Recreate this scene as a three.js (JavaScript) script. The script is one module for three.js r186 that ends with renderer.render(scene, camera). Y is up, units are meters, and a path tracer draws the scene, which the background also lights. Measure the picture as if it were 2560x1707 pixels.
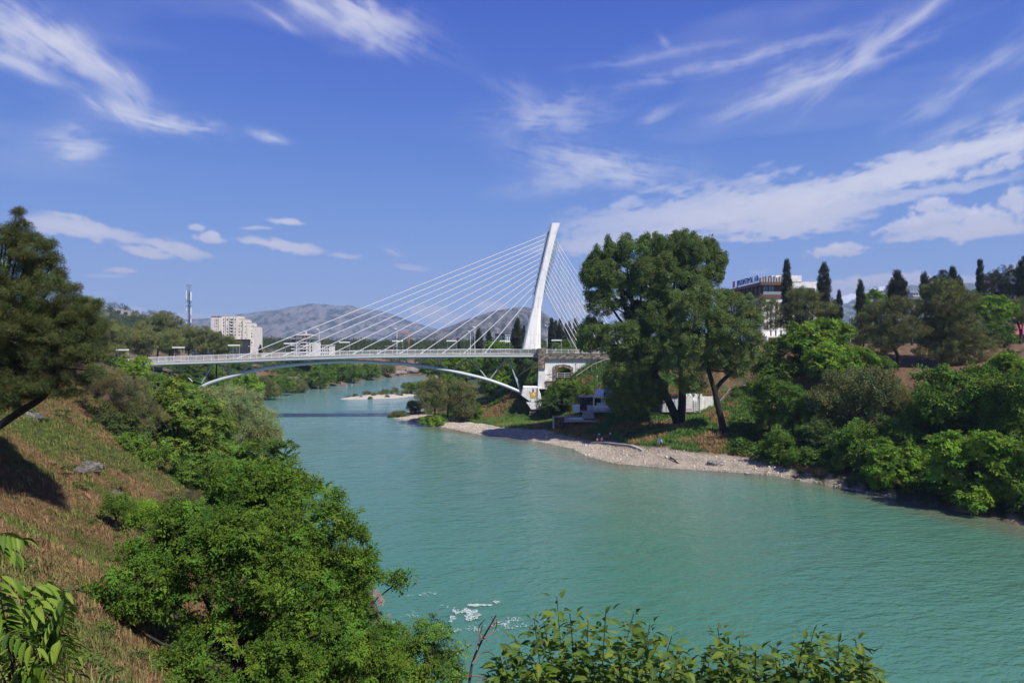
import * as THREE from 'three';
import { mergeGeometries } from 'three/addons/utils/BufferGeometryUtils.js';
import { MarchingCubes } from 'three/addons/objects/MarchingCubes.js';
import { TextGeometry } from 'three/addons/geometries/TextGeometry.js';
import { FontLoader } from 'three/addons/loaders/FontLoader.js';

// ---------------------------------------------------------------- camera, sky, sun, exposure
const scene = new THREE.Scene();
const EYE = 23, F = 1707;                                   // eye height over the river, focal length in photo pixels
const camera = new THREE.PerspectiveCamera(53.13, 1024 / 682, 0.1, 60000);
camera.position.set(0, EYE, 0);
camera.lookAt(0, EYE, -100);
const renderer = new THREE.WebGLRenderer({ antialias: true });
renderer.toneMapping = THREE.LinearToneMapping;
renderer.toneMappingExposure = 1.4;
renderer.shadowMap.enabled = true;
const EXPO = 1.4;
const SUN = new THREE.Vector3(0.46, 0.79, 0.4).normalize();
const sun = new THREE.DirectionalLight(new THREE.Color(1, 0.95, 0.86), 4.5);
sun.position.copy(SUN).multiplyScalar(400).add(new THREE.Vector3(0, 0, -150));
sun.target.position.set(0, 0, -150);
sun.castShadow = true;
Object.assign(sun.shadow.camera, { left: -260, right: 260, top: 260, bottom: -260, near: 10, far: 900 });
sun.shadow.mapSize.set(4096, 4096);
scene.add(sun, sun.target);

// ---------------------------------------------------------------- noise and small helpers
const V = (x, y, z) => new THREE.Vector3(x, y, z);
const clamp = THREE.MathUtils.clamp, lerp = THREE.MathUtils.lerp, sstep = (a, b, x) => { const t = clamp((x - a) / (b - a), 0, 1); return t * t * (3 - 2 * t); };
const rng = (seed) => { let s = (seed * 2654435761) >>> 0; return () => { s = (s + 0x6d2b79f5) | 0; let t = Math.imul(s ^ (s >>> 15), 1 | s); t = (t + Math.imul(t ^ (t >>> 7), 61 | t)) ^ t; return ((t ^ (t >>> 14)) >>> 0) / 4294967296; }; };
const hash = (x, y, z) => { let h = (Math.imul(x, 374761393) + Math.imul(y, 668265263) + Math.imul(z, 2147483647 ^ 1274126177)) | 0; h = Math.imul(h ^ (h >>> 13), 1274126177); return ((h ^ (h >>> 16)) >>> 0) / 4294967296; };
function n2(x, y, s = 0) {
  const ix = Math.floor(x), iy = Math.floor(y), fx = x - ix, fy = y - iy, u = fx * fx * (3 - 2 * fx), v = fy * fy * (3 - 2 * fy);
  return lerp(lerp(hash(ix, iy, s), hash(ix + 1, iy, s), u), lerp(hash(ix, iy + 1, s), hash(ix + 1, iy + 1, s), u), v);
}
function n3(x, y, z) {
  const iz = Math.floor(z), f = z - iz, w = f * f * (3 - 2 * f);
  return lerp(n2(x, y, iz), n2(x, y, iz + 1), w);
}
function fbm(x, y, o = 4, s = 0) { let a = 0, k = 0.5, t = 0; for (let i = 0; i < o; i++) { a += k * n2(x, y, s + i * 17); t += k; k *= 0.5; x = x * 2.03 + 11.7; y = y * 2.03 + 5.3; } return a / t; }
function ridged(x, y, o = 4, s = 0) { let a = 0, k = 0.5, t = 0; for (let i = 0; i < o; i++) { a += k * (1 - Math.abs(2 * n2(x, y, s + i * 13) - 1)); t += k; k *= 0.5; x = x * 2.1 + 3.1; y = y * 2.1 + 9.7; } return a / t; }
function pn(x, y, px, py, s) { // periodic value noise
  const ix = Math.floor(x), iy = Math.floor(y), fx = x - ix, fy = y - iy, u = fx * fx * (3 - 2 * fx), v = fy * fy * (3 - 2 * fy), m = (a, b) => ((a % b) + b) % b;
  const A = m(ix, px), B = m(ix + 1, px), C = m(iy, py), D = m(iy + 1, py);
  return lerp(lerp(hash(A, C, s), hash(B, C, s), u), lerp(hash(A, D, s), hash(B, D, s), u), v);
}
const lin = (c) => (c <= 0.04045 ? c / 12.92 : ((c + 0.055) / 1.055) ** 2.4);
const s2l = (r, g, b) => [lin(r / 255), lin(g / 255), lin(b / 255)];
const W = (px, py, d) => V((px - 1280) / F * d, EYE + (853.5 - py) / F * d, -d);   // photo pixel and distance to a place
const table = (t, x) => { if (x <= t[0][0]) return t[0][1]; for (let i = 1; i < t.length; i++) if (x <= t[i][0]) return lerp(t[i - 1][1], t[i][1], (x - t[i - 1][0]) / (t[i][0] - t[i - 1][0])); return t[t.length - 1][1]; };

// ---------------------------------------------------------------- sky: clear air with cirrus, flat and heaped clouds
{
  const SW = 4096, SH = 2048, data = new Float32Array(SW * SH * 4);
  const grad = [[0, s2l(174, 192, 226)], [2, s2l(160, 184, 226)], [5, s2l(139, 170, 226)], [9, s2l(115, 153, 222)], [15, s2l(90, 131, 214)], [20, s2l(74, 113, 207)], [27, s2l(58, 93, 196)], [40, s2l(48, 78, 180)], [90, s2l(38, 64, 155)]];
  const gradAt = (e, k) => { for (let i = 1; i < grad.length; i++) if (e <= grad[i][0]) return lerp(grad[i - 1][1][k], grad[i][1][k], (e - grad[i - 1][0]) / (grad[i][0] - grad[i - 1][0])); return grad[grad.length - 1][1][k]; };
  const DEG = 180 / Math.PI, az = (px) => Math.atan((px - 1280) / F) * DEG, el = (px, py) => Math.atan((853.5 - py) / Math.hypot(F, px - 1280)) * DEG;
  // [px, py, half width, half height, tilt in degrees, strength, kind]: c cirrus, s smooth flat cloud, p puffy
  const clouds = [
    [95, 105, 210, 62, -22, 1.15, 'c'], [190, 120, 130, 40, -30, 1.0, 'c'], [270, 170, 50, 12, -36, 0.6, 'c'], [45, 165, 120, 24, -14, 0.85, 'c'], [325, 195, 26, 14, -40, 0.6, 'c'],
    [395, 302, 130, 26, -4, 1.1, 'c'], [300, 275, 60, 22, -40, 0.7, 'c'], [325, 240, 60, 34, -50, 0.6, 'c'], [190, 365, 85, 40, 15, 0.9, 'c'], [500, 320, 60, 16, 8, 0.5, 'c'], [235, 262, 40, 16, -30, 0.5, 'c'],
    [668, 338, 48, 14, -10, 0.75, 'c'], [880, 25, 170, 60, -20, 1.05, 'c'], [760, 10, 130, 26, -24, 0.8, 'c'], [930, 75, 60, 30, -20, 0.5, 'c'], [690, 45, 60, 12, -25, 0.4, 'c'],
    [2220, 90, 230, 24, 27, 0.52, 'c'], [2080, 190, 260, 24, 14, 0.5, 'c'], [1850, 152, 330, 22, 6, 0.42, 'c'], [1960, 215, 180, 40, 20, 0.42, 'c'], [2130, 150, 150, 30, 42, 0.42, 'c'], [2300, 40, 120, 14, 30, 0.4, 'c'], [2420, 210, 230, 40, 30, 0.35, 'c'], [2470, 300, 220, 36, 18, 0.35, 'c'], [1640, 140, 200, 14, 4, 0.22, 'c'],
    [1370, 290, 170, 44, 5, 0.42, 'c'], [1500, 410, 200, 50, -8, 0.72, 'c'], [1430, 440, 140, 34, 12, 0.4, 'c'], [1330, 265, 120, 40, -30, 0.25, 'c'], [1660, 105, 24, 14, -45, 0.3, 'c'], [1640, 290, 60, 20, 20, 0.28, 'c'],
    [2330, 410, 430, 44, 11, 1.15, 's'], [2080, 480, 330, 44, 6, 0.9, 's'], [2480, 370, 220, 44, 14, 0.95, 's'], [2500, 415, 90, 22, 14, 0.9, 'p'], [1900, 535, 300, 46, 2, 0.9, 's'], [1960, 575, 210, 36, 0, 0.95, 's'], [1990, 530, 190, 40, -4, 0.8, 's'], [1640, 560, 300, 70, 6, 0.62, 's'], [1560, 610, 260, 26, 3, 0.5, 's'], [1780, 520, 240, 60, 10, 0.4, 's'], [2330, 480, 250, 22, 6, 0.6, 's'],
    [2350, 548, 110, 30, 6, 1.25, 'p'], [2340, 515, 60, 20, 0, 1.1, 'p'], [2480, 560, 110, 42, 0, 1.2, 'p'], [2545, 500, 50, 40, 0, 1.2, 'p'], [2400, 585, 210, 24, 0, 1.05, 's'], [2250, 570, 60, 18, 10, 0.9, 'p'], [2090, 630, 82, 20, 0, 1.25, 'p'], [2110, 618, 44, 12, 0, 1.0, 'p'],
    [185, 568, 120, 24, -8, 1.1, 's'], [270, 590, 120, 18, -6, 0.8, 's'], [360, 632, 80, 16, -4, 1.15, 's'], [430, 622, 90, 20, -14, 1.05, 's'], [530, 598, 46, 17, -4, 1.15, 'p'], [492, 570, 22, 10, 0, 0.8, 'p'], [660, 606, 66, 14, -8, 1.2, 's'], [735, 622, 76, 14, -5, 1.1, 's'], [712, 554, 50, 9, -3, 1.2, 's'], [640, 571, 44, 5, 3, 0.6, 's'], [300, 678, 44, 8, 0, 0.9, 's'], [270, 690, 60, 6, 0, 0.4, 's'], [180, 540, 40, 6, -5, 0.6, 's'], [860, 640, 44, 7, -4, 0.55, 's'], [985, 628, 30, 10, -20, 0.45, 'c'], [1030, 668, 46, 8, -8, 0.4, 's'], [255, 732, 40, 4, 0, 0.4, 's'],
    [330, 785, 70, 16, -6, 0.9, 'p'], [430, 792, 90, 12, 0, 0.7, 'p'], [560, 795, 60, 10, 0, 0.4, 'p'], [1075, 782, 60, 20, -6, 0.85, 'p'], [1230, 770, 40, 16, 0, 0.9, 'p'], [1140, 800, 120, 14, 0, 0.5, 's'], [1470, 770, 70, 24, 0, 0.6, 'p'], [1560, 780, 120, 34, 0, 0.6, 's'], [1700, 760, 160, 30, 0, 0.5, 's'],
    [2180, 705, 110, 20, 0, 1.1, 'p'], [2270, 700, 60, 22, 0, 1.2, 'p'], [2100, 720, 90, 18, 0, 1.0, 'p'], [2420, 706, 150, 18, 0, 0.95, 'p'], [2250, 735, 260, 20, 0, 0.8, 's'], [1900, 678, 26, 5, 0, 0.35, 's'], [2545, 665, 34, 10, 20, 0.8, 's'], [1985, 705, 80, 10, 0, 0.3, 's'],
  ].map(([px, py, w, h, tilt, k, kind], i) => ({ a: az(px), e: el(px, py), w: (az(px + w) - az(px - w)) / 2, h: Math.abs(el(px, py - h) - el(px, py + h)) / 2, t: tilt * Math.PI / 180, k, kind, i }));
  // the same weather goes on round the rest of the sky
  const rr = rng(77);
  for (let i = 0; i < 46; i++) { const a = 48 + rr() * 264, e = 3 + rr() * 42; clouds.push({ a: a > 180 ? a - 360 : a, e, w: 5 + rr() * 10, h: 0.6 + rr() * 2, t: (rr() - 0.5) * 0.6, k: 0.5 + rr() * 0.6, kind: e > 14 ? 'c' : rr() < 0.5 ? 's' : 'p', i: 200 + i }); }
  for (let r = 0; r < SH; r++) {
    const e = ((r + 0.5) / SH - 0.5) * 180;
    const near = clouds.filter((c) => Math.abs(e - c.e) < Math.hypot(c.h * 1.7, c.w * 1.7 * Math.abs(Math.sin(c.t))) + 0.3);
    for (let q = 0; q < SW; q++) {
      const o = (r * SW + q) * 4, round = ((q + 0.5) / SW - 0.5) * 2 * Math.PI, x = Math.cos(round), z = Math.sin(round);
      let a = Math.atan2(x, -z) * DEG;
      let c = [0, 1, 2].map((k) => gradAt(Math.max(e, 0), k));
      if (e > -1) {
        let dens = 0, white = 0;
        for (const b of near) {
          let da = a - b.a; if (da > 180) da -= 360; if (da < -180) da += 360;
          da *= Math.cos(e / DEG);
          if (Math.abs(da) > b.w * 1.9 + 2) continue;
          const de = e - b.e, u = (da * Math.cos(b.t) + de * Math.sin(b.t)), v = (-da * Math.sin(b.t) + de * Math.cos(b.t));
          let d = 0;
          if (b.kind === 'c') {
            const wx = fbm(u * 0.35, v * 0.6, 3, b.i * 3) - 0.5, U = u / b.w + wx * 0.4, Vv = v / b.h + (fbm(u * 0.5 + 7, v * 0.7, 3, b.i + 40) - 0.5) * 1.4;
            const fall = Math.exp(-(U * U + Vv * Vv) * 1.5);
            const fine = fbm(u * 1.1 + wx * 2, v * 6 + u * 0.4, 4, b.i + 71), st = ridged(u * 0.3 + wx * 1.1, v * 2.9 + wx * 2.2 + u * 0.25, 5, b.i * 7), cl = fbm(u * 0.8, v * 1.1, 4, b.i + 9);
            d = 0.85 * b.k * fall * sstep(0.3, 1.0, st * 0.66 + cl * 0.5 + fine * 0.3 + fall * 0.2 - 0.22) * 1.2;
          } else if (b.kind === 's') {
            const wx = fbm(u * 0.5, v * 1.4, 4, b.i * 3) - 0.5, wy = fbm(u * 1.6 + 4, v * 4.2, 4, b.i * 3 + 31) - 0.5, U = u / b.w + wx * 0.5 + wy * 0.35, Vv = v / b.h + wx * 1.5 + wy * 0.9;
            const r2 = U * U + Vv * Vv * (Vv < 0 ? 1.6 : 0.9);
            d = b.k * sstep(1.35, -0.05, r2) * sstep(0.02, 0.72, fbm(u * 0.5 + wx, v * 2.4, 5, b.i + 5) + 0.3 * (1 - r2)) * 1.15;
          } else {
            const wx = (fbm(u * 1.1, v * 1.5, 3, b.i * 3) - 0.5) * 0.9 + (fbm(u * 3.2, v * 4, 4, b.i * 3 + 9) - 0.5) * 0.8, U = u / b.w, Vv = v / b.h;
            const r2 = U * U + Vv * Vv * (Vv < 0 ? 2.0 : 0.8) + wx * 1.7;
            d = b.k * sstep(1.15, 0.2, r2) * (0.7 + 0.4 * fbm(u * 2, v * 2.4, 4, b.i + 5));
            if (d > 0.02) white += d * 0.12 * clamp(Vv, -1, 1);
          }
          dens = dens + d * (1 - Math.min(dens, 0.9) * 0.7);
        }
        const f = fbm(a * 0.06, e * 0.24, 4, 900) * sstep(4, 14, e) * sstep(44, 22, e);
        dens += Math.max(0, f - 0.56) * 0.5;
        const al = 1 - Math.exp(-dens * 1.25), low = sstep(14, 1, e);
        const cc = [lerp(0.84, 0.72, low), lerp(0.83, 0.62, low), lerp(0.9, 0.7, low)].map((v) => v * (1 + white));
        c = c.map((v, k) => lerp(v, cc[k], clamp(al * 0.93, 0, 0.93)));
      } else c = s2l(120, 135, 140);
      for (let k = 0; k < 3; k++) data[o + k] = c[k] / EXPO;
      data[o + 3] = 1;
    }
  }
  const sky = new THREE.DataTexture(data, SW, SH, THREE.RGBAFormat, THREE.FloatType);
  sky.mapping = THREE.EquirectangularReflectionMapping; sky.magFilter = sky.minFilter = THREE.LinearFilter; sky.needsUpdate = true;
  scene.background = sky; scene.environment = sky;
}

// ---------------------------------------------------------------- things and parts
const used = new Map();
function numbered(name) { const n = used.get(name) ?? 0; used.set(name, n + 1); return n ? name + '_' + String(n).padStart(3, '0') : name; }
function thing(name, label, category, pos, group) {
  const o = new THREE.Group(); o.name = numbered(name); o.position.copy(pos); o.userData = { label, category }; if (group) o.userData.group = group; scene.add(o); return o;
}
function worldOf(o) { const v = V(0, 0, 0); for (; o && o !== scene; o = o.parent) v.add(o.position); return v; }
function shade(m) { m.castShadow = m.receiveShadow = true; return m; }
function part(name, geo, mat, parent, extra) {               // geo is in world places
  const g = Array.isArray(geo) ? mergeGeometries(geo.map(flat), false) : geo, w = worldOf(parent);
  g.translate(-w.x, -w.y, -w.z);
  const m = shade(new THREE.Mesh(g, mat)); m.name = numbered(name); if (extra) Object.assign(m.userData, extra); parent.add(m); return m;
}
function flat(g) { const h = g.index ? g.toNonIndexed() : g; for (const k of Object.keys(h.attributes)) if (!['position', 'normal', 'uv'].includes(k)) h.deleteAttribute(k); if (!h.attributes.uv) h.setAttribute('uv', new THREE.BufferAttribute(new Float32Array(h.attributes.position.count * 2), 2)); return h; }
function single(name, label, category, geo, mat, group, kind) {
  const g = Array.isArray(geo) ? mergeGeometries(geo.map(flat), false) : geo; g.computeBoundingBox();
  const b = g.boundingBox, p = V((b.min.x + b.max.x) / 2, b.min.y, (b.min.z + b.max.z) / 2); g.translate(-p.x, -p.y, -p.z);
  const m = shade(new THREE.Mesh(g, mat)); m.name = numbered(name); m.position.copy(p); m.userData = { label, category }; if (group) m.userData.group = group; if (kind) m.userData.kind = kind; scene.add(m); return m;
}
// box uv in metres
function box(x0, x1, y0, y1, z0, z1) {
  const g = new THREE.BoxGeometry(Math.abs(x1 - x0), Math.abs(y1 - y0), Math.abs(z1 - z0)); g.translate((x0 + x1) / 2, (y0 + y1) / 2, (z0 + z1) / 2); return metres(g);
}
function metres(g) {
  const p = g.attributes.position, n = g.attributes.normal, uv = new Float32Array(p.count * 2);
  for (let i = 0; i < p.count; i++) {
    const ax = Math.abs(n.getX(i)), ay = Math.abs(n.getY(i)), az = Math.abs(n.getZ(i));
    uv[i * 2] = ax > az && ax > ay ? p.getZ(i) : p.getX(i); uv[i * 2 + 1] = ay > ax && ay > az ? p.getZ(i) : p.getY(i);
  }
  g.setAttribute('uv', new THREE.BufferAttribute(uv, 2)); return g;
}
function pbox(px0, px1, py0, py1, d, thick) {               // front face at distance d
  const a = W(px0, py1, d), b = W(px1, py0, d); return box(a.x, b.x, a.y, b.y, -d - thick, -d);
}
function bar(a, b, r, seg = 6, r2 = r) {
  const d = b.clone().sub(a), g = new THREE.CylinderGeometry(r2, r, d.length(), seg, 1); g.translate(0, d.length() / 2, 0);
  g.applyQuaternion(new THREE.Quaternion().setFromUnitVectors(V(0, 1, 0), d.normalize())); g.translate(a.x, a.y, a.z); return g;
}
function tube(pts, r0, r1, seg = 8, n = 6) {                 // tapered tube
  const curve = new THREE.CatmullRomCurve3(pts), steps = Math.max(2, pts.length * n - n), fr = curve.computeFrenetFrames(steps, false), pos = [], nor = [], uv = [], idx = [];
  const len = curve.getLength();
  for (let i = 0; i <= steps; i++) {
    const t = i / steps, c = curve.getPointAt(t), r = typeof r0 === 'function' ? r0(t) : lerp(r0, r1, t);
    for (let j = 0; j <= seg; j++) {
      const a = j / seg * Math.PI * 2, d = fr.normals[i].clone().multiplyScalar(Math.cos(a)).addScaledVector(fr.binormals[i], Math.sin(a));
      pos.push(c.x + d.x * r, c.y + d.y * r, c.z + d.z * r); nor.push(d.x, d.y, d.z); uv.push(j / seg * r * 6, t * len);
    }
  }
  for (let i = 0; i < steps; i++) for (let j = 0; j < seg; j++) { const a = i * (seg + 1) + j, b = a + seg + 1; idx.push(a, a + 1, b, b, a + 1, b + 1); }
  const g = new THREE.BufferGeometry(); g.setAttribute('position', new THREE.Float32BufferAttribute(pos, 3)); g.setAttribute('normal', new THREE.Float32BufferAttribute(nor, 3)); g.setAttribute('uv', new THREE.Float32BufferAttribute(uv, 2)); g.setIndex(idx); return g;
}
function poly(faces) {                                       // flat-shaded triangles/quads from point lists
  const pos = []; for (const f of faces) for (let i = 1; i < f.length - 1; i++) for (const p of [f[0], f[i], f[i + 1]]) pos.push(p.x, p.y, p.z);
  const g = new THREE.BufferGeometry(); g.setAttribute('position', new THREE.Float32BufferAttribute(pos, 3)); g.computeVertexNormals(); return metres(g);
}
function hexa(a, b) {                                        // solid between two 4-point rings
  const f = [[...a].reverse(), b]; for (let i = 0; i < 4; i++) { const j = (i + 1) % 4; f.push([a[i], a[j], b[j], b[i]]); } return poly(f);
}
function loft(rings) {                                       // solid through many rings of equal count
  const f = [[...rings[0]].reverse(), rings[rings.length - 1]];
  for (let k = 0; k < rings.length - 1; k++) for (let i = 0; i < rings[k].length; i++) { const j = (i + 1) % rings[k].length; f.push([rings[k][i], rings[k][j], rings[k + 1][j], rings[k + 1][i]]); }
  return poly(f);
}

// ---------------------------------------------------------------- textures and materials
function dataTex(w, h, fn, srgb = false, repeat = 1) {
  const d = new Uint8Array(w * h * 4);
  for (let y = 0; y < h; y++) for (let x = 0; x < w; x++) { const c = fn(x, y), o = (y * w + x) * 4; if (typeof c === 'number') d[o] = d[o + 1] = d[o + 2] = clamp(c, 0, 1) * 255; else for (let k = 0; k < 3; k++) d[o + k] = clamp(c[k], 0, 1) * 255; d[o + 3] = 255; }
  const t = new THREE.DataTexture(d, w, h); t.wrapS = t.wrapT = THREE.RepeatWrapping; t.magFilter = THREE.LinearFilter; t.minFilter = THREE.LinearMipmapLinearFilter; t.generateMipmaps = true; if (srgb) t.colorSpace = THREE.SRGBColorSpace; t.repeat.set(repeat, repeat); t.needsUpdate = true; return t;
}
function pfbm(x, y, base, o, s, stretch = 1) { let a = 0, k = 0.5, t = 0, f = base; for (let i = 0; i < o; i++) { a += k * pn(x * f, y * f * stretch, f, f * stretch, s + i); t += k; k *= 0.55; f *= 2; } return a / t; }
const grain = dataTex(512, 512, (x, y) => 0.55 + 0.75 * (pfbm(x / 512, y / 512, 8, 6, 3) - 0.5) + 0.25 * (hash(x, y, 5) - 0.5), true);
const grainRep = (r) => { const t = grain.clone(); t.repeat.set(r, r); t.needsUpdate = true; return t; };
const mildTex = dataTex(512, 512, (x, y) => 0.93 + 0.16 * (pfbm(x / 512, y / 512, 6, 6, 13) - 0.5) + 0.04 * (hash(x, y, 6) - 0.5), true);
const mild = (r) => { const t = mildTex.clone(); t.repeat.set(r, r); t.needsUpdate = true; return t; };
const groundTex = dataTex(1024, 1024, (x, y) => 0.78 + 0.42 * (pfbm(x / 1024, y / 1024, 12, 6, 23) - 0.5) + 0.22 * (hash(x, y, 15) - 0.5), true);
// irregular stones: cells with joints
function cells(size, n, s) {
  const pts = []; for (let j = 0; j < n; j++) for (let i = 0; i < n; i++) pts.push([(i + 0.15 + 0.7 * hash(i, j, s)) / n, (j + 0.15 + 0.7 * hash(i, j, s + 1)) / n, hash(i, j, s + 2)]);
  return (x, y) => { const u = x / size, v = y / size, I = Math.floor(u * n), J = Math.floor(v * n); let a = 9, b = 9, c = 0;
    for (let dj = -1; dj <= 1; dj++) for (let di = -1; di <= 1; di++) { const i = (I + di + n) % n, j = (J + dj + n) % n, p = pts[j * n + i]; let dx = Math.abs(p[0] - u), dy = Math.abs(p[1] - v); dx = Math.min(dx, 1 - dx); dy = Math.min(dy, 1 - dy); const d = Math.hypot(dx, dy * 1.5) * n; if (d < a) { b = a; a = d; c = p[2]; } else if (d < b) b = d; }
    return [sstep(0.03, 0.14, b - a), c]; };
}
const cellA = cells(512, 14, 31);
const stoneMap = dataTex(512, 512, (x, y) => { const [e, c] = cellA(x, y), g = 0.5 + 0.3 * (pfbm(x / 512, y / 512, 16, 4, 8) - 0.5); const k = (0.42 + 0.5 * c) * g * 1.5; return e > 0.5 ? [k, k * 0.95, k * 0.88] : [0.27, 0.25, 0.23]; }, true, 0.2);
const stoneBump = dataTex(512, 512, (x, y) => { const [e, c] = cellA(x, y); return e * (0.6 + 0.4 * c); }, false, 0.2);
const M = {};
const std = (c, o = {}) => new THREE.MeshStandardMaterial({ color: new THREE.Color().setRGB(...c), roughness: 0.8, ...o });
const pourTex2 = dataTex(256, 256, (x, y) => { const st = pn(x / 5, y / 90, 51, 3, 5), bl = pfbm(x / 256, y / 256, 4, 5, 27), sp = sstep(0.66, 0.8, pfbm(x / 256, y / 256, 10, 4, 37)); return 0.98 - 0.1 * sstep(0.6, 0.9, st) - 0.14 * (bl - 0.5) - 0.1 * sp; }, true, 0.16);
M.white = std([0.86, 0.85, 0.82], { map: pourTex2, roughness: 0.7 });
M.whiteSteel = std([0.8, 0.8, 0.8], { roughness: 0.4 });
const pourTex = dataTex(256, 512, (x, y) => { const j = (y % 128) / 128, jt = Math.min(j, 1 - j) < 0.012 || (x % 128) < 1.5 ? 0.9 : 1, st = pn(x / 6, y / 150, 43, 4, 3), bl = pfbm(x / 256, y / 512, 4, 5, 17); return jt * (0.97 - 0.07 * sstep(0.62, 0.9, st) - 0.08 * (bl - 0.5)); }, true, 0.09);
M.pylon = std([0.93, 0.92, 0.89], { map: pourTex,  roughness: 0.55 });
M.greySteel = std([0.36, 0.42, 0.45], { roughness: 0.45 });
M.archSteel = std([0.5, 0.56, 0.6], { roughness: 0.38 });
M.concrete = std([0.42, 0.39, 0.35], { map: mild(0.25), roughness: 0.9 });
M.asphalt = std([0.12, 0.12, 0.12], { map: grainRep(0.5), roughness: 0.95 });
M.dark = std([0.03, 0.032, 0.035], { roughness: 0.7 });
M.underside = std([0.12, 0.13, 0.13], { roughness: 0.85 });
M.stone = std([1.0, 0.93, 0.85], { map: stoneMap, bumpMap: stoneBump, bumpScale: 0.05, roughness: 0.95 });
M.darkStone = std([0.27, 0.25, 0.24], { map: stoneMap, bumpMap: stoneBump, bumpScale: 0.05, roughness: 0.95 });
M.glass = std([0.10, 0.2, 0.22], { roughness: 0.08, metalness: 0.35 });
M.darkGlass = std([0.03, 0.035, 0.045], { roughness: 0.15 });
M.brown = std([0.13, 0.06, 0.045], { roughness: 0.6 });
M.cream = std([0.74, 0.7, 0.65], { map: mild(0.1), roughness: 0.85 });
M.orange = std([0.6, 0.16, 0.05], { roughness: 0.6 });
M.blueRoof = std([0.03, 0.06, 0.3], { roughness: 0.5 });
M.tile = std([0.4, 0.14, 0.08], { map: grainRep(0.5) });
M.bark = std([0.16, 0.125, 0.1], { map: grainRep(1.2), bumpMap: grainRep(1.2), bumpScale: 0.04, roughness: 0.95 });
M.darkBark = std([0.07, 0.055, 0.045], { map: grainRep(1.2), bumpMap: grainRep(1.2), bumpScale: 0.04, roughness: 0.95 });
const leafMat = (c, tr = 0.3) => new THREE.MeshPhysicalMaterial({ color: new THREE.Color().setRGB(...c), roughness: 0.85, specularIntensity: 0.35, transmission: tr, thickness: 0, side: THREE.DoubleSide });

// ---------------------------------------------------------------- the lie of the land
const Lsh = [[120, -60], [45, 0], [0, 38], [-7, 46], [-12, 60], [-22, 80], [-33, 100], [-52, 142], [-78, 200], [-99, 250], [-104, 290], [-101, 308], [-98, 339], [-92, 358], [-89, 386], [-79, 440], [-74, 455], [-40, 466], [60, 472]];
const Rsh = [[170, -60], [100, 0], [70, 46], [63.5, 84], [62, 90], [58, 96], [54, 103], [50, 109], [45, 116], [38, 120], [30, 122.5], [19.7, 128], [15, 136], [13, 146], [7.6, 154], [1, 162.5], [-8, 168], [-20, 185], [-32, 200], [-37, 207], [-36, 215], [-33, 237], [-34, 260], [-38, 300], [-44, 323], [-53, 400], [-56, 443], [-40, 475], [60, 480]];
const xAt = (sh, D) => table(sh.map(([x, d]) => [d, x]), D);
const LT = Lsh.map(([x, d]) => [d, x]), RT = Rsh.map(([x, d]) => [d, x]);
function dist(sh, x, D) { let m = 1e9; for (let i = 1; i < sh.length; i++) { const [ax, ad] = sh[i - 1], [bx, bd] = sh[i], ex = bx - ax, ed = bd - ad, t = clamp(((x - ax) * ex + (D - ad) * ed) / (ex * ex + ed * ed), 0, 1), q = (x - ax - ex * t) ** 2 + (D - ad - ed * t) ** 2; if (q < m) m = q; } return Math.sqrt(m); }
const Lnear = [[0, 0], [2, 1.2], [10, 7], [20, 14.5], [29, 21.2], [40, 24], [60, 26.5], [100, 28], [300, 30]], Lfar = [[0, 0], [3, 2.5], [12, 8], [22, 14], [30, 16.6], [60, 17.5], [120, 18.5], [400, 20]], Lup = [[0, 0], [4, 2.5], [15, 7], [24, 11], [60, 14], [120, 17], [400, 20]];
const Rnear = [[0, 0], [1.5, 0.5], [6, 2.6], [14, 7.5], [26, 13], [40, 17], [70, 21], [120, 23], [400, 24]], Rmid = [[0, 0], [4, 0.6], [10, 1.4], [16, 3], [24, 6.5], [34, 12], [44, 16.5], [60, 19.5], [100, 21.5], [400, 23]], Rup = [[0, 0], [5, 0.8], [15, 2.2], [30, 6], [50, 13], [75, 18.5], [150, 19], [400, 20]];
const anchors = [[1331, 1044, 197, 8], [1470, 1032, 166, 8], [1560, 1040, 160, 8], [1700, 1062, 150, 8], [1812, 1095, 135, 8], [1495, 1101, 150, 6], [1650, 1122, 133, 6], [1720, 1030, 160, 6], [1850, 1030, 150, 8], [1800, 965, 178, 9], [1440, 945, 198, 9], [1290, 1022, 201, 7], [1240, 1030, 203, 8], [1180, 1022, 222, 10], [1130, 1045, 199, 9], [1540, 890, 205, 12], [1500, 962, 190, 8], [1400, 1045, 185, 9], [1300, 1068, 186, 8], [1215, 965, 270, 16], [2247, 918, 160, 12], [2391, 911, 160, 14], [2159, 892, 170, 12], [2060, 862, 205, 15], [1960, 850, 240, 20], [2540, 860, 200, 25], [1870, 970, 168, 10], [355, 915, 198, 10], [1400, 880, 210, 9], [1610, 884, 208, 14]]
  .map(([px, py, d, s]) => { const p = W(px, py, d); return { x: p.x, D: d, y: p.y, s }; });
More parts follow.
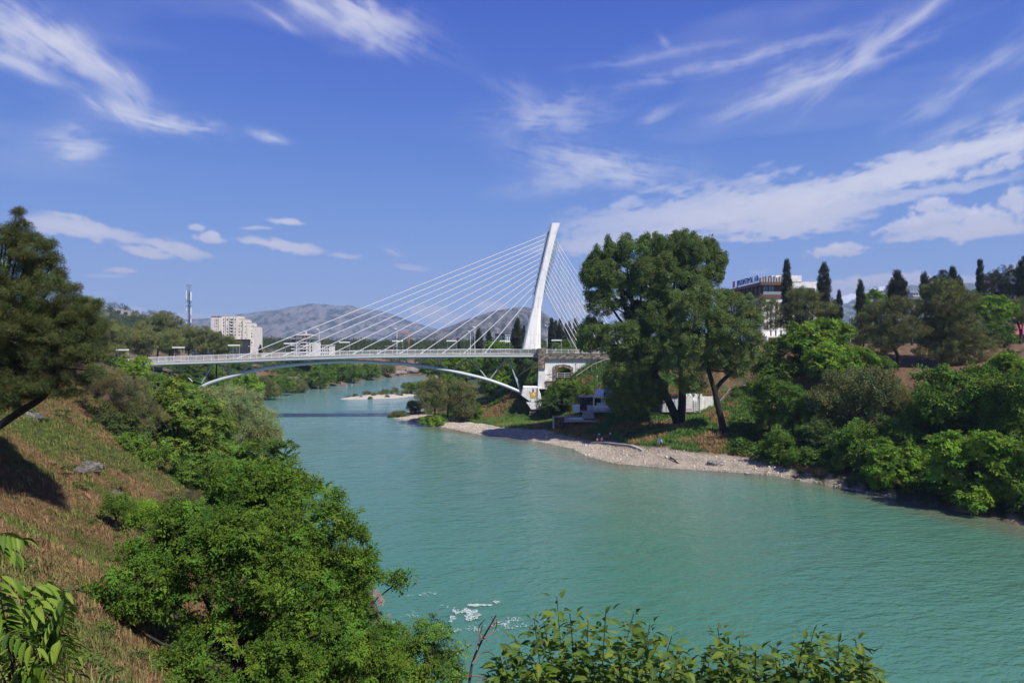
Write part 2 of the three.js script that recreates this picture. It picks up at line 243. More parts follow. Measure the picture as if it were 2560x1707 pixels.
function base(x, D) {
  const xl = table(LT, D), xr = table(RT, D), dl = dist(Lsh, x, D), dr = dist(Rsh, x, D);
  if (x < xl) { const a = sstep(100, 160, D), b = sstep(215, 260, D); let h = lerp(lerp(table(Lnear, dl), table(Lfar, dl), a), table(Lup, dl), b);
    h -= 5 * Math.exp(-((x + 3) ** 2) / 50 - ((D - 21) ** 2) / 60);
    h -= 2.6 * Math.exp(-(((D - 33 - x * 0.1) / 4.5) ** 2)) * sstep(3, 12, dl) * sstep(60, 40, dl) * sstep(-14, -20, x);
    return { h, d: dl, side: -1 }; }
  if (x > xr) { const a = sstep(112, 128, D), b = sstep(205, 240, D); return { h: lerp(lerp(table(Rnear, dr), table(Rmid, dr), a), table(Rup, dr), b), d: dr, side: 1 }; }
  const m = Math.min(dl, dr); return { h: -Math.min(2.5, 0.35 * m), d: -m, side: dl < dr ? -1 : 1 };
}
{ // heights at the known spots, joined smoothly
  const n = anchors.length, A = anchors.map((p) => anchors.map((q) => Math.exp(-((p.x - q.x) ** 2 + (p.D - q.D) ** 2) / (2 * q.s * q.s)))), b = anchors.map((p) => p.y - base(p.x, p.D).h);
  for (let i = 0; i < n; i++) A[i][i] += 0.02;
  for (let i = 0; i < n; i++) { let m = i; for (let k = i + 1; k < n; k++) if (Math.abs(A[k][i]) > Math.abs(A[m][i])) m = k; [A[i], A[m]] = [A[m], A[i]]; [b[i], b[m]] = [b[m], b[i]]; for (let k = i + 1; k < n; k++) { const f = A[k][i] / A[i][i]; for (let j = i; j < n; j++) A[k][j] -= f * A[i][j]; b[k] -= f * b[i]; } }
  for (let i = n - 1; i >= 0; i--) { for (let j = i + 1; j < n; j++) b[i] -= A[i][j] * b[j]; b[i] /= A[i][i]; anchors[i].r = b[i]; }
}
function land(x, D) {
  const b = base(x, D); let h = b.h;
  if (b.d > 0.5) {
    let sr = 0; for (const a of anchors) { const q = ((x - a.x) ** 2 + (D - a.D) ** 2) / (2 * a.s * a.s); if (q < 12) sr += Math.exp(-q) * a.r; }
    h += clamp(sr, -9, 9) * sstep(0.5, 5, b.d);
    const k = sstep(1, 8, b.d) * (D > 230 ? 1.5 : 1);
    h += k * ((fbm(x * 0.05 + 50, D * 0.05 + 20, 3, 4) - 0.5) * 1.6 + (fbm(x * 0.35, D * 0.35, 3, 9) - 0.5) * 0.5);
    if (h < 0.15 && b.d > 1.5) h = 0.15 + 0.02 * b.d;
  }
  // wooded hill behind the left bank, far plain
  const hx = x + 460, hd = D - 720; h += 44 * Math.exp(-(hx * hx) / (2 * 80 * 80) - hd * hd / (2 * 110 * 110)) * sstep(380, 520, D);
  if (D > 500) h = lerp(h, Math.min(h, 18 + (h > 20 ? h - 20 : 0)), sstep(500, 900, D));
  if (x > 150 && D > 250) h += 22 * sstep(250, 700, D) * sstep(150, 500, x) * sstep(2600, 1500, D);
  return { h, d: b.d, side: b.side };
}
const H = (x, z) => land(x, -z).h;

// ground: one sheet from the photographer's feet to the far plain
{
  const NA = 900, NR = 400, A0 = -72 * Math.PI / 180, R0 = 2.5, R1 = 7000, pos = new Float32Array((NA + 1) * (NR + 1) * 3), col = new Float32Array(pos.length), uv = new Float32Array((NA + 1) * (NR + 1) * 2), idx = [];
  let o = 0;
  for (let j = 0; j <= NR; j++) {
    const r = R0 * (R1 / R0) ** (j / NR);
    for (let i = 0; i <= NA; i++, o++) {
      const a = A0 * (1 - 2 * i / NA), x = Math.sin(a) * r, D = Math.cos(a) * r, g = land(x, D);
      pos[o * 3] = x; pos[o * 3 + 1] = g.h; pos[o * 3 + 2] = -D; uv[o * 2] = x / 8.3; uv[o * 2 + 1] = D / 8.3;
      const f1 = fbm(x * 0.11, D * 0.11, 4, 21), f2 = fbm(x * 0.6, D * 0.6, 3, 22), f3 = fbm(x * 0.03, D * 0.03, 3, 23);
      let c = [0.05, 0.085, 0.022];                                           // green grass
      const dry = [0.24, 0.115, 0.052], straw = [0.27, 0.17, 0.08], gravel = [0.5, 0.42, 0.33], mud = [0.13, 0.09, 0.06], rock = [0.17, 0.13, 0.11];
      const mix = (c, e, t) => c.map((v, k) => lerp(v, e[k], clamp(t, 0, 1)));
      let t = 0;
      if (g.side < 0) t = D < 130 ? sstep(0.36, 0.56, f1 * 0.7 + f2 * 0.3 + 0.03) : sstep(0.42, 0.56, f1 * 0.6 + f2 * 0.4);
      else { t = sstep(0.5, 0.62, f1 * 0.5 + f2 * 0.5) * 0.6; if (g.h > 9 && x > 40) t = Math.max(t, sstep(0.3, 0.48, f1 * 0.6 + f2 * 0.4)); }
      c = mix(c, mix(dry, straw, sstep(0.4, 0.7, f2)), t * (0.75 + 0.25 * f3));
      c = mix(c, [0.07, 0.13, 0.03], sstep(0.55, 0.7, f2) * (1 - t) * 0.8);
      if (g.side > 0 && D > 215 && g.d < 6 && g.d > 0) c = mix(c, gravel, 0.5);
      if (g.side > 0 && D < 230) { const w = table([[80, 0.4], [108, 0.8], [116, 2], [120, 6], [126, 8.5], [134, 7], [150, 6], [158, 5], [165, 7], [185, 11], [200, 9], [215, 5]], D) + (f2 - 0.5) * 5; c = mix(c, gravel, sstep(w + 1, w - 0.6, g.d)); c = mix(c, mud, sstep(0.7, 0.1, g.d + (f2 - 0.5)) * 0.7); }
      if (g.side > 0 && D > 130 && D < 151 && x > 15 && x < 33 && g.d < 11) c = mix(c, [0.36, 0.28, 0.19], sstep(11, 9, g.d + (f2 - 0.5) * 3) * sstep(4, 6, g.d));
      if (g.side < 0 && g.d < 2.2) c = mix(c, rock, 0.8);
      if (g.side < 0 && D > 215 && D < 480) c = mix(c, mix(rock, [0.33, 0.2, 0.12], f2), sstep(0.5, 0.6, fbm(x * 0.09 + 9, D * 0.04, 3, 31)) * sstep(50, 30, g.d) * 0.8);
      if (D > 480) c = mix([0.035, 0.06, 0.025], [0.16, 0.14, 0.1], sstep(0.5, 0.65, fbm(x * 0.012, D * 0.012, 4, 35)));
      if (D > 560 && g.h > 40 && x < 0) c = mix(c, [0.32, 0.28, 0.26], sstep(44, 60, g.h + (f1 - 0.5) * 20));
      if (g.d < 0) c = mud;
      col.set(c, o * 3);
    }
  }
  for (let j = 0; j < NR; j++) for (let i = 0; i < NA; i++) { const a = j * (NA + 1) + i, b = a + NA + 1; idx.push(a, a + 1, b, b, a + 1, b + 1); }
  const g = new THREE.BufferGeometry(); g.setAttribute('position', new THREE.BufferAttribute(pos, 3)); g.setAttribute('color', new THREE.BufferAttribute(col, 3)); g.setAttribute('uv', new THREE.BufferAttribute(uv, 2)); g.setIndex(idx); g.computeVertexNormals();
  const m = shade(new THREE.Mesh(g, new THREE.MeshStandardMaterial({ vertexColors: true, map: groundTex, bumpMap: groundTex, bumpScale: 0.25, roughness: 1, color: new THREE.Color(1.3, 1.3, 1.3) })));
  m.name = 'ground'; m.userData = { kind: 'structure', label: 'river banks and plain of dry and green grass', category: 'ground' }; scene.add(m);
}

// river
{
  const X0 = -135, X1 = 115, D0 = -40, D1 = 500, TW = 1024, TH = 2048;
  const map = dataTex(TW, TH, (i, j) => {
    const x = lerp(X0, X1, (i + 0.5) / TW), D = lerp(D0, D1, (j + 0.5) / TH), dr = dist(Rsh, x, D), dl = dist(Lsh, x, D);
    const w1 = fbm(x * 0.05, D * 0.02, 4, 61), w2 = fbm(x * 0.25, D * 0.09, 4, 62), w3 = fbm(x * 0.9, D * 0.5, 3, 63);
    let c = [0.056, 0.17, 0.115]; const mix = (e, t) => { t = clamp(t, 0, 1); c = c.map((v, k) => lerp(v, e[k], t)); };
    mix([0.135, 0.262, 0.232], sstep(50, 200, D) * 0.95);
    mix([0.088, 0.135, 0.085], sstep(64, 24, dr + (w1 - 0.5) * 40) * sstep(200, 140, D) * 0.22);      // faint olive tint towards the right bank: shallows plus painted-in tree reflection
    mix([0.13, 0.115, 0.07], sstep(9, 1, dr + (w2 - 0.5) * 6) * sstep(200, 185, D) * 0.8);
    mix([0.072, 0.19, 0.128], sstep(0.56, 0.72, fbm(x * 0.16 + D * 0.05, D * 0.035 - x * 0.02, 4, 66)) * 0.35);
    
    const k = c.map((v) => (v <= 0.0031308 ? v * 12.92 : 1.055 * v ** (1 / 2.4) - 0.055)); return k;
  }, true);
  map.wrapS = map.wrapT = THREE.ClampToEdgeWrapping;
  const bump = dataTex(1024, 1024, (x, y) => { const u = x / 1024, v = y / 1024, w = 0.03 * (pfbm(u, v, 6, 3, 91) - 0.5); return 0.5 + 0.55 * (pfbm(u + w, v + w, 8, 2, 92, 2) - 0.5) + 0.5 * (pfbm(u + w * 2, v - w, 28, 4, 95, 2) - 0.5); });
  bump.repeat.set(1 / 20, 1 / 20);
  const nx = 125, nz = 270, g = new THREE.PlaneGeometry(X1 - X0, D1 - D0, nx, nz); g.rotateX(-Math.PI / 2); g.translate((X0 + X1) / 2, 0, -(D0 + D1) / 2);
  const p = g.attributes.position, uv0 = g.attributes.uv, uv1 = new Float32Array(p.count * 2);
  for (let i = 0; i < p.count; i++) { const x = p.getX(i), D = -p.getZ(i); p.setY(i, (fbm(x * 0.12, D * 0.2, 3, 70) - 0.5) * 0.16); uv0.setXY(i, (x - X0) / (X1 - X0), (D - D0) / (D1 - D0)); uv1[i * 2] = x * 0.8 + D * 0.35; uv1[i * 2 + 1] = D * 0.95 - x * 0.3; }
  g.setAttribute('uv1', new THREE.BufferAttribute(uv1, 2)); g.computeVertexNormals(); bump.channel = 1;
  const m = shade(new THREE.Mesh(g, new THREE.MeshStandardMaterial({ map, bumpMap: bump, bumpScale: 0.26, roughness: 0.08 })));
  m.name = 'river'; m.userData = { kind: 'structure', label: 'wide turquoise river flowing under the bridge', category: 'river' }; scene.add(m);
}

// ---------------------------------------------------------------- mountains
function mountain(label, D, depth, sky, cols, seed, baseY, snow) {
  // a ridge seen end on: height falls from the crest towards the river plain, broken by gullies and outcrops
  const NI = 300, NJ = 70, pos = [], col = [], idx = [], x0 = sky[0][0], x1 = sky[sky.length - 1][0];
  for (let j = 0; j <= NJ; j++) for (let i = 0; i <= NI; i++) {
    const px = lerp(x0, x1, i / NI), v = j / NJ, crest = EYE + (853.5 - table(sky, px)) / F * D, back = j > NJ * 0.8;
    const t = back ? 1 - (v - 0.8) / 0.2 * 0.5 : v / 0.8, d = D - depth * (1 - v / 0.8), xw = (px - 1280) / F * D, s = 6 / D * 1000;
    const prof = t ** 1.35, n = ridged(px * 0.018 + seed, v * 5 + seed, 5, seed) - 0.55, n2_ = fbm(px * 0.09, v * 22, 4, seed + 3) - 0.5;
    const crag = (fbm(px * 0.05, 3.3, 4, seed + 8) - 0.5) * 0.05;
    const y = lerp(baseY, crest, prof) + (crest - baseY) * (n * 0.34 * Math.sin(Math.PI * Math.min(t, 1)) + n2_ * 0.11 * (0.25 + Math.sin(Math.PI * Math.min(t, 1))) + crag * t);
    pos.push(xw, y, -d);
    const m = sstep(0.42, 0.62, fbm(px * 0.11, v * 26 + n * 2, 4, seed + 11) * 0.65 + fbm(px * 0.5, v * 90, 3, seed + 17) * 0.35 + n * 0.25 - 0.03 + 0.12 * t * (cols[2] || 0)), k = m;
    let c = cols[0].map((a, q) => lerp(a, cols[1][q], k));
    if (snow && t > 0.72 && fbm(px * 0.12, v * 20, 4, seed + 23) > 0.5) c = [0.75, 0.76, 0.8];
    col.push(...c);
  }
  for (let j = 0; j < NJ; j++) for (let i = 0; i < NI; i++) { const a = j * (NI + 1) + i, b = a + NI + 1; idx.push(a, a + 1, b, b, a + 1, b + 1); }
  const g = new THREE.BufferGeometry(); g.setAttribute('position', new THREE.Float32BufferAttribute(pos, 3)); g.setAttribute('color', new THREE.Float32BufferAttribute(col, 3)); g.setIndex(idx); g.computeVertexNormals();
  const m = shade(new THREE.Mesh(g, new THREE.MeshStandardMaterial({ vertexColors: true, roughness: 1 }))); m.name = numbered('mountain'); m.userData = { kind: 'structure', label, category: 'mountain' }; scene.add(m);
}
const scrub = [0.024, 0.038, 0.045], lime = [0.15, 0.145, 0.155];
mountain('long low blue mountain ridge behind the telecom mast', 5200, 1700, [[150, 806], [300, 803], [370, 798], [440, 799], [522, 795], [590, 790], [660, 800], [760, 806], [900, 815], [1100, 830], [1300, 842]], [scrub, lime, -0.3], 41, 0);
mountain('large grey limestone mountain behind the left cables', 4800, 2200, [[520, 838], [580, 800], [609, 786], [660, 777], [707, 772], [735, 765], [770, 760], [805, 759], [840, 765], [871, 764], [905, 772], [947, 776], [985, 787], [1012, 798], [1067, 816], [1120, 830], [1200, 845]], [scrub, lime, 0.5], 52, 0);
mountain('rounded grey hill right behind the leaning pylon', 2500, 1100, [[960, 850], [1010, 845], [1059, 837], [1090, 826], [1123, 816], [1171, 797], [1219, 782], [1260, 772], [1290, 768], [1315, 767], [1340, 772], [1353, 778], [1378, 795], [1410, 813], [1450, 828], [1500, 838], [1600, 846]], [[0.028, 0.038, 0.034], [0.145, 0.135, 0.135], 0.1], 63, 8);
mountain('far pale mountain with snow patches between the right cypresses', 7600, 1600, [[1950, 800], [2040, 770], [2077, 752], [2113, 737], [2153, 728], [2190, 717], [2212, 713], [2240, 718], [2300, 730], [2400, 750]], [[0.1, 0.12, 0.12], [0.36, 0.36, 0.37], 0.2], 74, 0, true);
mountain('dark blue wooded ridge on the right skyline', 4300, 1800, [[1980, 800], [2100, 765], [2140, 746], [2193, 729], [2226, 720], [2262, 714], [2300, 711], [2360, 711], [2420, 706], [2500, 703], [2640, 700]], [[0.04, 0.055, 0.04], [0.2, 0.2, 0.18], -0.2], 85, 0);

// ---------------------------------------------------------------- the bridge
const LA = W(355, 905, 196), LB = W(1520, 885, 203), U = V(LB.x - LA.x, 0, LB.z - LA.z).normalize(), N = V(-U.z, 0, U.x);   // N points to the viewer's side
function onLine(px, off = 0) {                               // place on the bridge's line, shifted back from its near edge
  const k = (px - 1280) / F, a = LA.clone().addScaledVector(N, off), s = (k * -a.z - a.x) / (U.x + k * U.z); return a.addScaledVector(U, s);
}
function bp(px, py, off = 0) { const p = onLine(px, off); p.y = EYE + (853.5 - py) / F * -p.z; return p; }
const railTop = [[355, 895.5], [430, 892.5], [570, 887.5], [700, 883], [805, 880], [900, 877], [1000, 875.5], [1150, 874], [1345, 873.2], [1520, 874]];
const deckTop = [[355, 908], [430, 905], [570, 900], [700, 893.8], [805, 890.3], [900, 888], [1000, 887.2], [1150, 885.8], [1345, 885], [1520, 885.5]];
const fasc = [[355, 915], [430, 912.5], [570, 908], [700, 902.5], [805, 899], [900, 896], [1000, 894.6], [1150, 893.8], [1345, 893.2]];
const deckY = (px) => bp(px, table(deckTop, px)).y, BW = 10;
{
  const root = thing('cable_stayed_bridge', 'white cable-stayed road bridge with a leaning pylon and a slender arch over the river', 'bridge', V(bp(850, 1000).x, 0, bp(850, 1000).z));
  const st = []; for (let px = 340; px <= 1352; px += 22) st.push(px);
  const ring = (px, yt, yb, o0, o1) => { const a = onLine(px, o0), b = onLine(px, o0).addScaledVector(N, o1 - o0); return [V(a.x, yb, a.z), V(a.x, yt, a.z), V(b.x, yt, b.z), V(b.x, yb, b.z)]; };
  part('deck', loft(st.map((px) => ring(px, deckY(px), deckY(px) - 0.28, 0, -BW))), M.concrete, root);
  part('roadway', loft(st.map((px) => ring(px, deckY(px) + 0.03, deckY(px) + 0.004, -1.8, -BW + 1.8))), M.asphalt, root);
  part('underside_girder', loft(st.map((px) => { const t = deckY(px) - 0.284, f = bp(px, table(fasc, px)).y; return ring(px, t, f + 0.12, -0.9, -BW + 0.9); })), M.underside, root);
  for (const off of [-0.15, -BW + 0.15]) part('edge_girder', tube(st.map((px) => { const p = onLine(px, off); p.y = bp(px, table(fasc, px)).y + 0.28; return p; }), 0.36, 0.36, 10, 1), M.greySteel, root);
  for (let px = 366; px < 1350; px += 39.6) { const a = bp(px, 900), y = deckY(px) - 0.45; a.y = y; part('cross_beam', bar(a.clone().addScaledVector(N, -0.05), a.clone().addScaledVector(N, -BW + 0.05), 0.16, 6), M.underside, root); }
  // railing
  for (const off of [-0.12, -BW + 0.12]) {
    const hr = st.filter((p) => p >= 355 && p <= 1346), top = (px) => { const p = onLine(px, off), q = onLine(px); p.y = EYE + (853.5 - table(railTop, px)) / F * -q.z; return p; };
    part('handrail', tube(hr.map(top), 0.055, 0.055, 6, 1), M.whiteSteel, root);
    part('bottom_rail', tube(hr.map((px) => { const p = onLine(px, off); p.y = deckY(px) + 0.14; return p; }), 0.04, 0.04, 6, 1), M.whiteSteel, root);
    const post = new THREE.BoxGeometry(0.09, 1, 0.09); const bars = [];
    for (let px = 357; px < 1346; px += 18.9) {
      const a = top(px), y0 = deckY(px), m = shade(new THREE.Mesh(post, M.whiteSteel)), w = worldOf(root); m.name = numbered('railing_post'); m.position.set(a.x - w.x, (y0 + a.y) / 2 - w.y, a.z - w.z); m.scale.y = a.y - y0; root.add(m);
      if (off > -1) for (let k = 1; k < 14; k++) { const q = px + 18.9 * k / 14, t = top(q), b = t.clone(); b.y = deckY(q) + 0.14; const g = new THREE.BoxGeometry(0.035, t.y - b.y, 0.035); g.translate(t.x, (t.y + b.y) / 2, t.z); bars.push(g); }
    }
    if (bars.length) part('baluster', bars, M.whiteSteel, root, { kind: 'stuff' });
  }
  part('kerb', loft(st.map((px) => ring(px, deckY(px) + 0.14, deckY(px) + 0.004, -1.55, -1.8))), M.concrete, root);
  // arch and its struts
  const AO = -2.2, arch = [[455, 994], [490, 974], [524, 957.5], [590, 938], [664, 920.5], [760, 909.2], [856, 903.4], [905, 903.8], [950, 906.3], [1000, 909], [1045, 914], [1091, 921], [1132, 928.5], [1175, 938], [1218, 949], [1260, 963.5], [1312, 985]].map(([x, y]) => bp(x, y, AO));
  part('arch', tube(arch, 0.52, 0.52, 14, 4), M.archSteel, root);
  for (const [ax, ay, bx, by] of [[435, 914, 425, 940], [441, 914, 480, 954], [532, 909, 503, 958], [543, 909, 588, 937], [634, 905, 597, 935], [645, 905, 681, 917], [714, 902, 696, 914], [720, 902, 738, 911], [1007, 895, 1022, 910], [1070, 895, 1041, 912], [1082, 895, 1120, 924], [1171, 894, 1131, 927], [1177, 894, 1217, 947], [1266, 894, 1224, 949], [1270, 894, 1300, 977]])
    part('strut', bar(bp(ax, ay, AO + 0.3), bp(bx, by, AO), 0.2, 8), M.greySteel, root);
  part('strut', bar(bp(1272.5, 894, AO - 1.2), bp(1302.5, 977, AO - 1), 0.2, 8), M.greySteel, root);
  // pylon: sections [left px, right px, py, half depth]
  const PO = -BW / 2 - 1.5, sec = [[1306, 1350.5, 872, 2.6], [1311, 1350, 850, 2.5], [1322, 1351, 800, 2.2], [1330, 1351.5, 771, 2.0], [1337, 1358, 734, 1.8], [1346, 1364.5, 695, 1.7], [1361, 1379, 632, 1.6], [1372, 1390.5, 585, 1.5], [1376.5, 1400, 559, 1.45]];
  const rings = sec.map(([l, r, y, h], i) => { const a = bp(l, y, PO), b = bp(r, y, PO), c = 0.35; const f = (p, u, n) => p.clone().addScaledVector(U, u).addScaledVector(N, n); return [f(a, 0, h - c), f(a, 0, -h + c), f(a, c, -h), f(b, -c, -h), f(b, 0, -h + c), f(b, 0, h - c * 1.6), f(b, -c * (i < 4 ? 5 - i : 1), h), f(a, c, h)].reverse(); });
  part('pylon', loft(rings), M.pylon, root);
  part('pylon_anchor_strip', hexa([[1372, 600], [1337, 735]].slice(0, 1).flatMap(([x, y]) => [bp(x - 2.2, y - 22, PO).addScaledVector(N, 0.5), bp(x - 2.2, y - 22, PO).addScaledVector(N, -0.5), bp(x + 4, y - 22, PO).addScaledVector(N, -0.5), bp(x + 4, y - 22, PO).addScaledVector(N, 0.5)]), [bp(1334.2, 735, PO).addScaledVector(N, 0.5), bp(1334.2, 735, PO).addScaledVector(N, -0.5), bp(1342, 735, PO).addScaledVector(N, -0.5), bp(1342, 735, PO).addScaledVector(N, 0.5)]), M.greySteel, root);
  const fr = [[1371, 583.5], [1368.7, 595], [1365.5, 607], [1362, 618.6], [1359, 630], [1356, 643], [1354, 655], [1351, 668], [1347, 682], [1344, 696], [1340, 712], [1335, 731]], fd = [593, 653, 706, 767, 824, 881, 943, 999, 1051.5, 1106, 1160, 1212];
  fr.forEach(([x, y], i) => { const b = onLine(fd[i], -BW / 2); b.y = deckY(fd[i]) + 0.25; const a = bp(x + 1, y, PO); const c = part('cable', bar(a, b, 0.12, 7), M.whiteSteel, root); part('cable_socket', bar(b, b.clone().lerp(a, 0.02), 0.2, 8), M.whiteSteel, c); });
  for (let i = 0; i < 12; i++) {                             // two fans of back stays
    const t = i / 11, px = lerp(1391, 1362, t), py = lerp(600, 722, t);
    for (const side of [1, -1]) {
      const a = bp(px - 3, py, PO).addScaledVector(N, side * 1.3), q = side > 0 ? W(lerp(1566, 1446, t), lerp(882, 879, t), 204) : W(lerp(1506, 1430, t), lerp(872, 868, t), 233);
      const c = part('back_stay', bar(a, q, 0.08, 6), M.whiteSteel, root); part('cable_sleeve', bar(a, a.clone().lerp(q, 0.05), 0.13, 6), M.greySteel, c);
    }
  }
  for (const [x0, x1, y, d] of [[1436, 1576, 882, 204], [1424, 1516, 871, 233]]) part('anchor_block', box(W(x0, y, d).x, W(x1, y, d).x, W(x0, y, d).y - 2.5, W(x0, y, d).y + 0.3, -d - 1.2, -d + 1.2), M.concrete, root);
}

// canopied lamps along the bridge: one is built, the others are copies
{
  let proto = null;
  const spots = [[306, 874, 'leftmost white canopy lamp, beside the trees at the left road end'], [446, 868, 'white canopy lamp near the left end of the bridge railing'], [585, 862.5, 'white canopy lamp where the longest cable meets the deck'], [724, 858, 'white canopy lamp in front of the tiered apartment house'], [861, 855, 'white canopy lamp over the left half of the arch crown'], [994, 852, 'white canopy lamp in front of the orange crane'], [1129, 851.5, 'white canopy lamp between the two right-hand front cables'], [1262, 851.7, 'white canopy lamp just left of the pylon foot'], [1391, 850, 'white canopy lamp right of the stone pier']];
  for (const [px, py, label] of spots) {
    const p = onLine(px, -1.2); p.y = px < 340 ? deckY(355) - 0.5 : deckY(px);
    if (!proto) {
      proto = thing('canopy_lamp', label, 'street lamp', p, 'canopy lamps along the bridge');
      const ht = 4.1, q = (u, y, n = 0) => p.clone().addScaledVector(U, u).addScaledVector(N, n).add(V(0, y, 0));
      const rb = (y0, y1, u0, u1, n0, n1) => hexa([q(u0, y0, n0), q(u1, y0, n0), q(u1, y0, n1), q(u0, y0, n1)], [q(u0, y1, n0), q(u1, y1, n0), q(u1, y1, n1), q(u0, y1, n1)]);
      part('canopy', rb(ht - 0.22, ht + 0.12, -1.5, 1.5, -0.5, 0.9), M.whiteSteel, proto);
      part('post', tube([q(1.45, 0), q(1.5, ht * 0.5), q(1.42, ht * 0.9), q(1.2, ht - 0.2)], 0.06, 0.05, 6, 3), M.greySteel, proto);
      part('post', bar(q(-1.25, 0), q(-1.25, ht - 0.2), 0.045, 6), M.greySteel, proto);
      part('cross_bar', bar(q(-1.25, 2.3), q(1.45, 2.3), 0.03, 5), M.greySteel, proto);
      part('seat', rb(0.5, 0.6, -0.9, 0.9, -0.2, 0.25), M.greySteel, proto);
    } else { const c = proto.clone(); c.name = numbered('canopy_lamp'); c.position.copy(p); c.userData = { ...proto.userData, label }; scene.add(c); }
    const o = scene.children[scene.children.length - 1]; const want = EYE + (853.5 - py) / F * -p.z - p.y; o.scale.y = want / 4.1;
  }
  let mast = null;
  for (const [px, top, label] of [[626, 866, 'short thin lamp mast beside the first cable foot'], [797, 824, 'tall thin lamp mast between the second and third cables'], [992, 823, 'tall thin lamp mast left of the orange crane'], [1176, 829, 'thinner lamp mast left of a taller one near the dark cypress'], [1187, 818, 'tall white lamp mast beside the dark cypress left of the pylon'], [1368, 815, 'thin lamp mast with bent head right of the pylon']]) {
    const p = onLine(px, -BW + 1); p.y = deckY(px); const ht = EYE + (853.5 - top) / F * -p.z - p.y;
    if (!mast) { mast = thing('lamp_mast', label, 'street lamp', p, 'thin lamp masts on the bridge'); part('pole', bar(p, p.clone().add(V(0, 5, 0)), 0.09, 7, 0.06), M.whiteSteel, mast); part('lamp_head', bar(p.clone().add(V(0.03, 5, 0)), p.clone().add(V(-0.7, 5.12, 0.1)), 0.07, 6, 0.1), M.whiteSteel, mast); mast.scale.y = ht / 5; }
    else { const c = mast.clone(); c.name = numbered('lamp_mast'); c.position.copy(p); c.scale.y = ht / 5; c.userData = { ...mast.userData, label }; scene.add(c); }
  }
}

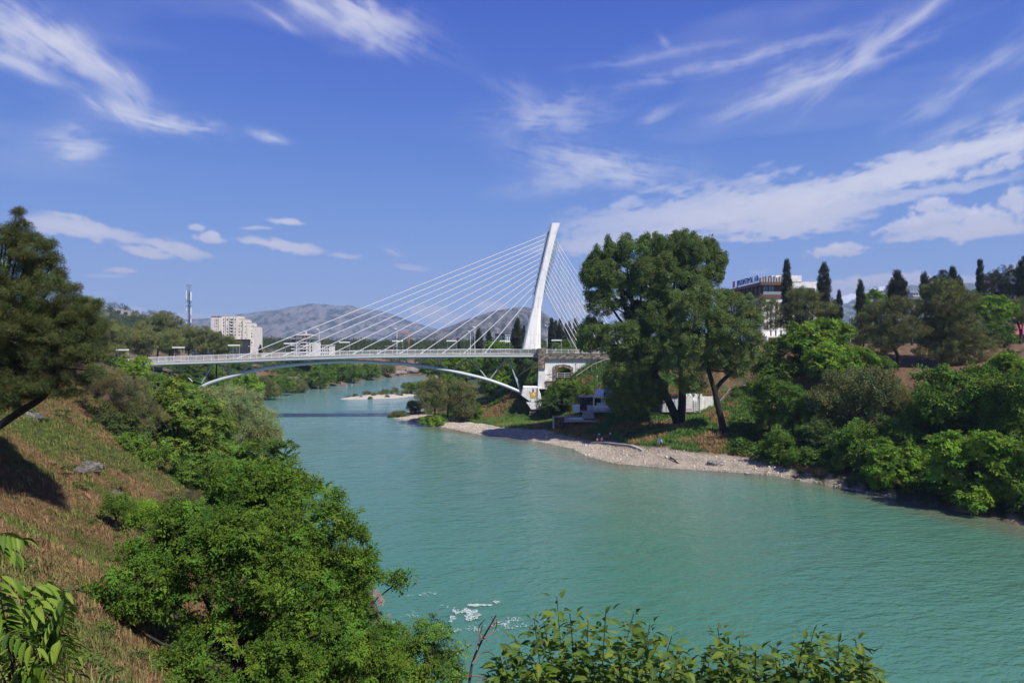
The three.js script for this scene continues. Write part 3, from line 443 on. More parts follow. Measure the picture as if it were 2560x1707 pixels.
// abutment on the right bank
function canvasMat(w, h, draw, o = {}) { const c = document.createElement('canvas'); c.width = w; c.height = h; const x = c.getContext('2d'); draw(x, w, h); const t = new THREE.CanvasTexture(c); t.colorSpace = THREE.SRGBColorSpace; return new THREE.MeshStandardMaterial({ map: t, roughness: 0.8, ...o }); }
{
  const D = 199.5, root = thing('bridge_abutment', 'white abutment wall with stone parapet and arched opening at the right bridge end', 'wall', V(W(1420, 960, D).x, 8, -D));
  part('stone_pier', [pbox(1346, 1363, 872, 923, D - 0.9, 4)], M.stone, root);
  part('pier_cap', pbox(1345, 1364, 870.8, 872, D - 1, 4.4), M.concrete, root);
  const q = (x, y, d) => W(x, y, d), wall = (l0, l1, r0, r1, y0, y1, d, th) => hexa([q(l1, y1, d), q(r1, y1, d), q(r1, y1, d).add(V(0, 0, -th)), q(l1, y1, d).add(V(0, 0, -th))], [q(l0, y0, d), q(r0, y0, d), q(r0, y0, d).add(V(0, 0, -th)), q(l0, y0, d).add(V(0, 0, -th))]);
  part('white_pier', wall(1347, 1345, 1363, 1370, 923, 972, D - 0.6, 4.5), M.white, root);
  part('stone_parapet', pbox(1363, 1525, 884.5, 897, D - 0.3, 0.8), M.stone, root);
  part('parapet_coping', pbox(1363, 1525, 883.6, 884.5, D - 0.4, 1), M.concrete, root);
  const shape = new THREE.Shape(), P = (x, y) => { const p = W(x, y, D); return [p.x, p.y]; };
  const move = (s, pts) => pts.forEach(([x, y], i) => (i ? s.lineTo(...P(x, y)) : s.moveTo(...P(x, y))));
  move(shape, [[1363, 897], [1512, 897], [1512, 905], [1440, 960], [1363, 972]]);
  const hole = new THREE.Path(); move(hole, [[1390, 955], [1428, 955], [1428, 925], [1421, 920], [1409, 917], [1397, 919], [1390, 924]]); shape.holes.push(hole);
  const wg = new THREE.ExtrudeGeometry(shape, { depth: 1.2, bevelEnabled: false }); wg.translate(0, 0, -D - 1.2 - 0.35); part('wall', metres(wg), M.white, root);
  const fs = new THREE.Shape(); move(fs, [[1383, 957], [1383, 916.5], [1391, 912.5], [1408, 910.5], [1424, 913], [1433, 919], [1433, 957]]);
  const h2 = new THREE.Path(); move(h2, [[1390.3, 957], [1427.7, 957], [1427.7, 925.2], [1421, 920.3], [1409, 917.3], [1397, 919.3], [1390.3, 924.3]]); fs.holes.push(h2);
  const fg = new THREE.ExtrudeGeometry(fs, { depth: 1.5, bevelEnabled: false }); fg.translate(0, 0, -D - 1.6); part('arch_surround', metres(fg), M.stone, root);
  const rail = []; for (const y of [932.5, 937, 941.5]) rail.push(bar(q(1390, y, D + 0.3), q(1429, y, D + 0.3), 0.045, 5)); for (const x of [1394, 1412, 1428]) rail.push(bar(q(x, 945, D + 0.3), q(x, 932.5, D + 0.3), 0.045, 5));
  part('opening_railing', rail, M.whiteSteel, root);
  part('ledge', pbox(1363, 1386, 952.5, 955, D - 0.9, 0.9), M.tile, root); part('ledge_block', pbox(1364, 1385, 955.05, 966, D - 0.85, 0.6), M.stone, root);
  const hr = []; for (let px = 1366; px < 1524; px += 18.5) hr.push(bar(q(px, 883.6, D), q(px, 874, D), 0.045, 4)); hr.push(bar(q(1363, 874, D), q(1525, 874, D), 0.06, 6), bar(q(1363, 881, D), q(1525, 881, D), 0.035, 6)); for (let px = 1366; px < 1524; px += 1.6) hr.push(bar(q(px, 881, D), q(px, 874, D), 0.018, 3));
  part('handrail', hr, M.whiteSteel, root);
  // writing in black paint on the wall
  const gm = canvasMat(256, 192, (x, w, h) => { x.clearRect(0, 0, w, h); x.fillStyle = '#15151a'; x.strokeStyle = '#15151a'; x.lineWidth = 7; x.save(); x.translate(70, 62); x.rotate(-0.12); x.font = 'bold 54px serif'; x.fillText('Pajka', 0, 0); x.restore(); x.beginPath(); x.moveTo(40, 40); x.lineTo(12, 78); x.stroke(); x.beginPath(); x.moveTo(66, 104); x.lineTo(130, 106); x.stroke(); x.font = 'bold 46px serif'; x.fillText('unq', 146, 108); x.font = 'bold 50px sans-serif'; x.fillText('Zv01', 62, 172); }, { transparent: true });
  const gp = new THREE.PlaneGeometry(3.2, 2.4); const c = W(1370, 943, D); gp.translate(c.x, c.y, -D + 0.015 - 0.35); part('graffiti', gp, gm, root);
  const g2 = new THREE.PlaneGeometry(1.6, 1); const c2 = W(1446, 922, D); g2.translate(c2.x, c2.y, -D + 0.015 - 0.35);
  part('graffiti', g2, canvasMat(128, 80, (x, w, h) => { x.clearRect(0, 0, w, h); x.strokeStyle = '#333'; x.lineWidth = 5; for (const k of [16, 46, 90]) { x.beginPath(); x.moveTo(k, 20); x.lineTo(k + 8, 60); x.lineTo(k + 20, 22 + k * 0.3); x.stroke(); } }, { transparent: true }), root);
}
{ const a = W(1439.5, 938, 197.5), b = W(1439.5, 911.5, 197.5); const t = thing('wall_lamp_post', 'short dark lamp post in front of the white abutment wall', 'lamp post', a.clone()); part('pole', bar(a, b, 0.07, 6), M.dark, t); part('lamp_head', bar(b, b.clone().add(V(0, 0.28, 0)), 0.1, 8, 0.24), M.dark, t); }
{ const a = W(1493, 966, 189); a.y = H(a.x, a.z); const b = V(a.x, W(1492, 942, 189).y, a.z); const t = thing('path_lamp_post', 'thin pale lamp post on the green slope above the beach bar', 'lamp post', a.clone()); part('pole', bar(a, b, 0.05, 6), M.concrete, t); part('lamp_head', bar(b, b.clone().add(V(0, 0.3, 0)), 0.14, 8, 0.08), M.whiteSteel, t); }
{ const r = []; for (const [a, b, c, d] of [[1441, 939, 1482, 911], [1482, 911, 1512, 899], [1512, 899, 1545, 892]]) r.push(bar(W(a, b, 196.5), W(c, d, 197.5), 0.1, 6)); for (let px = 1443; px < 1540; px += 12) { const y = table([[1441, 939], [1482, 911], [1512, 899], [1545, 892]], px), p = W(px, y, 197); r.push(bar(p, V(p.x, Math.min(H(p.x, p.z), p.y - 0.5), p.z), 0.05, 5)); } single('stair_handrail', 'pale handrail climbing the grassy slope beside the abutment', 'handrail', r, M.concrete); }

// footing of the arch
{
  const D = 196.8, root = thing('arch_footing', 'white concrete footing with painted yellow cart under the right arch end', 'bridge footing', V(W(1331, 1040, D).x, 0, -D - 2));
  const q = (x, y, d = D) => W(x, y, d), ext = (pts, dep, d) => { const s = new THREE.Shape(); pts.forEach(([x, y], i) => { const p = q(x, y, d); i ? s.lineTo(p.x, p.y) : s.moveTo(p.x, p.y); }); const g = new THREE.ExtrudeGeometry(s, { depth: dep, bevelEnabled: true, bevelSize: 0.12, bevelThickness: 0.12, bevelSegments: 1 }); g.translate(0, 0, -d - dep); return metres(g); };
  part('block', ext([[1309, 968], [1344, 967.5], [1350.5, 985], [1353, 1005], [1328, 1005], [1304, 988]], 5, D), M.white, root);
  part('lower_block', ext([[1317, 1006.8], [1353.5, 1006.8], [1351, 1023], [1328, 1023]], 4, D), M.white, root);
  part('stone_base', pbox(1324, 1342, 1024.5, 1052, D + 0.2, 3.2), M.stone, root);
  part('rib', pbox(1342.8, 1345.6, 969, 1005, D - 0.32, 0.5), M.concrete, root);
  const gm = canvasMat(128, 192, (x, w, h) => { x.clearRect(0, 0, w, h); x.fillStyle = '#e0b414'; x.fillRect(26, 60, 84, 78); x.strokeStyle = '#222'; x.lineWidth = 5; x.beginPath(); x.moveTo(4, 50); x.lineTo(26, 60); x.lineTo(34, 142); x.lineTo(100, 146); x.lineTo(110, 60); x.stroke(); x.beginPath(); x.moveTo(40, 146); x.lineTo(30, 178); x.moveTo(96, 146); x.lineTo(98, 182); x.stroke(); x.fillStyle = '#222'; x.beginPath(); x.arc(30, 180, 7, 0, 7); x.arc(98, 184, 7, 0, 7); x.fill(); x.fillStyle = '#26283a'; x.fillRect(58, 22, 22, 38); x.fillStyle = '#a03028'; x.fillRect(62, 6, 12, 18); x.fillStyle = '#eee'; x.fillRect(74, 72, 10, 30); x.fillRect(88, 84, 8, 26); x.fillStyle = '#222'; x.fillRect(64, 110, 8, 12); }, { transparent: true });
  const g = new THREE.PlaneGeometry(2.5, 3.9); const c = q(1332, 986.5); g.translate(c.x, c.y, -D + 0.14); part('graffiti', g, gm, root);
}

// left road end of the bridge
{ const t = thing('left_abutment', 'concrete abutment under the left end of the bridge deck', 'wall', V(LA.x, 0, LA.z)); const a = onLine(356), y = deckY(356);
  part('wall', box(a.x - 14, a.x + 0.6, H(a.x, a.z) - 3, y - 1.4, a.z - BW, a.z - 0.3), M.concrete, t); part('road_slab', box(a.x - 40, a.x - 2.2, y - 0.35, y - 0.006, a.z - BW, a.z - 0.02), M.asphalt, t);
  const r = []; for (let k = 0; k < 5; k++) r.push(box(a.x - 3 - k * 1.2, a.x - 2.9 - k * 1.2, y, y + 1.2, a.z - 0.2, a.z - 0.1)); r.push(box(a.x - 9, a.x - 2.3, y + 1.15, y + 1.23, a.z - 0.22, a.z - 0.08)); part('railing', r, M.whiteSteel, t); }

// ---------------------------------------------------------------- buildings
function windows(root, wall, px, py, d, w, h, mat = M.darkGlass, frame = true) { // one window standing 0.15 m into the wall, with sill
  const p = W(px, py, d), f = part('window', box(p.x - w / 2, p.x + w / 2, p.y - h / 2, p.y + h / 2, p.z - 0.06, p.z + 0.03), mat, root);
  if (frame) part('sill', box(p.x - w / 2 - 0.1, p.x + w / 2 + 0.1, p.y - h / 2 - 0.16, p.y - h / 2 - 0.002, p.z - 0.02, p.z + 0.16), M.white, f);
  return f;
}
{ // stepped tower block
  const D = 430, root = thing('stepped_tower_block', 'tall cream stepped tower block behind the left bridge end', 'apartment building', W(580, 860, D));
  const r = rng(5), steps = [[526, 552, 792, 0], [552.2, 590, 790, 1.5], [590.2, 607, 798, 4], [607.2, 621, 807, 7], [621.2, 635.5, 817, 10]];
  for (const [a, b, t, dd] of steps) { part('wall', pbox(a, b, t + 1, 905, D + dd, 14), M.cream, root); const rf = part('roof', pbox(a + 0.6, b - 0.6, t - 1.5, t + 0.95, D + dd + 0.3, 13), dd < 1 ? M.dark : M.concrete, root); for (let k = 0; k < 2; k++) { const x = lerp(a, b, 0.25 + 0.5 * r()); part('roof_vent', pbox(x, x + 2, t - 3.6, t - 1.55, D + dd + 3, 1.5), M.concrete, rf); } }
  const col = [[536.5, 0, 2], [541, 0, 1.6], [558, 1.5, 2], [567.5, 1.5, 3], [578, 1.5, 7], [587, 1.5, 2.6], [597, 4, 2.2], [602.5, 4, 2], [612, 7, 2.6], [621.5, 10, 2], [628.5, 10, 2.4]];
  for (const [x, dd, w] of col) { const t = steps.find((s) => s[3] === dd)[2]; for (let k = 0; k < 10; k++) { const y = t + 9 + k * 7.6; if (y > 868) break; if (r() < 0.1) continue; const p = W(x, y, D + dd - 0.02), ww = w * 0.25, f = part('window', box(p.x - ww / 2, p.x + ww / 2, p.y - 0.5, p.y + 0.5, p.z - 0.06, p.z + 0.03), r() < 0.6 ? M.darkGlass : r() < 0.5 ? M.brown : M.concrete, root); if (w > 3) part('balcony', box(p.x - ww / 2 - 0.1, p.x + ww / 2 + 0.1, p.y - 1.1, p.y - 0.52, p.z - 0.05, p.z + 0.7), M.white, f); } }
  for (const x of [545.5, 563, 573, 583, 594, 606, 617]) { const dd = steps.find((s) => x <= s[1])[3], t = steps.find((s) => x <= s[1])[2]; part('pilaster', pbox(x, x + 1.2, t + 1.2, 900, D + dd - 0.4, 0.41), M.cream, root); }
}
{ // tiered apartment house
  const D = 350, root = thing('tiered_apartment_house', 'cream apartment house with a tiered pyramid roof and rows of dark windows', 'apartment building', W(755, 880, D));
  part('wall', pbox(739, 785, 847, 892, D, 12), M.cream, root); part('wing', pbox(727, 738.9, 850, 892, D + 1.5, 9), M.cream, root);
  part('eaves', pbox(724, 789, 845, 847, D - 1, 15), M.concrete, root); part('attic', pbox(732, 781, 840.5, 844.95, D + 1, 10), M.cream, root); part('eaves', pbox(729, 784, 838.6, 840.4, D + 0.2, 12), M.concrete, root);
  const a = W(729, 838.5, D), b = W(784, 838.5, D), t = W(756, 833, D); const z0 = -D, z1 = -D - 11.6, top = V(t.x, t.y, (z0 + z1) / 2); const rf = part('roof', poly([[V(a.x, a.y, z0), V(b.x, a.y, z0), top], [V(b.x, a.y, z0), V(b.x, a.y, z1), top], [V(b.x, a.y, z1), V(a.x, a.y, z1), top], [V(a.x, a.y, z1), V(a.x, a.y, z0), top]]), M.concrete, root);
  const dish = new THREE.SphereGeometry(0.42, 10, 8); dish.translate(top.x, top.y + 0.4, top.z); part('roof_ball', dish, M.whiteSteel, rf);
  for (let k = 0; k < 5; k++) { const y = 851 + k * 8; for (const [x, w] of [[744.5, 0.55], [770, 0.55], [778.5, 0.55], [754, 1.15], [761, 1.15]]) { const f = windows(root, 0, x, y + 1, D - 0.01, w, 0.9, M.darkGlass); } part('balcony', pbox(750, 766, y + 4, y + 6.4, D - 0.9, 0.88), M.cream, root); part('balcony', pbox(727, 738, y + 3.5, y + 5.6, D + 0.4, 1.05), M.white, root); const p = W(732, y + 1, D + 1.5); part('window', box(p.x - 0.9, p.x + 0.9, p.y - 0.5, p.y + 0.5, p.z - 0.05, p.z + 0.03), M.darkGlass, root); }
  for (const x of [737, 757, 766]) { const p = W(x, 842.5, D + 1); part('window', box(p.x - 0.4, p.x + 0.4, p.y - 0.3, p.y + 0.3, p.z - 0.05, p.z + 0.03), M.darkGlass, root); }
}
function lowBlock(name, label, cat, px0, px1, py0, py1, D, th, mat, cols, rows, roof, wm = M.darkGlass) {
  const root = thing(name, label, cat, W((px0 + px1) / 2, py1, D)); part('wall', pbox(px0, px1, py0, py1, D, th), mat, root); part('roof', pbox(px0 - 0.8, px1 + 0.8, py0 - 1.1, py0 - 0.05, D - 0.3, th + 0.6), roof, root);
  for (let i = 0; i < cols; i++) for (let j = 0; j < rows; j++) { const x = lerp(px0, px1, (i + 0.5) / cols), y = lerp(py0, py1, (j + 0.45) / rows); const p = W(x, y, D), w = (px1 - px0) / cols * D / F * 0.55, h = (py1 - py0) / rows * D / F * 0.5; part('window', box(p.x - w / 2, p.x + w / 2, p.y - h / 2, p.y + h / 2, p.z - 0.05, p.z + 0.04), wm, root); }
  return root;
}
lowBlock('low_apartment_house', 'low white apartment house right of the tiered one, with a red roof band', 'apartment building', 789, 823, 864, 890, 380, 12, M.cream, 6, 3, M.whiteSteel);
lowBlock('dark_office_building', 'low black flat-roofed building behind the pines below the tower block', 'building', 478, 586, 849, 890, 330, 20, M.dark, 12, 2, M.dark, M.glass);
lowBlock('modern_house', 'dark modern building with a white end wall left of the pylon', 'building', 1238, 1262, 835, 856, 330, 14, M.dark, 4, 1, M.dark, M.glass); lowBlock('white_house', 'white house end with three windows left of the pylon cypresses', 'building', 1262.5, 1279, 838, 856, 328, 10, M.white, 3, 1, M.whiteSteel, M.glass);
lowBlock('brick_house', 'unfinished red brick building beyond the middle of the bridge', 'building', 962, 985, 866, 888, 520, 14, M.tile, 4, 2, M.concrete, M.dark);
lowBlock('town_house', 'small white house beyond the bridge left of the brick building', 'building', 944, 961, 869, 888, 600, 14, M.cream, 3, 2, M.tile);
lowBlock('town_house', 'small pale house beyond the railing right of the crane', 'building', 1050, 1061, 863, 888, 640, 14, M.cream, 2, 3, M.concrete);
lowBlock('town_house', 'narrow white house beyond the railing left of the small cypress', 'building', 1078, 1086, 866, 888, 620, 12, M.white, 2, 2, M.tile);
const hillHouse = lowBlock('hill_house', 'pale house with a bright blue roof on the left hillside', 'house', 281, 308, 792, 801, 690, 9, M.cream, 4, 1, M.blueRoof);
{ const a = W(287, 790, 688), b = W(306, 790, 688); part('sloping_roof', hexa([V(a.x, a.y - 2, -688), V(b.x, a.y - 3.2, -688), V(b.x, a.y - 2.8, -688), V(a.x, a.y - 1.6, -688)], [V(a.x, a.y + 2, -694), V(b.x, a.y + 0.4, -694), V(b.x, a.y + 0.8, -694), V(a.x, a.y + 2.4, -694)]), M.blueRoof, hillHouse); }
lowBlock('hill_villa', 'low house with a blue-grey roof between the right-hand cypresses', 'house', 2284, 2304, 733, 741, 420, 10, M.cream, 3, 1, std([0.2, 0.25, 0.32]));
lowBlock('hill_villa', 'white house under the slim cypress on the right skyline', 'house', 2412, 2430, 732, 742, 400, 10, M.white, 3, 1, M.whiteSteel);
lowBlock('hill_villa', 'pale flat house roof between the large pine and the bright green tree', 'house', 2408, 2440, 760, 775, 300, 10, M.cream, 3, 1, M.cream);
{ // right-edge house and painted wall
  lowBlock('park_house', 'white house with dark eaves at the right edge of the photo', 'house', 2535, 2600, 776, 815, 215, 10, M.white, 4, 2, M.dark);
  const g = pbox(2536, 2610, 806, 836, 208, 0.4); single('painted_wall', 'low wall covered with pink and red graffiti at the right edge', 'wall', g, canvasMat(256, 128, (x, w, h) => { x.fillStyle = '#d8c8c4'; x.fillRect(0, 0, w, h); const r = rng(3); for (let i = 0; i < 60; i++) { x.strokeStyle = ['#d86a8a', '#c0405a', '#e8a0b0', '#7a5a60', '#f0e8e4'][Math.floor(r() * 5)]; x.lineWidth = 2 + r() * 6; x.beginPath(); x.arc(r() * w, r() * h, 4 + r() * 18, r() * 6, r() * 6 + 3); x.stroke(); } })); g.attributes.uv && (() => { const u = g.attributes.uv; for (let i = 0; i < u.count; i++) u.setXY(i, u.getX(i) / 9, u.getY(i) / 4); })();
}
{ // office building with roof sign
  const X0 = 91, X1 = 101, Z0 = -249, Z1 = -286, top = 44.4, gl = H(95, -250) - 3, root = thing('office_building', 'white and brown office building with a glazed top storey under the roof sign', 'office building', V(96, gl, -268));
  part('wall', box(X0 + 0.3, X1, gl, 39.0, Z1, Z0 - 0.4), M.white, root);
  part('brown_band', box(X0, X1 + 0.2, 39.02, 40.1, Z1, Z0), M.brown, root);
  part('top_storey', box(X0 + 0.9, X1 - 0.4, 40.12, 43.55, Z1 + 0.6, Z0 - 1.2), M.brown, root);
  part('roof', box(X0 - 0.3, X1 + 0.5, 43.57, 44.7, Z1 - 0.3, Z0 + 0.3), M.brown, root);
  for (let k = 0; k < 8; k++) { const z = Z0 - 2.2 - k * 4.2; const f = part('window', box(X0 + 0.75, X0 + 0.95, 40.5, 43.4, z - 2.8, z), M.glass, root); part('mullion', box(X0 + 0.66, X0 + 0.78, 40.5, 43.4, z - 1.1, z - 0.95), M.brown, f); part('pillar', box(X0 + 0.05, X0 + 0.5, 40.12, 43.55, z + 0.3, z + 1.0), M.brown, root); }
  for (const [a, b] of [[X0 + 1.2, X0 + 2.6], [X0 + 3.2, X0 + 5.0], [X0 + 8.0, X0 + 9.1]]) { const f = part('window', box(a, b, 40.4, 43.4, Z0 - 1.22, Z0 - 1.1), M.glass, root); part('mullion', box((a + b) / 2 - 0.05, (a + b) / 2 + 0.05, 40.4, 43.4, Z0 - 1.11, Z0 - 1.02), M.dark, f); }
  const sb = part('balustrade', box(X0 + 0.8, X1, 40.12, 41.2, Z0 - 0.12, Z0 - 0.06), std([0.25, 0.3, 0.3], { roughness: 0.1 }), root);
  for (let j = 0; j < 4; j++) for (const x of [2.1, 3.4, 5.2, 7.1]) { if (j === 3 && x < 3) continue; const y = 36.0 - j * 3.4, wd = j === 0 ? 0.95 : 0.5; const f = part('window', box(X0 + x, X0 + x + wd, y - 1.3, y + 1.3, Z0 - 0.46, Z0 - 0.37), M.darkGlass, root); part('sill', box(X0 + x - 0.1, X0 + x + wd + 0.1, y - 1.45, y - 1.302, Z0 - 0.45, Z0 - 0.25), M.white, f); }
  for (let j = 0; j < 4; j++) for (let k = 0; k < 11; k++) { const y = 36.2 - j * 3.3, z = Z0 - 2 - k * 3.2; part('window', box(X0 + 0.22, X0 + 0.34, y - 1.1, y + 1.1, z - 1.1, z), M.darkGlass, root); }
  part('entrance_canopy', box(X0 + 1.2, X0 + 7, gl + 4.2, gl + 4.8, Z0 - 0.38, Z0 + 2.2), M.white, root); part('canopy_pier', box(X0 + 1.2, X0 + 1.8, gl, gl + 4.18, Z0 - 0.38, Z0 + 2.2), M.white, root);
  part('plant_room', box(X0 + 5, X1 + 6, 44.72, 47.4, Z0 - 16, Z0 - 3), M.white, root);
  for (let k = 0; k < 9; k++) part('roof_unit', box(X0 + 1.2 + k * 0.9, X0 + 1.8 + k * 0.9, 44.72, 46.6 + (k % 3) * 0.3, Z0 - 5 + k * 0.25, Z0 - 3.6 + k * 0.25), k % 2 ? M.concrete : M.greySteel, root);
  part('antenna', bar(V(X0 + 8, 44.7, Z0 - 6), V(X0 + 8, 53, Z0 - 6), 0.05, 5), M.greySteel, root);
  part('wing', box(X1 + 0.02, X1 + 11.5, gl, 45, Z0 - 20, Z0 - 3), M.white, root); part('wing_window_band', box(X1 + 0.5, X1 + 11, 38.8, 42.6, Z0 - 3.1, Z0 - 2.9), M.glass, root); part('wing_balcony', box(X1 + 0.3, X1 + 11.8, 37.4, 38.6, Z0 - 2.98, Z0 - 1.6), M.white, root);
  for (let j = 0; j < 3; j++) for (let k = 0; k < 4; k++) { const x = X1 + 1.2 + k * 2.6, y = 35 - j * 3.4; part('window', box(x, x + 1.4, y - 1, y + 1, Z0 - 3.05, Z0 - 2.95), M.darkGlass, root); }
  // letters standing along the left roof edge
  const font = await new FontLoader().loadAsync('fonts/droid/droid_sans_bold.typeface.json');
  const sign = thing('roof_sign', 'blue roof sign letters JUGOPETROL AD on the office building', 'sign', V(X0 - 0.1, 44.72, -262)), blue = std([0.012, 0.03, 0.2], { roughness: 0.4 });
  const word = 'JUGOPETROL AD'; let z = -275.5; const len = 24.5, gs = [...word].map((ch) => { if (ch === ' ') return null; const g = new TextGeometry(ch, { font, size: 1.9, depth: 0.25, curveSegments: 4 }); g.computeBoundingBox(); return g; });
  const tot = gs.reduce((a, g) => a + (g ? g.boundingBox.max.x - g.boundingBox.min.x + 0.25 : 1), 0), k = len / tot;
  for (const g of gs) { if (!g) { z += k; continue; } const w = g.boundingBox.max.x - g.boundingBox.min.x; g.translate(-g.boundingBox.min.x, 0, 0); g.scale(k, 1.08, 1); g.rotateY(-Math.PI / 2); g.translate(X0 - 0.1, 45.35, z); part('letter', g, blue, sign); z += (w + 0.25) * k; }
  const fr = []; for (let i = 0; i < 12; i++) fr.push(bar(V(X0 + 0.2, 44.7, -275 + i * 2.1), V(X0 + 0.2, 45.6, -275 + i * 2.1), 0.05, 4)); fr.push(bar(V(X0 + 0.2, 45.3, -275.5), V(X0 + 0.2, 45.3, -251), 0.06, 4)); part('sign_frame', fr, M.greySteel, sign);
  const lg = box(X0 - 0.1, X0 + 0.1, 45.1, 47.6, -281, -278.4), lt = thing('logo_panel', 'small red, white and blue logo panel left of the roof sign', 'sign', V(X0, 44.72, -279.7));
  part('panel', lg, std([0.5, 0.06, 0.07]), lt); part('emblem', box(X0 - 0.14, X0 - 0.102, 45.4, 47, -280, -278.6), blue, lt); part('emblem_bar', box(X0 - 0.18, X0 - 0.142, 45.6, 47.2, -279.6, -279.2), M.whiteSteel, lt); part('panel_leg', bar(V(X0, 44.7, -279.7), V(X0, 45.1, -279.7), 0.06, 5), M.greySteel, lt);
}
{ // telecom mast
  const D = 390, b = W(472, 862, D), t = W(472, 712, D); b.y -= 6; const root = thing('telecom_mast', 'tall lattice telecom mast with white antenna panels behind the pines', 'mast', b.clone()), w = 0.55, h = t.y - b.y, teal = std([0.1, 0.13, 0.13]);
  for (const [i, j] of [[-1, -1], [1, -1], [1, 1], [-1, 1]]) part('leg', bar(V(b.x + i * w, b.y, b.z + j * w), V(b.x + i * w, t.y - 3, b.z + j * w), 0.09, 5), teal, root);
  const br = []; for (let k = 0; k < 26; k++) { const y = b.y + k * h / 27, y2 = y + h / 27; for (const z of [-w, w]) { const s = k % 2 ? 1 : -1; br.push(bar(V(b.x - s * w, y, b.z + z), V(b.x + s * w, y2, b.z + z), 0.05, 4), bar(V(b.x - w, y2, b.z + z), V(b.x + w, y2, b.z + z), 0.04, 4)); } } part('bracing', br, teal, root);
  part('cable_ladder', box(b.x - 0.12, b.x + 0.25, b.y, t.y - 4, b.z - 0.2, b.z + 0.1), M.dark, root);
  for (const [dx, y0, y1, r] of [[1.2, 4, 9, 0.32], [-1.3, 3.2, 8, 0.2], [1.25, 13, 17, 0.22], [-1.2, 12.5, 15, 0.16], [1.2, 24, 27, 0.2], [-1.25, 21, 22, 0.18], [1.2, 19.5, 21.5, 0.22]]) part('antenna_panel', box(b.x + dx - r, b.x + dx + r, t.y - y1, t.y - y0, b.z + 0.3, b.z + 0.6), dx > 0 && y0 > 20 ? std([0.5, 0.2, 0.2]) : M.whiteSteel, root);
  for (const y of [9.4, 12, 0.2]) part('platform', box(b.x - 1.5, b.x + 1.5, t.y - y - 0.15, t.y - y, b.z - 1, b.z + 1), teal, root);
  part('top_pole', bar(V(b.x - 1.1, t.y - 10, b.z), V(b.x - 1.1, t.y, b.z), 0.06, 5), teal, root); part('top_pole', bar(V(b.x + 0.3, t.y - 8, b.z), V(b.x + 0.3, t.y, b.z), 0.06, 5), teal, root);
}
{ // tower crane
  const D = 620, b = W(1021.5, 880, D), t = W(1021.5, 829, D), root = thing('tower_crane', 'orange tower crane seen between the cables left of the pylon', 'crane', b.clone());
  part('tower', [bar(V(b.x - 0.6, b.y, b.z), V(t.x - 0.6, t.y, b.z), 0.22, 4), bar(V(b.x + 0.6, b.y, b.z), V(t.x + 0.6, t.y, b.z), 0.22, 4), ...Array.from({ length: 9 }, (_, k) => bar(V(b.x - 0.6, lerp(b.y, t.y, k / 9), b.z), V(b.x + 0.6, lerp(b.y, t.y, (k + 1) / 9), b.z), 0.14, 4))], M.orange, root);
  const j = W(994, 829, D), k2 = W(1026, 833, D), jy = W(1021, 833.5, D).y; part('jib', [bar(V(j.x, jy, b.z), V(k2.x, jy, b.z), 0.25, 4), bar(V(j.x, jy + 0.3, b.z), V(b.x, t.y, b.z), 0.12, 4), bar(V(j.x + 2, jy + 0.9, b.z), V(b.x, jy + 0.9, b.z), 0.14, 4)], M.orange, root);
  part('cab', box(b.x - 1, b.x + 1, jy - 2.4, jy - 0.4, b.z - 1, b.z + 1), M.concrete, root); part('counterweight', box(k2.x - 1.5, k2.x, jy - 1.2, jy - 0.2, b.z - 0.5, b.z + 0.5), M.concrete, root);
}

// ---------------------------------------------------------------- vegetation
function leafCluster(n, len, wid, seed, o = {}) {             // a spray of small folded leaves within one unit
  const r = rng(seed), pos = [], nor = [];
  for (let i = 0; i < n; i++) {
    const c = V(r() * 2 - 1, r() * 2 - 1, r() * 2 - 1); while (c.lengthSq() > 1) c.set(r() * 2 - 1, r() * 2 - 1, r() * 2 - 1); c.multiplyScalar(o.spread ?? 0.85); if (o.flat) c.y *= o.flat;
    const d = c.clone().normalize().multiplyScalar(0.7).add(V((r() - 0.5) * 1.4, (r() - 0.5) * 1.2 + (o.up ?? 0), (r() - 0.5) * 1.4)).normalize();
    const s = V(0, 1, 0).cross(d); if (s.lengthSq() < 0.01) s.set(1, 0, 0); s.normalize().applyAxisAngle(d, (r() - 0.5) * 2.2);
    const up = d.clone().cross(s), L = len * (0.7 + 0.6 * r()), w = wid * (0.7 + 0.6 * r()) / 2;
    const a = c, b = c.clone().addScaledVector(d, L * 0.5).addScaledVector(s, w).addScaledVector(up, w * 0.4), t = c.clone().addScaledVector(d, L).addScaledVector(up, -L * 0.12), e = c.clone().addScaledVector(d, L * 0.5).addScaledVector(s, -w).addScaledVector(up, w * 0.4);
    for (const f of [[a, b, t], [a, t, e]]) { const m = f[1].clone().sub(f[0]).cross(f[2].clone().sub(f[0])).normalize(); for (const p of f) { pos.push(p.x, p.y, p.z); nor.push(m.x, m.y, m.z); } }
  }
  const g = new THREE.BufferGeometry(); g.setAttribute('position', new THREE.Float32BufferAttribute(pos, 3)); g.setAttribute('normal', new THREE.Float32BufferAttribute(nor, 3)); return g;
}
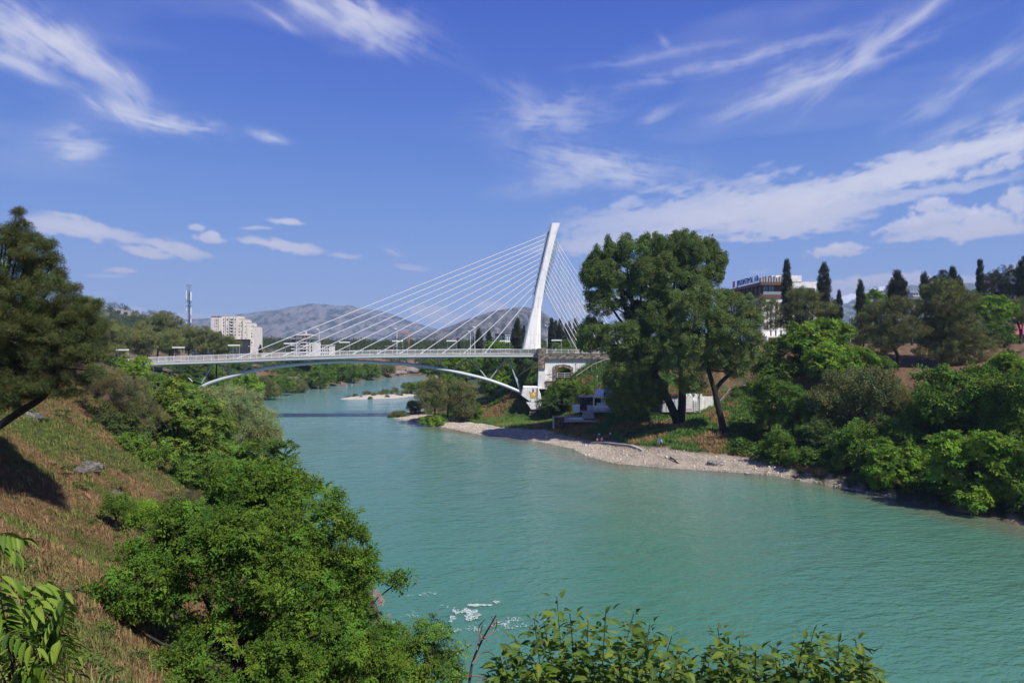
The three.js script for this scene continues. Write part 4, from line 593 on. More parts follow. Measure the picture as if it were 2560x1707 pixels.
function sprayCluster(n, len, wid, seed) {                    // leaves lying roughly level along three or four twigs, as on a branch end
  const r = rng(seed), pos = [], nor = []; const tw = 5;
  for (let k = 0; k < tw; k++) { const a = k / tw * 6.283 + r(), dir = V(Math.cos(a), -0.12 + 0.35 * r(), Math.sin(a));
    for (let i = 0; i < n / tw; i++) { const u = 0.12 + 0.88 * (i + r()) / (n / tw), c = dir.clone().multiplyScalar(u); c.y += 0.12 * Math.sin(u * 3) + (r() - 0.5) * 0.22; const sd = i % 2 ? 1 : -1, d = dir.clone().multiplyScalar(0.55).add(V(-dir.z * sd, (r() - 0.65) * 0.9, dir.x * sd)).normalize(), up0 = V((r() - 0.5) * 0.8, 1, (r() - 0.5) * 0.8), s = d.clone().cross(up0).normalize(), up = s.clone().cross(d), L = len * (0.65 + 0.7 * r()), w = wid * (0.65 + 0.6 * r()) / 2;
      const p0 = c, p1 = c.clone().addScaledVector(d, L * 0.5).addScaledVector(s, w).addScaledVector(up, w * 0.5), p2 = c.clone().addScaledVector(d, L).addScaledVector(up, -L * 0.2), p3 = c.clone().addScaledVector(d, L * 0.5).addScaledVector(s, -w).addScaledVector(up, w * 0.5);
      for (const f of [[p0, p1, p2], [p0, p2, p3]]) { const m = f[1].clone().sub(f[0]).cross(f[2].clone().sub(f[0])).normalize(); for (const p of f) { pos.push(p.x, p.y, p.z); nor.push(m.x, m.y, m.z); } } } }
  const g = new THREE.BufferGeometry(); g.setAttribute('position', new THREE.Float32BufferAttribute(pos, 3)); g.setAttribute('normal', new THREE.Float32BufferAttribute(nor, 3)); return g;
}
const G = {
  spray: [sprayCluster(70, 0.32, 0.19, 21), sprayCluster(70, 0.36, 0.2, 22)],
  leaf: [leafCluster(46, 0.42, 0.24, 1), leafCluster(46, 0.42, 0.24, 2)],
  fine: [leafCluster(80, 0.3, 0.16, 3), leafCluster(80, 0.3, 0.16, 4)],
  big: [leafCluster(34, 0.55, 0.34, 12), leafCluster(34, 0.55, 0.34, 13)],
  willow: [leafCluster(80, 0.42, 0.09, 5, { up: -0.3 }), leafCluster(80, 0.42, 0.09, 6, { up: -0.3 })],
  needle: [leafCluster(110, 0.46, 0.035, 7, { spread: 0.6, up: 0.35 }), leafCluster(110, 0.46, 0.035, 8, { spread: 0.6, up: 0.35 })],
  pinefar: [leafCluster(70, 0.5, 0.07, 9, { spread: 0.7, up: 0.3, flat: 0.7 })],
  scale: [leafCluster(60, 0.42, 0.13, 10, { up: 1.6, spread: 0.7 })],
};
const LM = {
  leaf: leafMat([1, 1, 1], 0.28), needle: std([1, 1, 1], { roughness: 0.9, side: THREE.DoubleSide }),
};
const m4 = new THREE.Matrix4(), q4 = new THREE.Quaternion(), e4 = new THREE.Euler(), c4 = new THREE.Color();
// lobes are ellipsoids {c, r:Vector3} in world places; sprays of leaves fill their outer layer
function crown(root, lobes, o) {
  const r = rng(o.seed), list = [[], []], w = worldOf(root), gs = o.geo, per = [];
  for (const L of lobes) {
    const area = 4 * Math.PI * Math.pow((Math.pow(L.r.x * L.r.y, 1.6) + Math.pow(L.r.x * L.r.z, 1.6) + Math.pow(L.r.y * L.r.z, 1.6)) / 3, 1 / 1.6), n = Math.max(4, Math.round(area * (o.density ?? 1) / (o.size * o.size) * 0.75));
    const ph = r() * 50, near = lobes.filter((K) => K !== L && Math.abs(K.c.x - L.c.x) < (K.r.x + L.r.x) * 1.2 && Math.abs(K.c.y - L.c.y) < (K.r.y + L.r.y) * 1.2 && K.r.x > L.r.x * 0.4);
    for (let i = 0; i < n; i++) {
      const z = r() * 2 - 1, a = r() * Math.PI * 2, s = Math.sqrt(1 - z * z), d = V(Math.cos(a) * s, z, Math.sin(a) * s);
      if (o.noLow && d.y < -0.55 && r() < 0.6) continue;
      const bump = n3(d.x * 1.9 + ph, d.y * 1.9 + ph, d.z * 1.9) - 0.5, fine = n3(d.x * 5 + ph, d.y * 5, d.z * 5 + ph) - 0.5, rad = (0.62 + 0.4 * Math.sqrt(r())) * (1 + 0.55 * bump + 0.42 * fine);
      const p = V(L.c.x + d.x * L.r.x * rad, L.c.y + d.y * L.r.y * rad, L.c.z + d.z * L.r.z * rad);
      if (n3(p.x / (o.size * 2.6), p.y / (o.size * 2.6), p.z / (o.size * 2.6) + ph) < (o.gap ?? 0.3)) continue;
      let inner = false; for (const K of near) if (((p.x - K.c.x) / K.r.x) ** 2 + ((p.y - K.c.y) / K.r.y) ** 2 + ((p.z - K.c.z) / K.r.z) ** 2 < 0.3) { inner = true; break; }
      if (inner && r() < 0.85) continue;
      if (o.floor !== false && p.y < w.y - 0.3) continue;
      const sc = o.size * (0.65 + 0.7 * r()) * 0.8;
      if (o.level) e4.set((r() - 0.5) * 1.3 + d.z * 0.6, r() * 6.3, (r() - 0.5) * 1.3 - d.x * 0.6, 'XZY'); else if (o.upright) e4.set((r() - 0.5) * 0.5, r() * 6.3, (r() - 0.5) * 0.5, 'XYZ'); else e4.set((r() - 0.5) * 2.4, r() * 6.3, (r() - 0.5) * 2.4, 'XYZ');
      q4.setFromEuler(e4); m4.compose(p.sub(w), q4, V(sc, sc * (o.stretch ?? 1), sc));
      const v = 1 + (r() - 0.5) * (o.vary ?? 0.75) + bump * 0.25; const hue = (r() - 0.5) * 0.4 + (n3(ph, d.x * 2, d.y * 2) - 0.5) * 0.3;
      list[r() < 0.5 || gs.length < 2 ? 0 : 1].push([m4.clone(), [o.col[0] * v * (1 + hue), o.col[1] * v, o.col[2] * v * (1 - hue * 0.5)]]);
    }
  }
  list.forEach((l, k) => {
    if (!l.length) return; const m = shade(new THREE.InstancedMesh(gs[k], o.mat, l.length)); m.name = numbered(o.partName ?? 'crown'); m.userData.kind = 'stuff';
    l.forEach(([mm, c], i) => { m.setMatrixAt(i, mm); m.setColorAt(i, c4.setRGB(...c)); }); root.add(m); per.push(m);
  });
  return per;
}
const autoLobes = (cx, cy, rx, ry, n, seed) => { const r = rng(seed), out = [[cx, cy, rx * 0.72, ry * 0.72, 0]]; n = Math.round(n * 1.6); for (let i = 0; i < n; i++) { const a = i / n * 6.283 + r() * 0.8, k = 0.16 + 0.34 * r() * (0.5 + 0.5 * r()), f = 0.78 + 0.32 * r(); out.push([cx + Math.cos(a) * rx * (1 - k) * f, cy + Math.sin(a) * ry * (1 - k) * f, rx * k, ry * k * 1.1, (r() - 0.5) * rx * 0.9]); } out.push([cx + rx * 0.1, cy, rx * 0.6, ry * 0.6, -rx * 0.4]); return out; };
const KIND = {
  leaf: { geo: [G.spray[0], G.leaf[1]], level: true, mat: LM.leaf, col: [0.129, 0.223, 0.026], bark: M.bark },
  fine: { geo: [G.spray[0], G.fine[1]], level: true, mat: LM.leaf, col: [0.090, 0.176, 0.018], bark: M.bark },
  bright: { geo: G.spray, level: true, mat: LM.leaf, col: [0.186, 0.318, 0.025], bark: M.bark },
  big: { geo: G.big, mat: LM.leaf, col: [0.095, 0.176, 0.019], bark: M.bark },
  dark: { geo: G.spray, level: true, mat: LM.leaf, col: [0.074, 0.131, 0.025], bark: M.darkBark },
  grey: { geo: G.willow, mat: LM.leaf, col: [0.213, 0.232, 0.084], bark: M.bark },
  sage: { geo: G.fine, mat: LM.leaf, col: [0.182, 0.204, 0.066], bark: M.bark },
  poplar: { geo: G.leaf, mat: LM.leaf, col: [0.082, 0.128, 0.033], bark: M.darkBark },
  pine: { geo: G.pinefar, mat: LM.needle, col: [0.165, 0.191, 0.052], bark: M.darkBark, flatR: 0.75 },
  pineN: { geo: G.needle, mat: LM.needle, col: [0.099, 0.122, 0.026], bark: M.darkBark },
  brown: { geo: G.needle, mat: LM.needle, col: [0.198, 0.140, 0.050], bark: M.bark },
  cypress: { geo: G.scale, mat: LM.needle, col: [0.032, 0.046, 0.018], bark: M.darkBark },
};
let seedNo = 100;
// a tree or bush from lobes given in photo pixels at distance D
function plant(kind, name, label, D, lobesPx, o = {}) {
  const K = KIND[kind], s = D / F, seed = o.seed ?? seedNo++, r = rng(seed * 7);
  const lobes = lobesPx.map(([x, y, rx, ry, dz = 0]) => { const p = W(x, y, D); p.z += dz * s + (r() - 0.5) * rx * s * 0.5; return { c: p, r: V(rx * s, ry * s, (rx + ry) / 2 * s * 1.05) }; });
  const mainLobes = lobes.slice();
  if (o.split) for (const l of lobes.splice(0)) { const flatL = o.split === 'flat', m = l.r.x > 4 ? 4 : 2; lobes.push({ c: l.c, r: l.r.clone().multiplyScalar(flatL ? 0.8 : 0.84) }); for (let i = 0; i < m; i++) { const a = r() * 6.283, u = flatL ? (r() - 0.5) * 1.6 : 0.15 + 0.75 * r(); lobes.push({ c: l.c.clone().add(V(Math.cos(a) * l.r.x * 0.72, u * l.r.y, Math.sin(a) * l.r.z * 0.72)), r: flatL ? V(l.r.x * 0.45, l.r.y * 0.22, l.r.z * 0.45) : V(l.r.x * 0.26, l.r.y * (0.4 + 0.25 * r()), l.r.z * 0.26) }); } }
  const mid = lobes.reduce((a, l) => a.add(l.c), V(0, 0, 0)).multiplyScalar(1 / lobes.length), bpx = o.base;
  const bx = bpx ? W(bpx[0], bpx[1], o.baseD ?? D).x : mid.x, bz = bpx ? -(o.baseD ?? D) : mid.z, by = o.baseY ?? (bpx && o.free ? W(bpx[0], bpx[1], D).y : H(bx, bz));
  const root = thing(name, label, o.cat ?? (/(bush|shrub|thicket)/.test(name) ? 'bush' : 'tree'), V(bx, by, bz), o.group);
  const widest = Math.max(...lobes.map((l) => l.r.x)), size = o.size ?? clamp(widest * 0.3, 0.25, 1.1);
  if (!o.noTrunk) {
    const tr = o.trunkR ?? clamp(widest * 0.09, 0.08, 0.5);
    const paths = o.trunks ?? [[[mid.x, mid.y, mid.z]]];
    paths.forEach((pts) => { const P = [V(bx, by - 0.3, bz), ...pts.map((p) => (p.length === 2 ? W(p[0], p[1], D) : V(...p)))]; if (P.length === 2) P.splice(1, 0, P[0].clone().lerp(P[1], 0.5).add(V((r() - 0.5) * 0.3, 0, (r() - 0.5) * 0.3))); part('trunk', tube(P, (t) => tr * (1.15 - 0.75 * t + 0.6 * Math.max(0, 0.08 - t) / 0.08), 0, 8, 4), K.bark, root); });
    const last = paths[0][paths[0].length - 1], top = last.length === 2 ? W(last[0], last[1], D) : V(...last), from = V(bx, by, bz).lerp(top, 0.62);
    const limbs = mainLobes.map((l) => { const a = paths.length > 1 ? V(bx, by, bz).lerp((() => { const p = paths[Math.floor(r() * paths.length)], e = p[p.length - 1]; return e.length === 2 ? W(e[0], e[1], D) : V(...e); })(), 0.75) : from, b = l.c.clone().add(V((r() - 0.5) * l.r.x, l.r.y * 0.5 * r(), 0)), m = a.clone().lerp(b, 0.5).add(V(0, -0.1 * a.distanceTo(b), 0)); return tube([a, m, b], tr * 0.45, tr * 0.08, 5, 3); });
    if (limbs.length > 1) part('limbs', limbs, K.bark, root);
  }
  crown(root, lobes, { ...K, size, seed, ...o });
  return root;
}
const bush = (kind, label, x, y, rx, ry, D, o = {}) => plant(kind, o.name ?? 'bush', label, D, autoLobes(x, y, rx, ry, o.n ?? 8, seedNo + 3), { noLow: true, ...o });
function cypress(label, x, top, bot, w, D, group, o = {}) {
  const s = D / F, n = 9, lobes = []; for (let i = 0; i < n; i++) { const t = (i + 0.5) / n, y = lerp(bot, top, t), k = Math.sin(Math.PI * Math.pow(lerp(0.2, 0.985, t), o.pow ?? 1.0)) ** 0.7; lobes.push([x, y, Math.max(1.6, w / 2 * k), (bot - top) / n * 0.85]); }
  const p = W(x, bot, D), gy = H(p.x, p.z); return plant('cypress', 'cypress', label, D, lobes, { group, size: clamp(w * s * 0.28, 0.35, 0.9), trunks: [[[p.x, W(x, (top + bot) / 2, D).y, p.z]]], base: [x, bot], density: 1.5, gap: 0.16, upright: true, stretch: 1.6, baseY: Math.min(gy, p.y - 0.5), trunkR: 0.18, cat: 'tree' });
}

// --- the two big riverside trees
plant('poplar', 'poplar_tree', 'large dark tree with a forked trunk towering over the beach bar', 150, [[1525, 625, 18, 26], [1560, 612, 18, 24], [1612, 606, 16, 22], [1645, 604, 16, 22], [1695, 602, 18, 22], [1722, 612, 16, 20], [1770, 608, 15, 22], [1788, 626, 18, 22], [1806, 652, 13, 18], [1476, 668, 24, 22], [1530, 650, 34, 36], [1500, 690, 48, 44], [1590, 640, 44, 46], [1655, 630, 42, 46], [1690, 616, 34, 36], [1750, 626, 30, 34], [1735, 660, 60, 50], [1620, 700, 80, 60], [1700, 720, 90, 60], [1540, 730, 54, 46], [1490, 650, 26, 26], [1470, 700, 22, 22], [1500, 760, 40, 34], [1480, 830, 44, 36], [1470, 862, 34, 20], [1540, 850, 66, 46], [1640, 800, 90, 60], [1600, 900, 80, 54], [1560, 960, 58, 50], [1620, 980, 60, 46], [1550, 1010, 34, 26], [1590, 1030, 26, 16], [1680, 880, 70, 50], [1790, 650, 24, 24], [1780, 690, 30, 30]], { base: [1700, 1062], trunks: [[[1706, 1000], [1705, 930], [1690, 830], [1670, 720]], [[1676, 1010], [1650, 960], [1610, 880], [1560, 780]]], trunkR: 0.85, size: 0.7, gap: 0.24, density: 1.8, split: true, col: [0.15, 0.215, 0.052] });
plant('poplar', 'poplar_tree', 'leaning tree with a single grey trunk standing right of the forked one', 138, [[1780, 760, 60, 44], [1840, 770, 46, 40], [1720, 780, 50, 44], [1740, 840, 70, 50], [1820, 830, 70, 50], [1870, 800, 36, 34], [1880, 850, 30, 34], [1860, 880, 44, 36], [1780, 890, 70, 46], [1710, 910, 56, 44], [1730, 960, 40, 30], [1700, 860, 46, 40], [1660, 850, 30, 26], [1840, 920, 36, 26]], { base: [1812, 1096], trunks: [[[1800, 1030], [1785, 970], [1765, 890], [1780, 800]], [[1800, 1035], [1790, 975], [1840, 920], [1872, 870]]], trunkR: 0.6, size: 0.7, gap: 0.3, density: 1.45, split: true, col: [0.175, 0.24, 0.062] });

// --- right bank, from the beach to the right edge
const RB = [
  ['bright', 'tall bright green tree below the hotel pine on the right bank', 2040, 850, 90, 62, 158], ['bright', 'bright green bushy tree in front of the pine with the bent trunk', 2095, 905, 86, 50, 148],
  ['leaf', 'slim green tree with a thin trunk right of the leaning poplar', 1925, 1005, 52, 74, 132], ['leaf', 'rounded green bush between the slim tree and the grey-green bush', 1985, 1015, 46, 66, 128], ['sage', 'grey-green shrub with bare twigs in the middle of the right bank', 2140, 1000, 112, 86, 122],
  ['leaf', 'low round bush at the grassy edge right of the gravel beach', 1950, 1118, 46, 44, 121], ['leaf', 'small bush between the gravel edge and the low round bush', 1995, 1150, 40, 34, 118], ['leaf', 'broad bush hanging over the water, lower middle of the right bank', 2150, 1122, 76, 64, 111],
  ['bright', 'yellow-green sloping bush reaching down to the gravel strip', 2235, 1170, 74, 72, 103], ['leaf', 'mid-green bush between the sage shrub and the big right-hand tree', 2268, 1085, 62, 58, 110], ['leaf', 'large spreading tree on the right bank under the biggest pine', 2400, 1000, 130, 100, 108],
  ['leaf', 'tree cut by the right edge, above the low waterside bush', 2535, 1040, 80, 110, 100], ['bright', 'big leafy bush overhanging the water at the lower right', 2440, 1180, 110, 96, 92], ['leaf', 'waterside bush cut off by the right edge of the photo', 2550, 1190, 70, 90, 90],
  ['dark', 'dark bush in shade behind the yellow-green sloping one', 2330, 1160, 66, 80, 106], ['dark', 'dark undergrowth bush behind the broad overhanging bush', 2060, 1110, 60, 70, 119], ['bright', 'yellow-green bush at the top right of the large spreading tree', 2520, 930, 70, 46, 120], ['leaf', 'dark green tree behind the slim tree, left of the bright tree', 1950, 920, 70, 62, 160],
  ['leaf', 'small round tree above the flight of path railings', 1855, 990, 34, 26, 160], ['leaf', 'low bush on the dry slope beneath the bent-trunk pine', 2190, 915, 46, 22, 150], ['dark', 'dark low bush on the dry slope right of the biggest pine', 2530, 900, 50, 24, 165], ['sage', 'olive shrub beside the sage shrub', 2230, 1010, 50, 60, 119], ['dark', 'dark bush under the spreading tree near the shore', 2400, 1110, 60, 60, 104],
];
RB.forEach(([k, label, x, y, rx, ry, D], i) => bush(k, label, x, y, rx, ry, D, { size: clamp(rx * D / F * 0.2, 0.6, 1.25), gap: 0.36, density: 1.7, name: /tree/.test(label.split(' ').slice(0, 5).join(' ')) ? 'broadleaf_tree' : 'bush' }));

// pines on the right slope
const pl = (x, y, rx, ry, n, seed) => { const r = rng(seed), out = []; for (let i = 0; i < n; i++) { const t = i / (n - 1), yy = y - ry + t * ry * 2, k = Math.sin(Math.PI * lerp(0.22, 0.86, t)) ; out.push([x + (r() - 0.5) * rx * 1.1 * k, yy, rx * (0.34 + 0.26 * r()) * k + 6, ry * 0.2 + 4, (r() - 0.5) * rx]); } return out; };
plant('pine', 'pine_tree', 'rounded dark pine in front of the office building', 205, [...pl(2005, 780, 76, 52, 13, 1), [1930, 768, 40, 12], [1915, 752, 30, 8], [1945, 790, 34, 14], [1925, 815, 24, 10]], { base: [2000, 848], size: 0.85, density: 1.1, gap: 0.24 });
plant('pine', 'pine_tree', 'olive pine with a bent trunk on the dry slope', 160, pl(2215, 815, 84, 58, 14, 2), { base: [2247, 918], trunks: [[[2246, 890], [2236, 870], [2222, 830], [2215, 790]]], trunkR: 0.42, size: 0.75, density: 1.1, gap: 0.36, col: [0.15, 0.165, 0.05] });
plant('pine', 'pine_tree', 'biggest pine with a leaning trunk on the right slope', 160, [...pl(2370, 805, 96, 88, 20, 3), [2360, 720, 40, 22], [2440, 860, 60, 22], [2320, 880, 40, 14], [2420, 890, 50, 14]], { base: [2391, 911], trunks: [[[2380, 885], [2366, 850], [2362, 800], [2365, 740]]], trunkR: 0.5, size: 0.75, density: 1.25, gap: 0.34 });
plant('pine', 'pine_tree', 'small thin-trunked pine left of the bent-trunk pine', 172, pl(2160, 820, 34, 36, 8, 4), { base: [2159, 892], trunkR: 0.22, size: 0.7, gap: 0.3, col: [0.14, 0.16, 0.045] });
plant('pine', 'umbrella_pine', 'broad umbrella pine on the right skyline', 255, [[2480, 712, 34, 28], [2520, 700, 44, 30], [2550, 706, 40, 32], [2500, 726, 40, 26], [2540, 735, 50, 24], [2470, 735, 22, 22]], { base: [2515, 770], size: 1.0, density: 1.2, gap: 0.16, col: [0.04, 0.05, 0.018] });
bush('bright', 'dense bright green tree below the umbrella pine', 2480, 775, 58, 36, 190, { name: 'broadleaf_tree', size: 0.7, gap: 0.2 });
bush('leaf', 'round green tree right of the biggest pine', 2500, 838, 48, 38, 175, { name: 'broadleaf_tree', size: 0.65 });
bush('bright', 'light green tree between two cypresses left of the wide cypress', 2185, 756, 50, 32, 215, { name: 'broadleaf_tree', size: 0.75 });
bush('sage', 'pale flowering bush below the wide cypress', 2285, 772, 34, 28, 200, { size: 0.6 }); bush('sage', 'pale flowering tree left of the bright green tree', 2418, 770, 24, 22, 200, { size: 0.6 });
plant('sage', 'broadleaf_tree', 'dark-trunked pale-leaved tree in front of the house at the right edge', 200, [[2540, 770, 34, 24], [2570, 780, 40, 30], [2535, 795, 24, 16], [2580, 760, 30, 20]], { base: [2552, 850], trunks: [[[2553, 830], [2546, 805], [2552, 780]]], trunkR: 0.4, size: 0.6, gap: 0.36 });
plant('pine', 'cedar_tree', 'cedar with flat drooping branches beside the rounded cypress', 230, [[2360, 682, 12, 6], [2352, 694, 22, 6], [2340, 698, 14, 5], [2366, 704, 22, 8], [2360, 716, 28, 8], [2368, 726, 30, 9], [2358, 688, 8, 14]], { base: [2360, 770], trunks: [[[2360, 720], [2360, 684]]], size: 0.6, col: [0.025, 0.036, 0.018], gap: 0.2, trunkR: 0.3 });
for (const [x, t, b, w, D, l] of [[1968, 657, 785, 24, 222, 'narrow cypress touching the right corner of the office building'], [2060, 664, 800, 34, 215, 'broad column cypress right of the office building'], [2085, 755, 825, 26, 214, 'short wide cypress at the foot of the broad column one'], [2099, 729, 812, 15, 235, 'thin distant cypress between the broad cypress and the light green tree'], [2152, 705, 805, 20, 205, 'slim ragged cypress in front of the light green tree'], [2244, 683, 785, 44, 195, 'widest cypress, bushy, on the right slope'], [2313, 683, 745, 22, 215, 'blunt cypress left of the cedar'], [2383, 668, 745, 22, 232, 'rounded cypress right of the cedar'], [2400, 688, 740, 18, 236, 'low rounded cypress leaning on the rounded one'], [2451, 653, 765, 17, 210, 'tall needle-thin cypress on the right skyline'], [2557, 645, 765, 24, 205, 'cypress cut by the right edge of the photo']]) cypress(l, x, t, b, w, D);

// --- cypresses and trees behind the bridge's right end
for (const [x, t, b, w, D, l] of [[1294, 802, 905, 24, 262, 'tall dark cypress just left of the pylon'], [1283, 824, 885, 13, 268, 'short cypress left of the tall one by the pylon'], [1309, 816, 880, 15, 270, 'cypress half hidden by the left edge of the pylon'], [1196, 825, 878, 22, 300, 'dark cypress behind the tall white lamp mast'], [1145, 847, 882, 11, 330, 'small pointed cypress beyond the middle cables'], [1222, 822, 880, 14, 320, 'thin bare-topped cypress between the lamp mast and the pylon']]) cypress(l, x, t, b, w, D);
for (const [x, t, w] of [[1379, 801, 17], [1389, 805, 15], [1401, 800, 16], [1415, 812, 12], [1424, 806, 13], [1439, 799, 15], [1452, 812, 12], [1468, 805, 14], [1486, 797, 17], [1506, 808, 15]]) cypress('dark cypress in the row behind the back stays right of the pylon', x, t, 885, w, 285 + (x % 7) * 4, 'row of cypresses behind the back stays');
const BB = [
  ['bright', 'bright green tree on the far slope below the middle of the right span', 1165, 912, 62, 38, 262], ['leaf', 'green tree behind the two right-hand struts', 1240, 918, 52, 42, 252], ['bright', 'round leafy tree behind the last strut before the footing', 1275, 965, 44, 44, 238], ['dark', 'dark tree behind the stone pier', 1318, 915, 40, 46, 236], ['leaf', 'green bush on the slope left of the arch footing', 1240, 995, 40, 34, 228], ['dark', 'dark bush directly behind the arch footing', 1330, 960, 26, 34, 225],
  ['sage', 'large grey-green waterside bush under the right half of the arch', 1085, 985, 44, 48, 190], ['sage', 'grey-green bush right of the largest waterside one', 1152, 1000, 44, 50, 191], ['leaf', 'dark green bush between the two grey-green waterside bushes', 1118, 975, 34, 40, 194], ['leaf', 'small round bush beside the sandy path under the bridge', 1188, 1026, 22, 22, 194], ['bright', 'low bright bush at the water edge under the arch', 1082, 1052, 34, 12, 186],
  ['sage', 'low bush on the gravel spit in the river', 998, 1038, 24, 13, 207], ['sage', 'tiny tuft of shrub at the tip of the gravel spit', 976, 1043, 9, 6, 207], ['sage', 'bush at the root of the gravel spit', 1035, 1018, 22, 16, 214], ['leaf', 'far green bush above the side channel', 1050, 968, 30, 14, 300], ['leaf', 'far bush left of the side channel bushes', 1018, 965, 16, 10, 318],
  ['leaf', 'far riverside tree above the bend, left of the white marker', 1075, 920, 36, 22, 330], ['dark', 'dark far tree right of the bend', 1115, 925, 36, 26, 300], ['leaf', 'bush behind the abutment wall lower left', 1225, 960, 26, 26, 232],
  ['bright', 'small tree in front of the pylon base behind the railing', 1330, 862, 26, 12, 219], ['leaf', 'green bush left of the pylon base behind the railing', 1255, 868, 30, 14, 240], ['bright', 'bright bush behind the railing between two canopy lamps', 1236, 862, 24, 12, 250], ['leaf', 'green bush under the back stays behind the railing', 1420, 868, 44, 18, 262], ['leaf', 'dark green bush under the end of the back stays', 1490, 862, 40, 20, 262],
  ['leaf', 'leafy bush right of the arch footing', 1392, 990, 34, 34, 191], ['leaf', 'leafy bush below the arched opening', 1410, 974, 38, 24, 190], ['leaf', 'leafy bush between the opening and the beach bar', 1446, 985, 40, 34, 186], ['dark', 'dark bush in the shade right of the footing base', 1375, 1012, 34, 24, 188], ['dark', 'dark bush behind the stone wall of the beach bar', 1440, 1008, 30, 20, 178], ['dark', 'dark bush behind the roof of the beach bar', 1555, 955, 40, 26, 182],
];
BB.forEach(([k, label, x, y, rx, ry, D]) => bush(k, label, x, y, rx, ry, D, { size: clamp(rx * D / F * 0.2, 0.35, 0.95), gap: 0.26, name: /tree/.test(label.split(' ').slice(0, 5).join(' ')) ? 'broadleaf_tree' : 'bush' }));

// --- left bank beyond the bridge
const LBk = [
  ['leaf', 'riverside bush nearest the left arch end', 565, 978, 46, 36, 238], ['bright', 'bright riverside bush second from the left arch end', 615, 968, 46, 34, 252], ['sage', 'grey-green riverside bush right of the bright one', 660, 972, 40, 28, 268], ['leaf', 'bush below the orange bare bank', 700, 962, 34, 26, 290], ['sage', 'small bush right of the orange bare bank', 742, 966, 26, 22, 305], ['leaf', 'largest rounded bush on the far left shore', 800, 943, 38, 28, 332], ['dark', 'small dark bush beside the grey boulders', 850, 940, 20, 14, 352], ['leaf', 'rounded dark bush right of the grey boulders', 886, 934, 26, 20, 376], ['leaf', 'far bush on the left shore near the bend', 925, 928, 34, 20, 405], ['sage', 'farthest bush of the left shore', 968, 922, 26, 15, 436],
  ['leaf', 'bush on the cliff top left of the first arch struts', 520, 930, 36, 22, 280], ['dark', 'dark bush on the brown cliff behind the arch', 600, 925, 34, 18, 310], ['leaf', 'bush on the bank top below the deck middle', 845, 918, 30, 10, 380], ['leaf', 'tree on the far bank across the bend', 1000, 912, 40, 14, 482], ['dark', 'dark tree on the far bank behind the arch middle', 1045, 912, 40, 15, 478], ['leaf', 'left of the two trees across the bend', 945, 908, 28, 10, 490],
  ['bright', 'bright green tree below the left end of the deck', 330, 928, 46, 40, 128], ['leaf', 'green bush under the left abutment', 395, 962, 40, 26, 150], ['bright', 'yellow-green bush right of the left abutment', 455, 976, 34, 18, 160], ['dark', 'dark bush on the cliff behind the leftmost struts', 470, 930, 40, 22, 225], ['leaf', 'green bush behind the leftmost struts', 420, 930, 36, 24, 222], ['dark', 'low bush on the road bank left of the deck end', 270, 905, 40, 16, 175], ['leaf', 'bush at the foot of the brown mound left of the bridge', 235, 945, 50, 26, 105],
];
LBk.forEach(([k, label, x, y, rx, ry, D]) => bush(k, label, x, y, rx, ry, D, { size: clamp(rx * D / F * 0.18, 0.4, 1.1), gap: 0.25, name: /tree/.test(label.split(' ').slice(0, 5).join(' ')) ? 'broadleaf_tree' : 'bush' }));
[[250, 826, 50, 34, 255], [200, 800, 46, 46, 240], [298, 840, 48, 28, 270], [345, 838, 44, 28, 285], [390, 822, 42, 36, 290], [432, 826, 38, 34, 300], [472, 848, 36, 26, 275], [505, 850, 34, 26, 270], [540, 858, 34, 22, 262], [570, 864, 26, 18, 258], [420, 858, 44, 24, 245], [350, 858, 48, 26, 240], [290, 852, 44, 28, 235], [230, 850, 50, 30, 230]].forEach(([x, y, rx, ry, D], i) => plant('pine', 'pine_tree', 'olive pine in the grove behind the left end of the bridge', D, pl(x, y, rx, ry, 9, 40 + i), { base: [x, y + ry + 20], size: 0.95, gap: 0.22, density: 1.1, group: 'pine grove behind the left end of the bridge' }));
cypress('dark conifer in front of the stepped tower block', 548, 830, 875, 15, 300); cypress('small dark conifer right of the tower block', 650, 864, 888, 9, 320);
for (const [x, y, D] of [[276, 772, 690], [296, 780, 685], [313, 784, 680], [335, 791, 675], [351, 797, 670], [362, 804, 660]]) bush('dark', 'round dark shrub on the pale rocky hillside', x, y, 6, 4.5, D, { size: 0.8, n: 4, group: 'shrubs on the pale rocky hillside', floor: false });
// wooded flats and slopes too far away to count their trees
{ const r = rng(321), l = []; for (let i = 0; i < 5200; i++) { const D = 470 + 1500 * r() * r(), x = (r() - 0.5) * 1.5 * D, y = H(x, -D); if (x > -D * 0.42 - 60 && x < -D * 0.34 && r() < 0.5) continue; if (r() < 0.35) continue; l.push([x, y + 1.5, -D, 3 + 3.5 * r(), r()]); }
  for (let i = 0; i < 900; i++) { const D = 600 + 120 * r(), x = -470 + 260 * r(), y = H(x, -D); if (y > 46 && r() < 0.93) continue; l.push([x, y + 1.5, -D, 3 + 2.5 * r(), r()]); }
  for (let i = 0; i < 1400; i++) { const D = 330 + 500 * r(), x = 150 + (0.8 * D - 150) * r(), y = H(x, -D); l.push([x, y + 2, -D, 3.5 + 3.5 * r(), r()]); }
  const m = shade(new THREE.InstancedMesh(G.pinefar[0], LM.needle, l.length)); l.forEach(([x, y, z, s, c], i) => { m4.compose(V(x, y, z), q4.setFromEuler(e4.set(0, c * 6, 0, 'XYZ')), V(s, s * (0.7 + c), s)); m.setMatrixAt(i, m4); m.setColorAt(i, c4.setRGB(0.035 + 0.03 * c, 0.06 + 0.03 * c, 0.022)); }); m.name = 'distant_trees'; m.userData = { kind: 'stuff', label: 'distant dark wooded plain and slopes behind the bridge', category: 'trees' }; scene.add(m); }

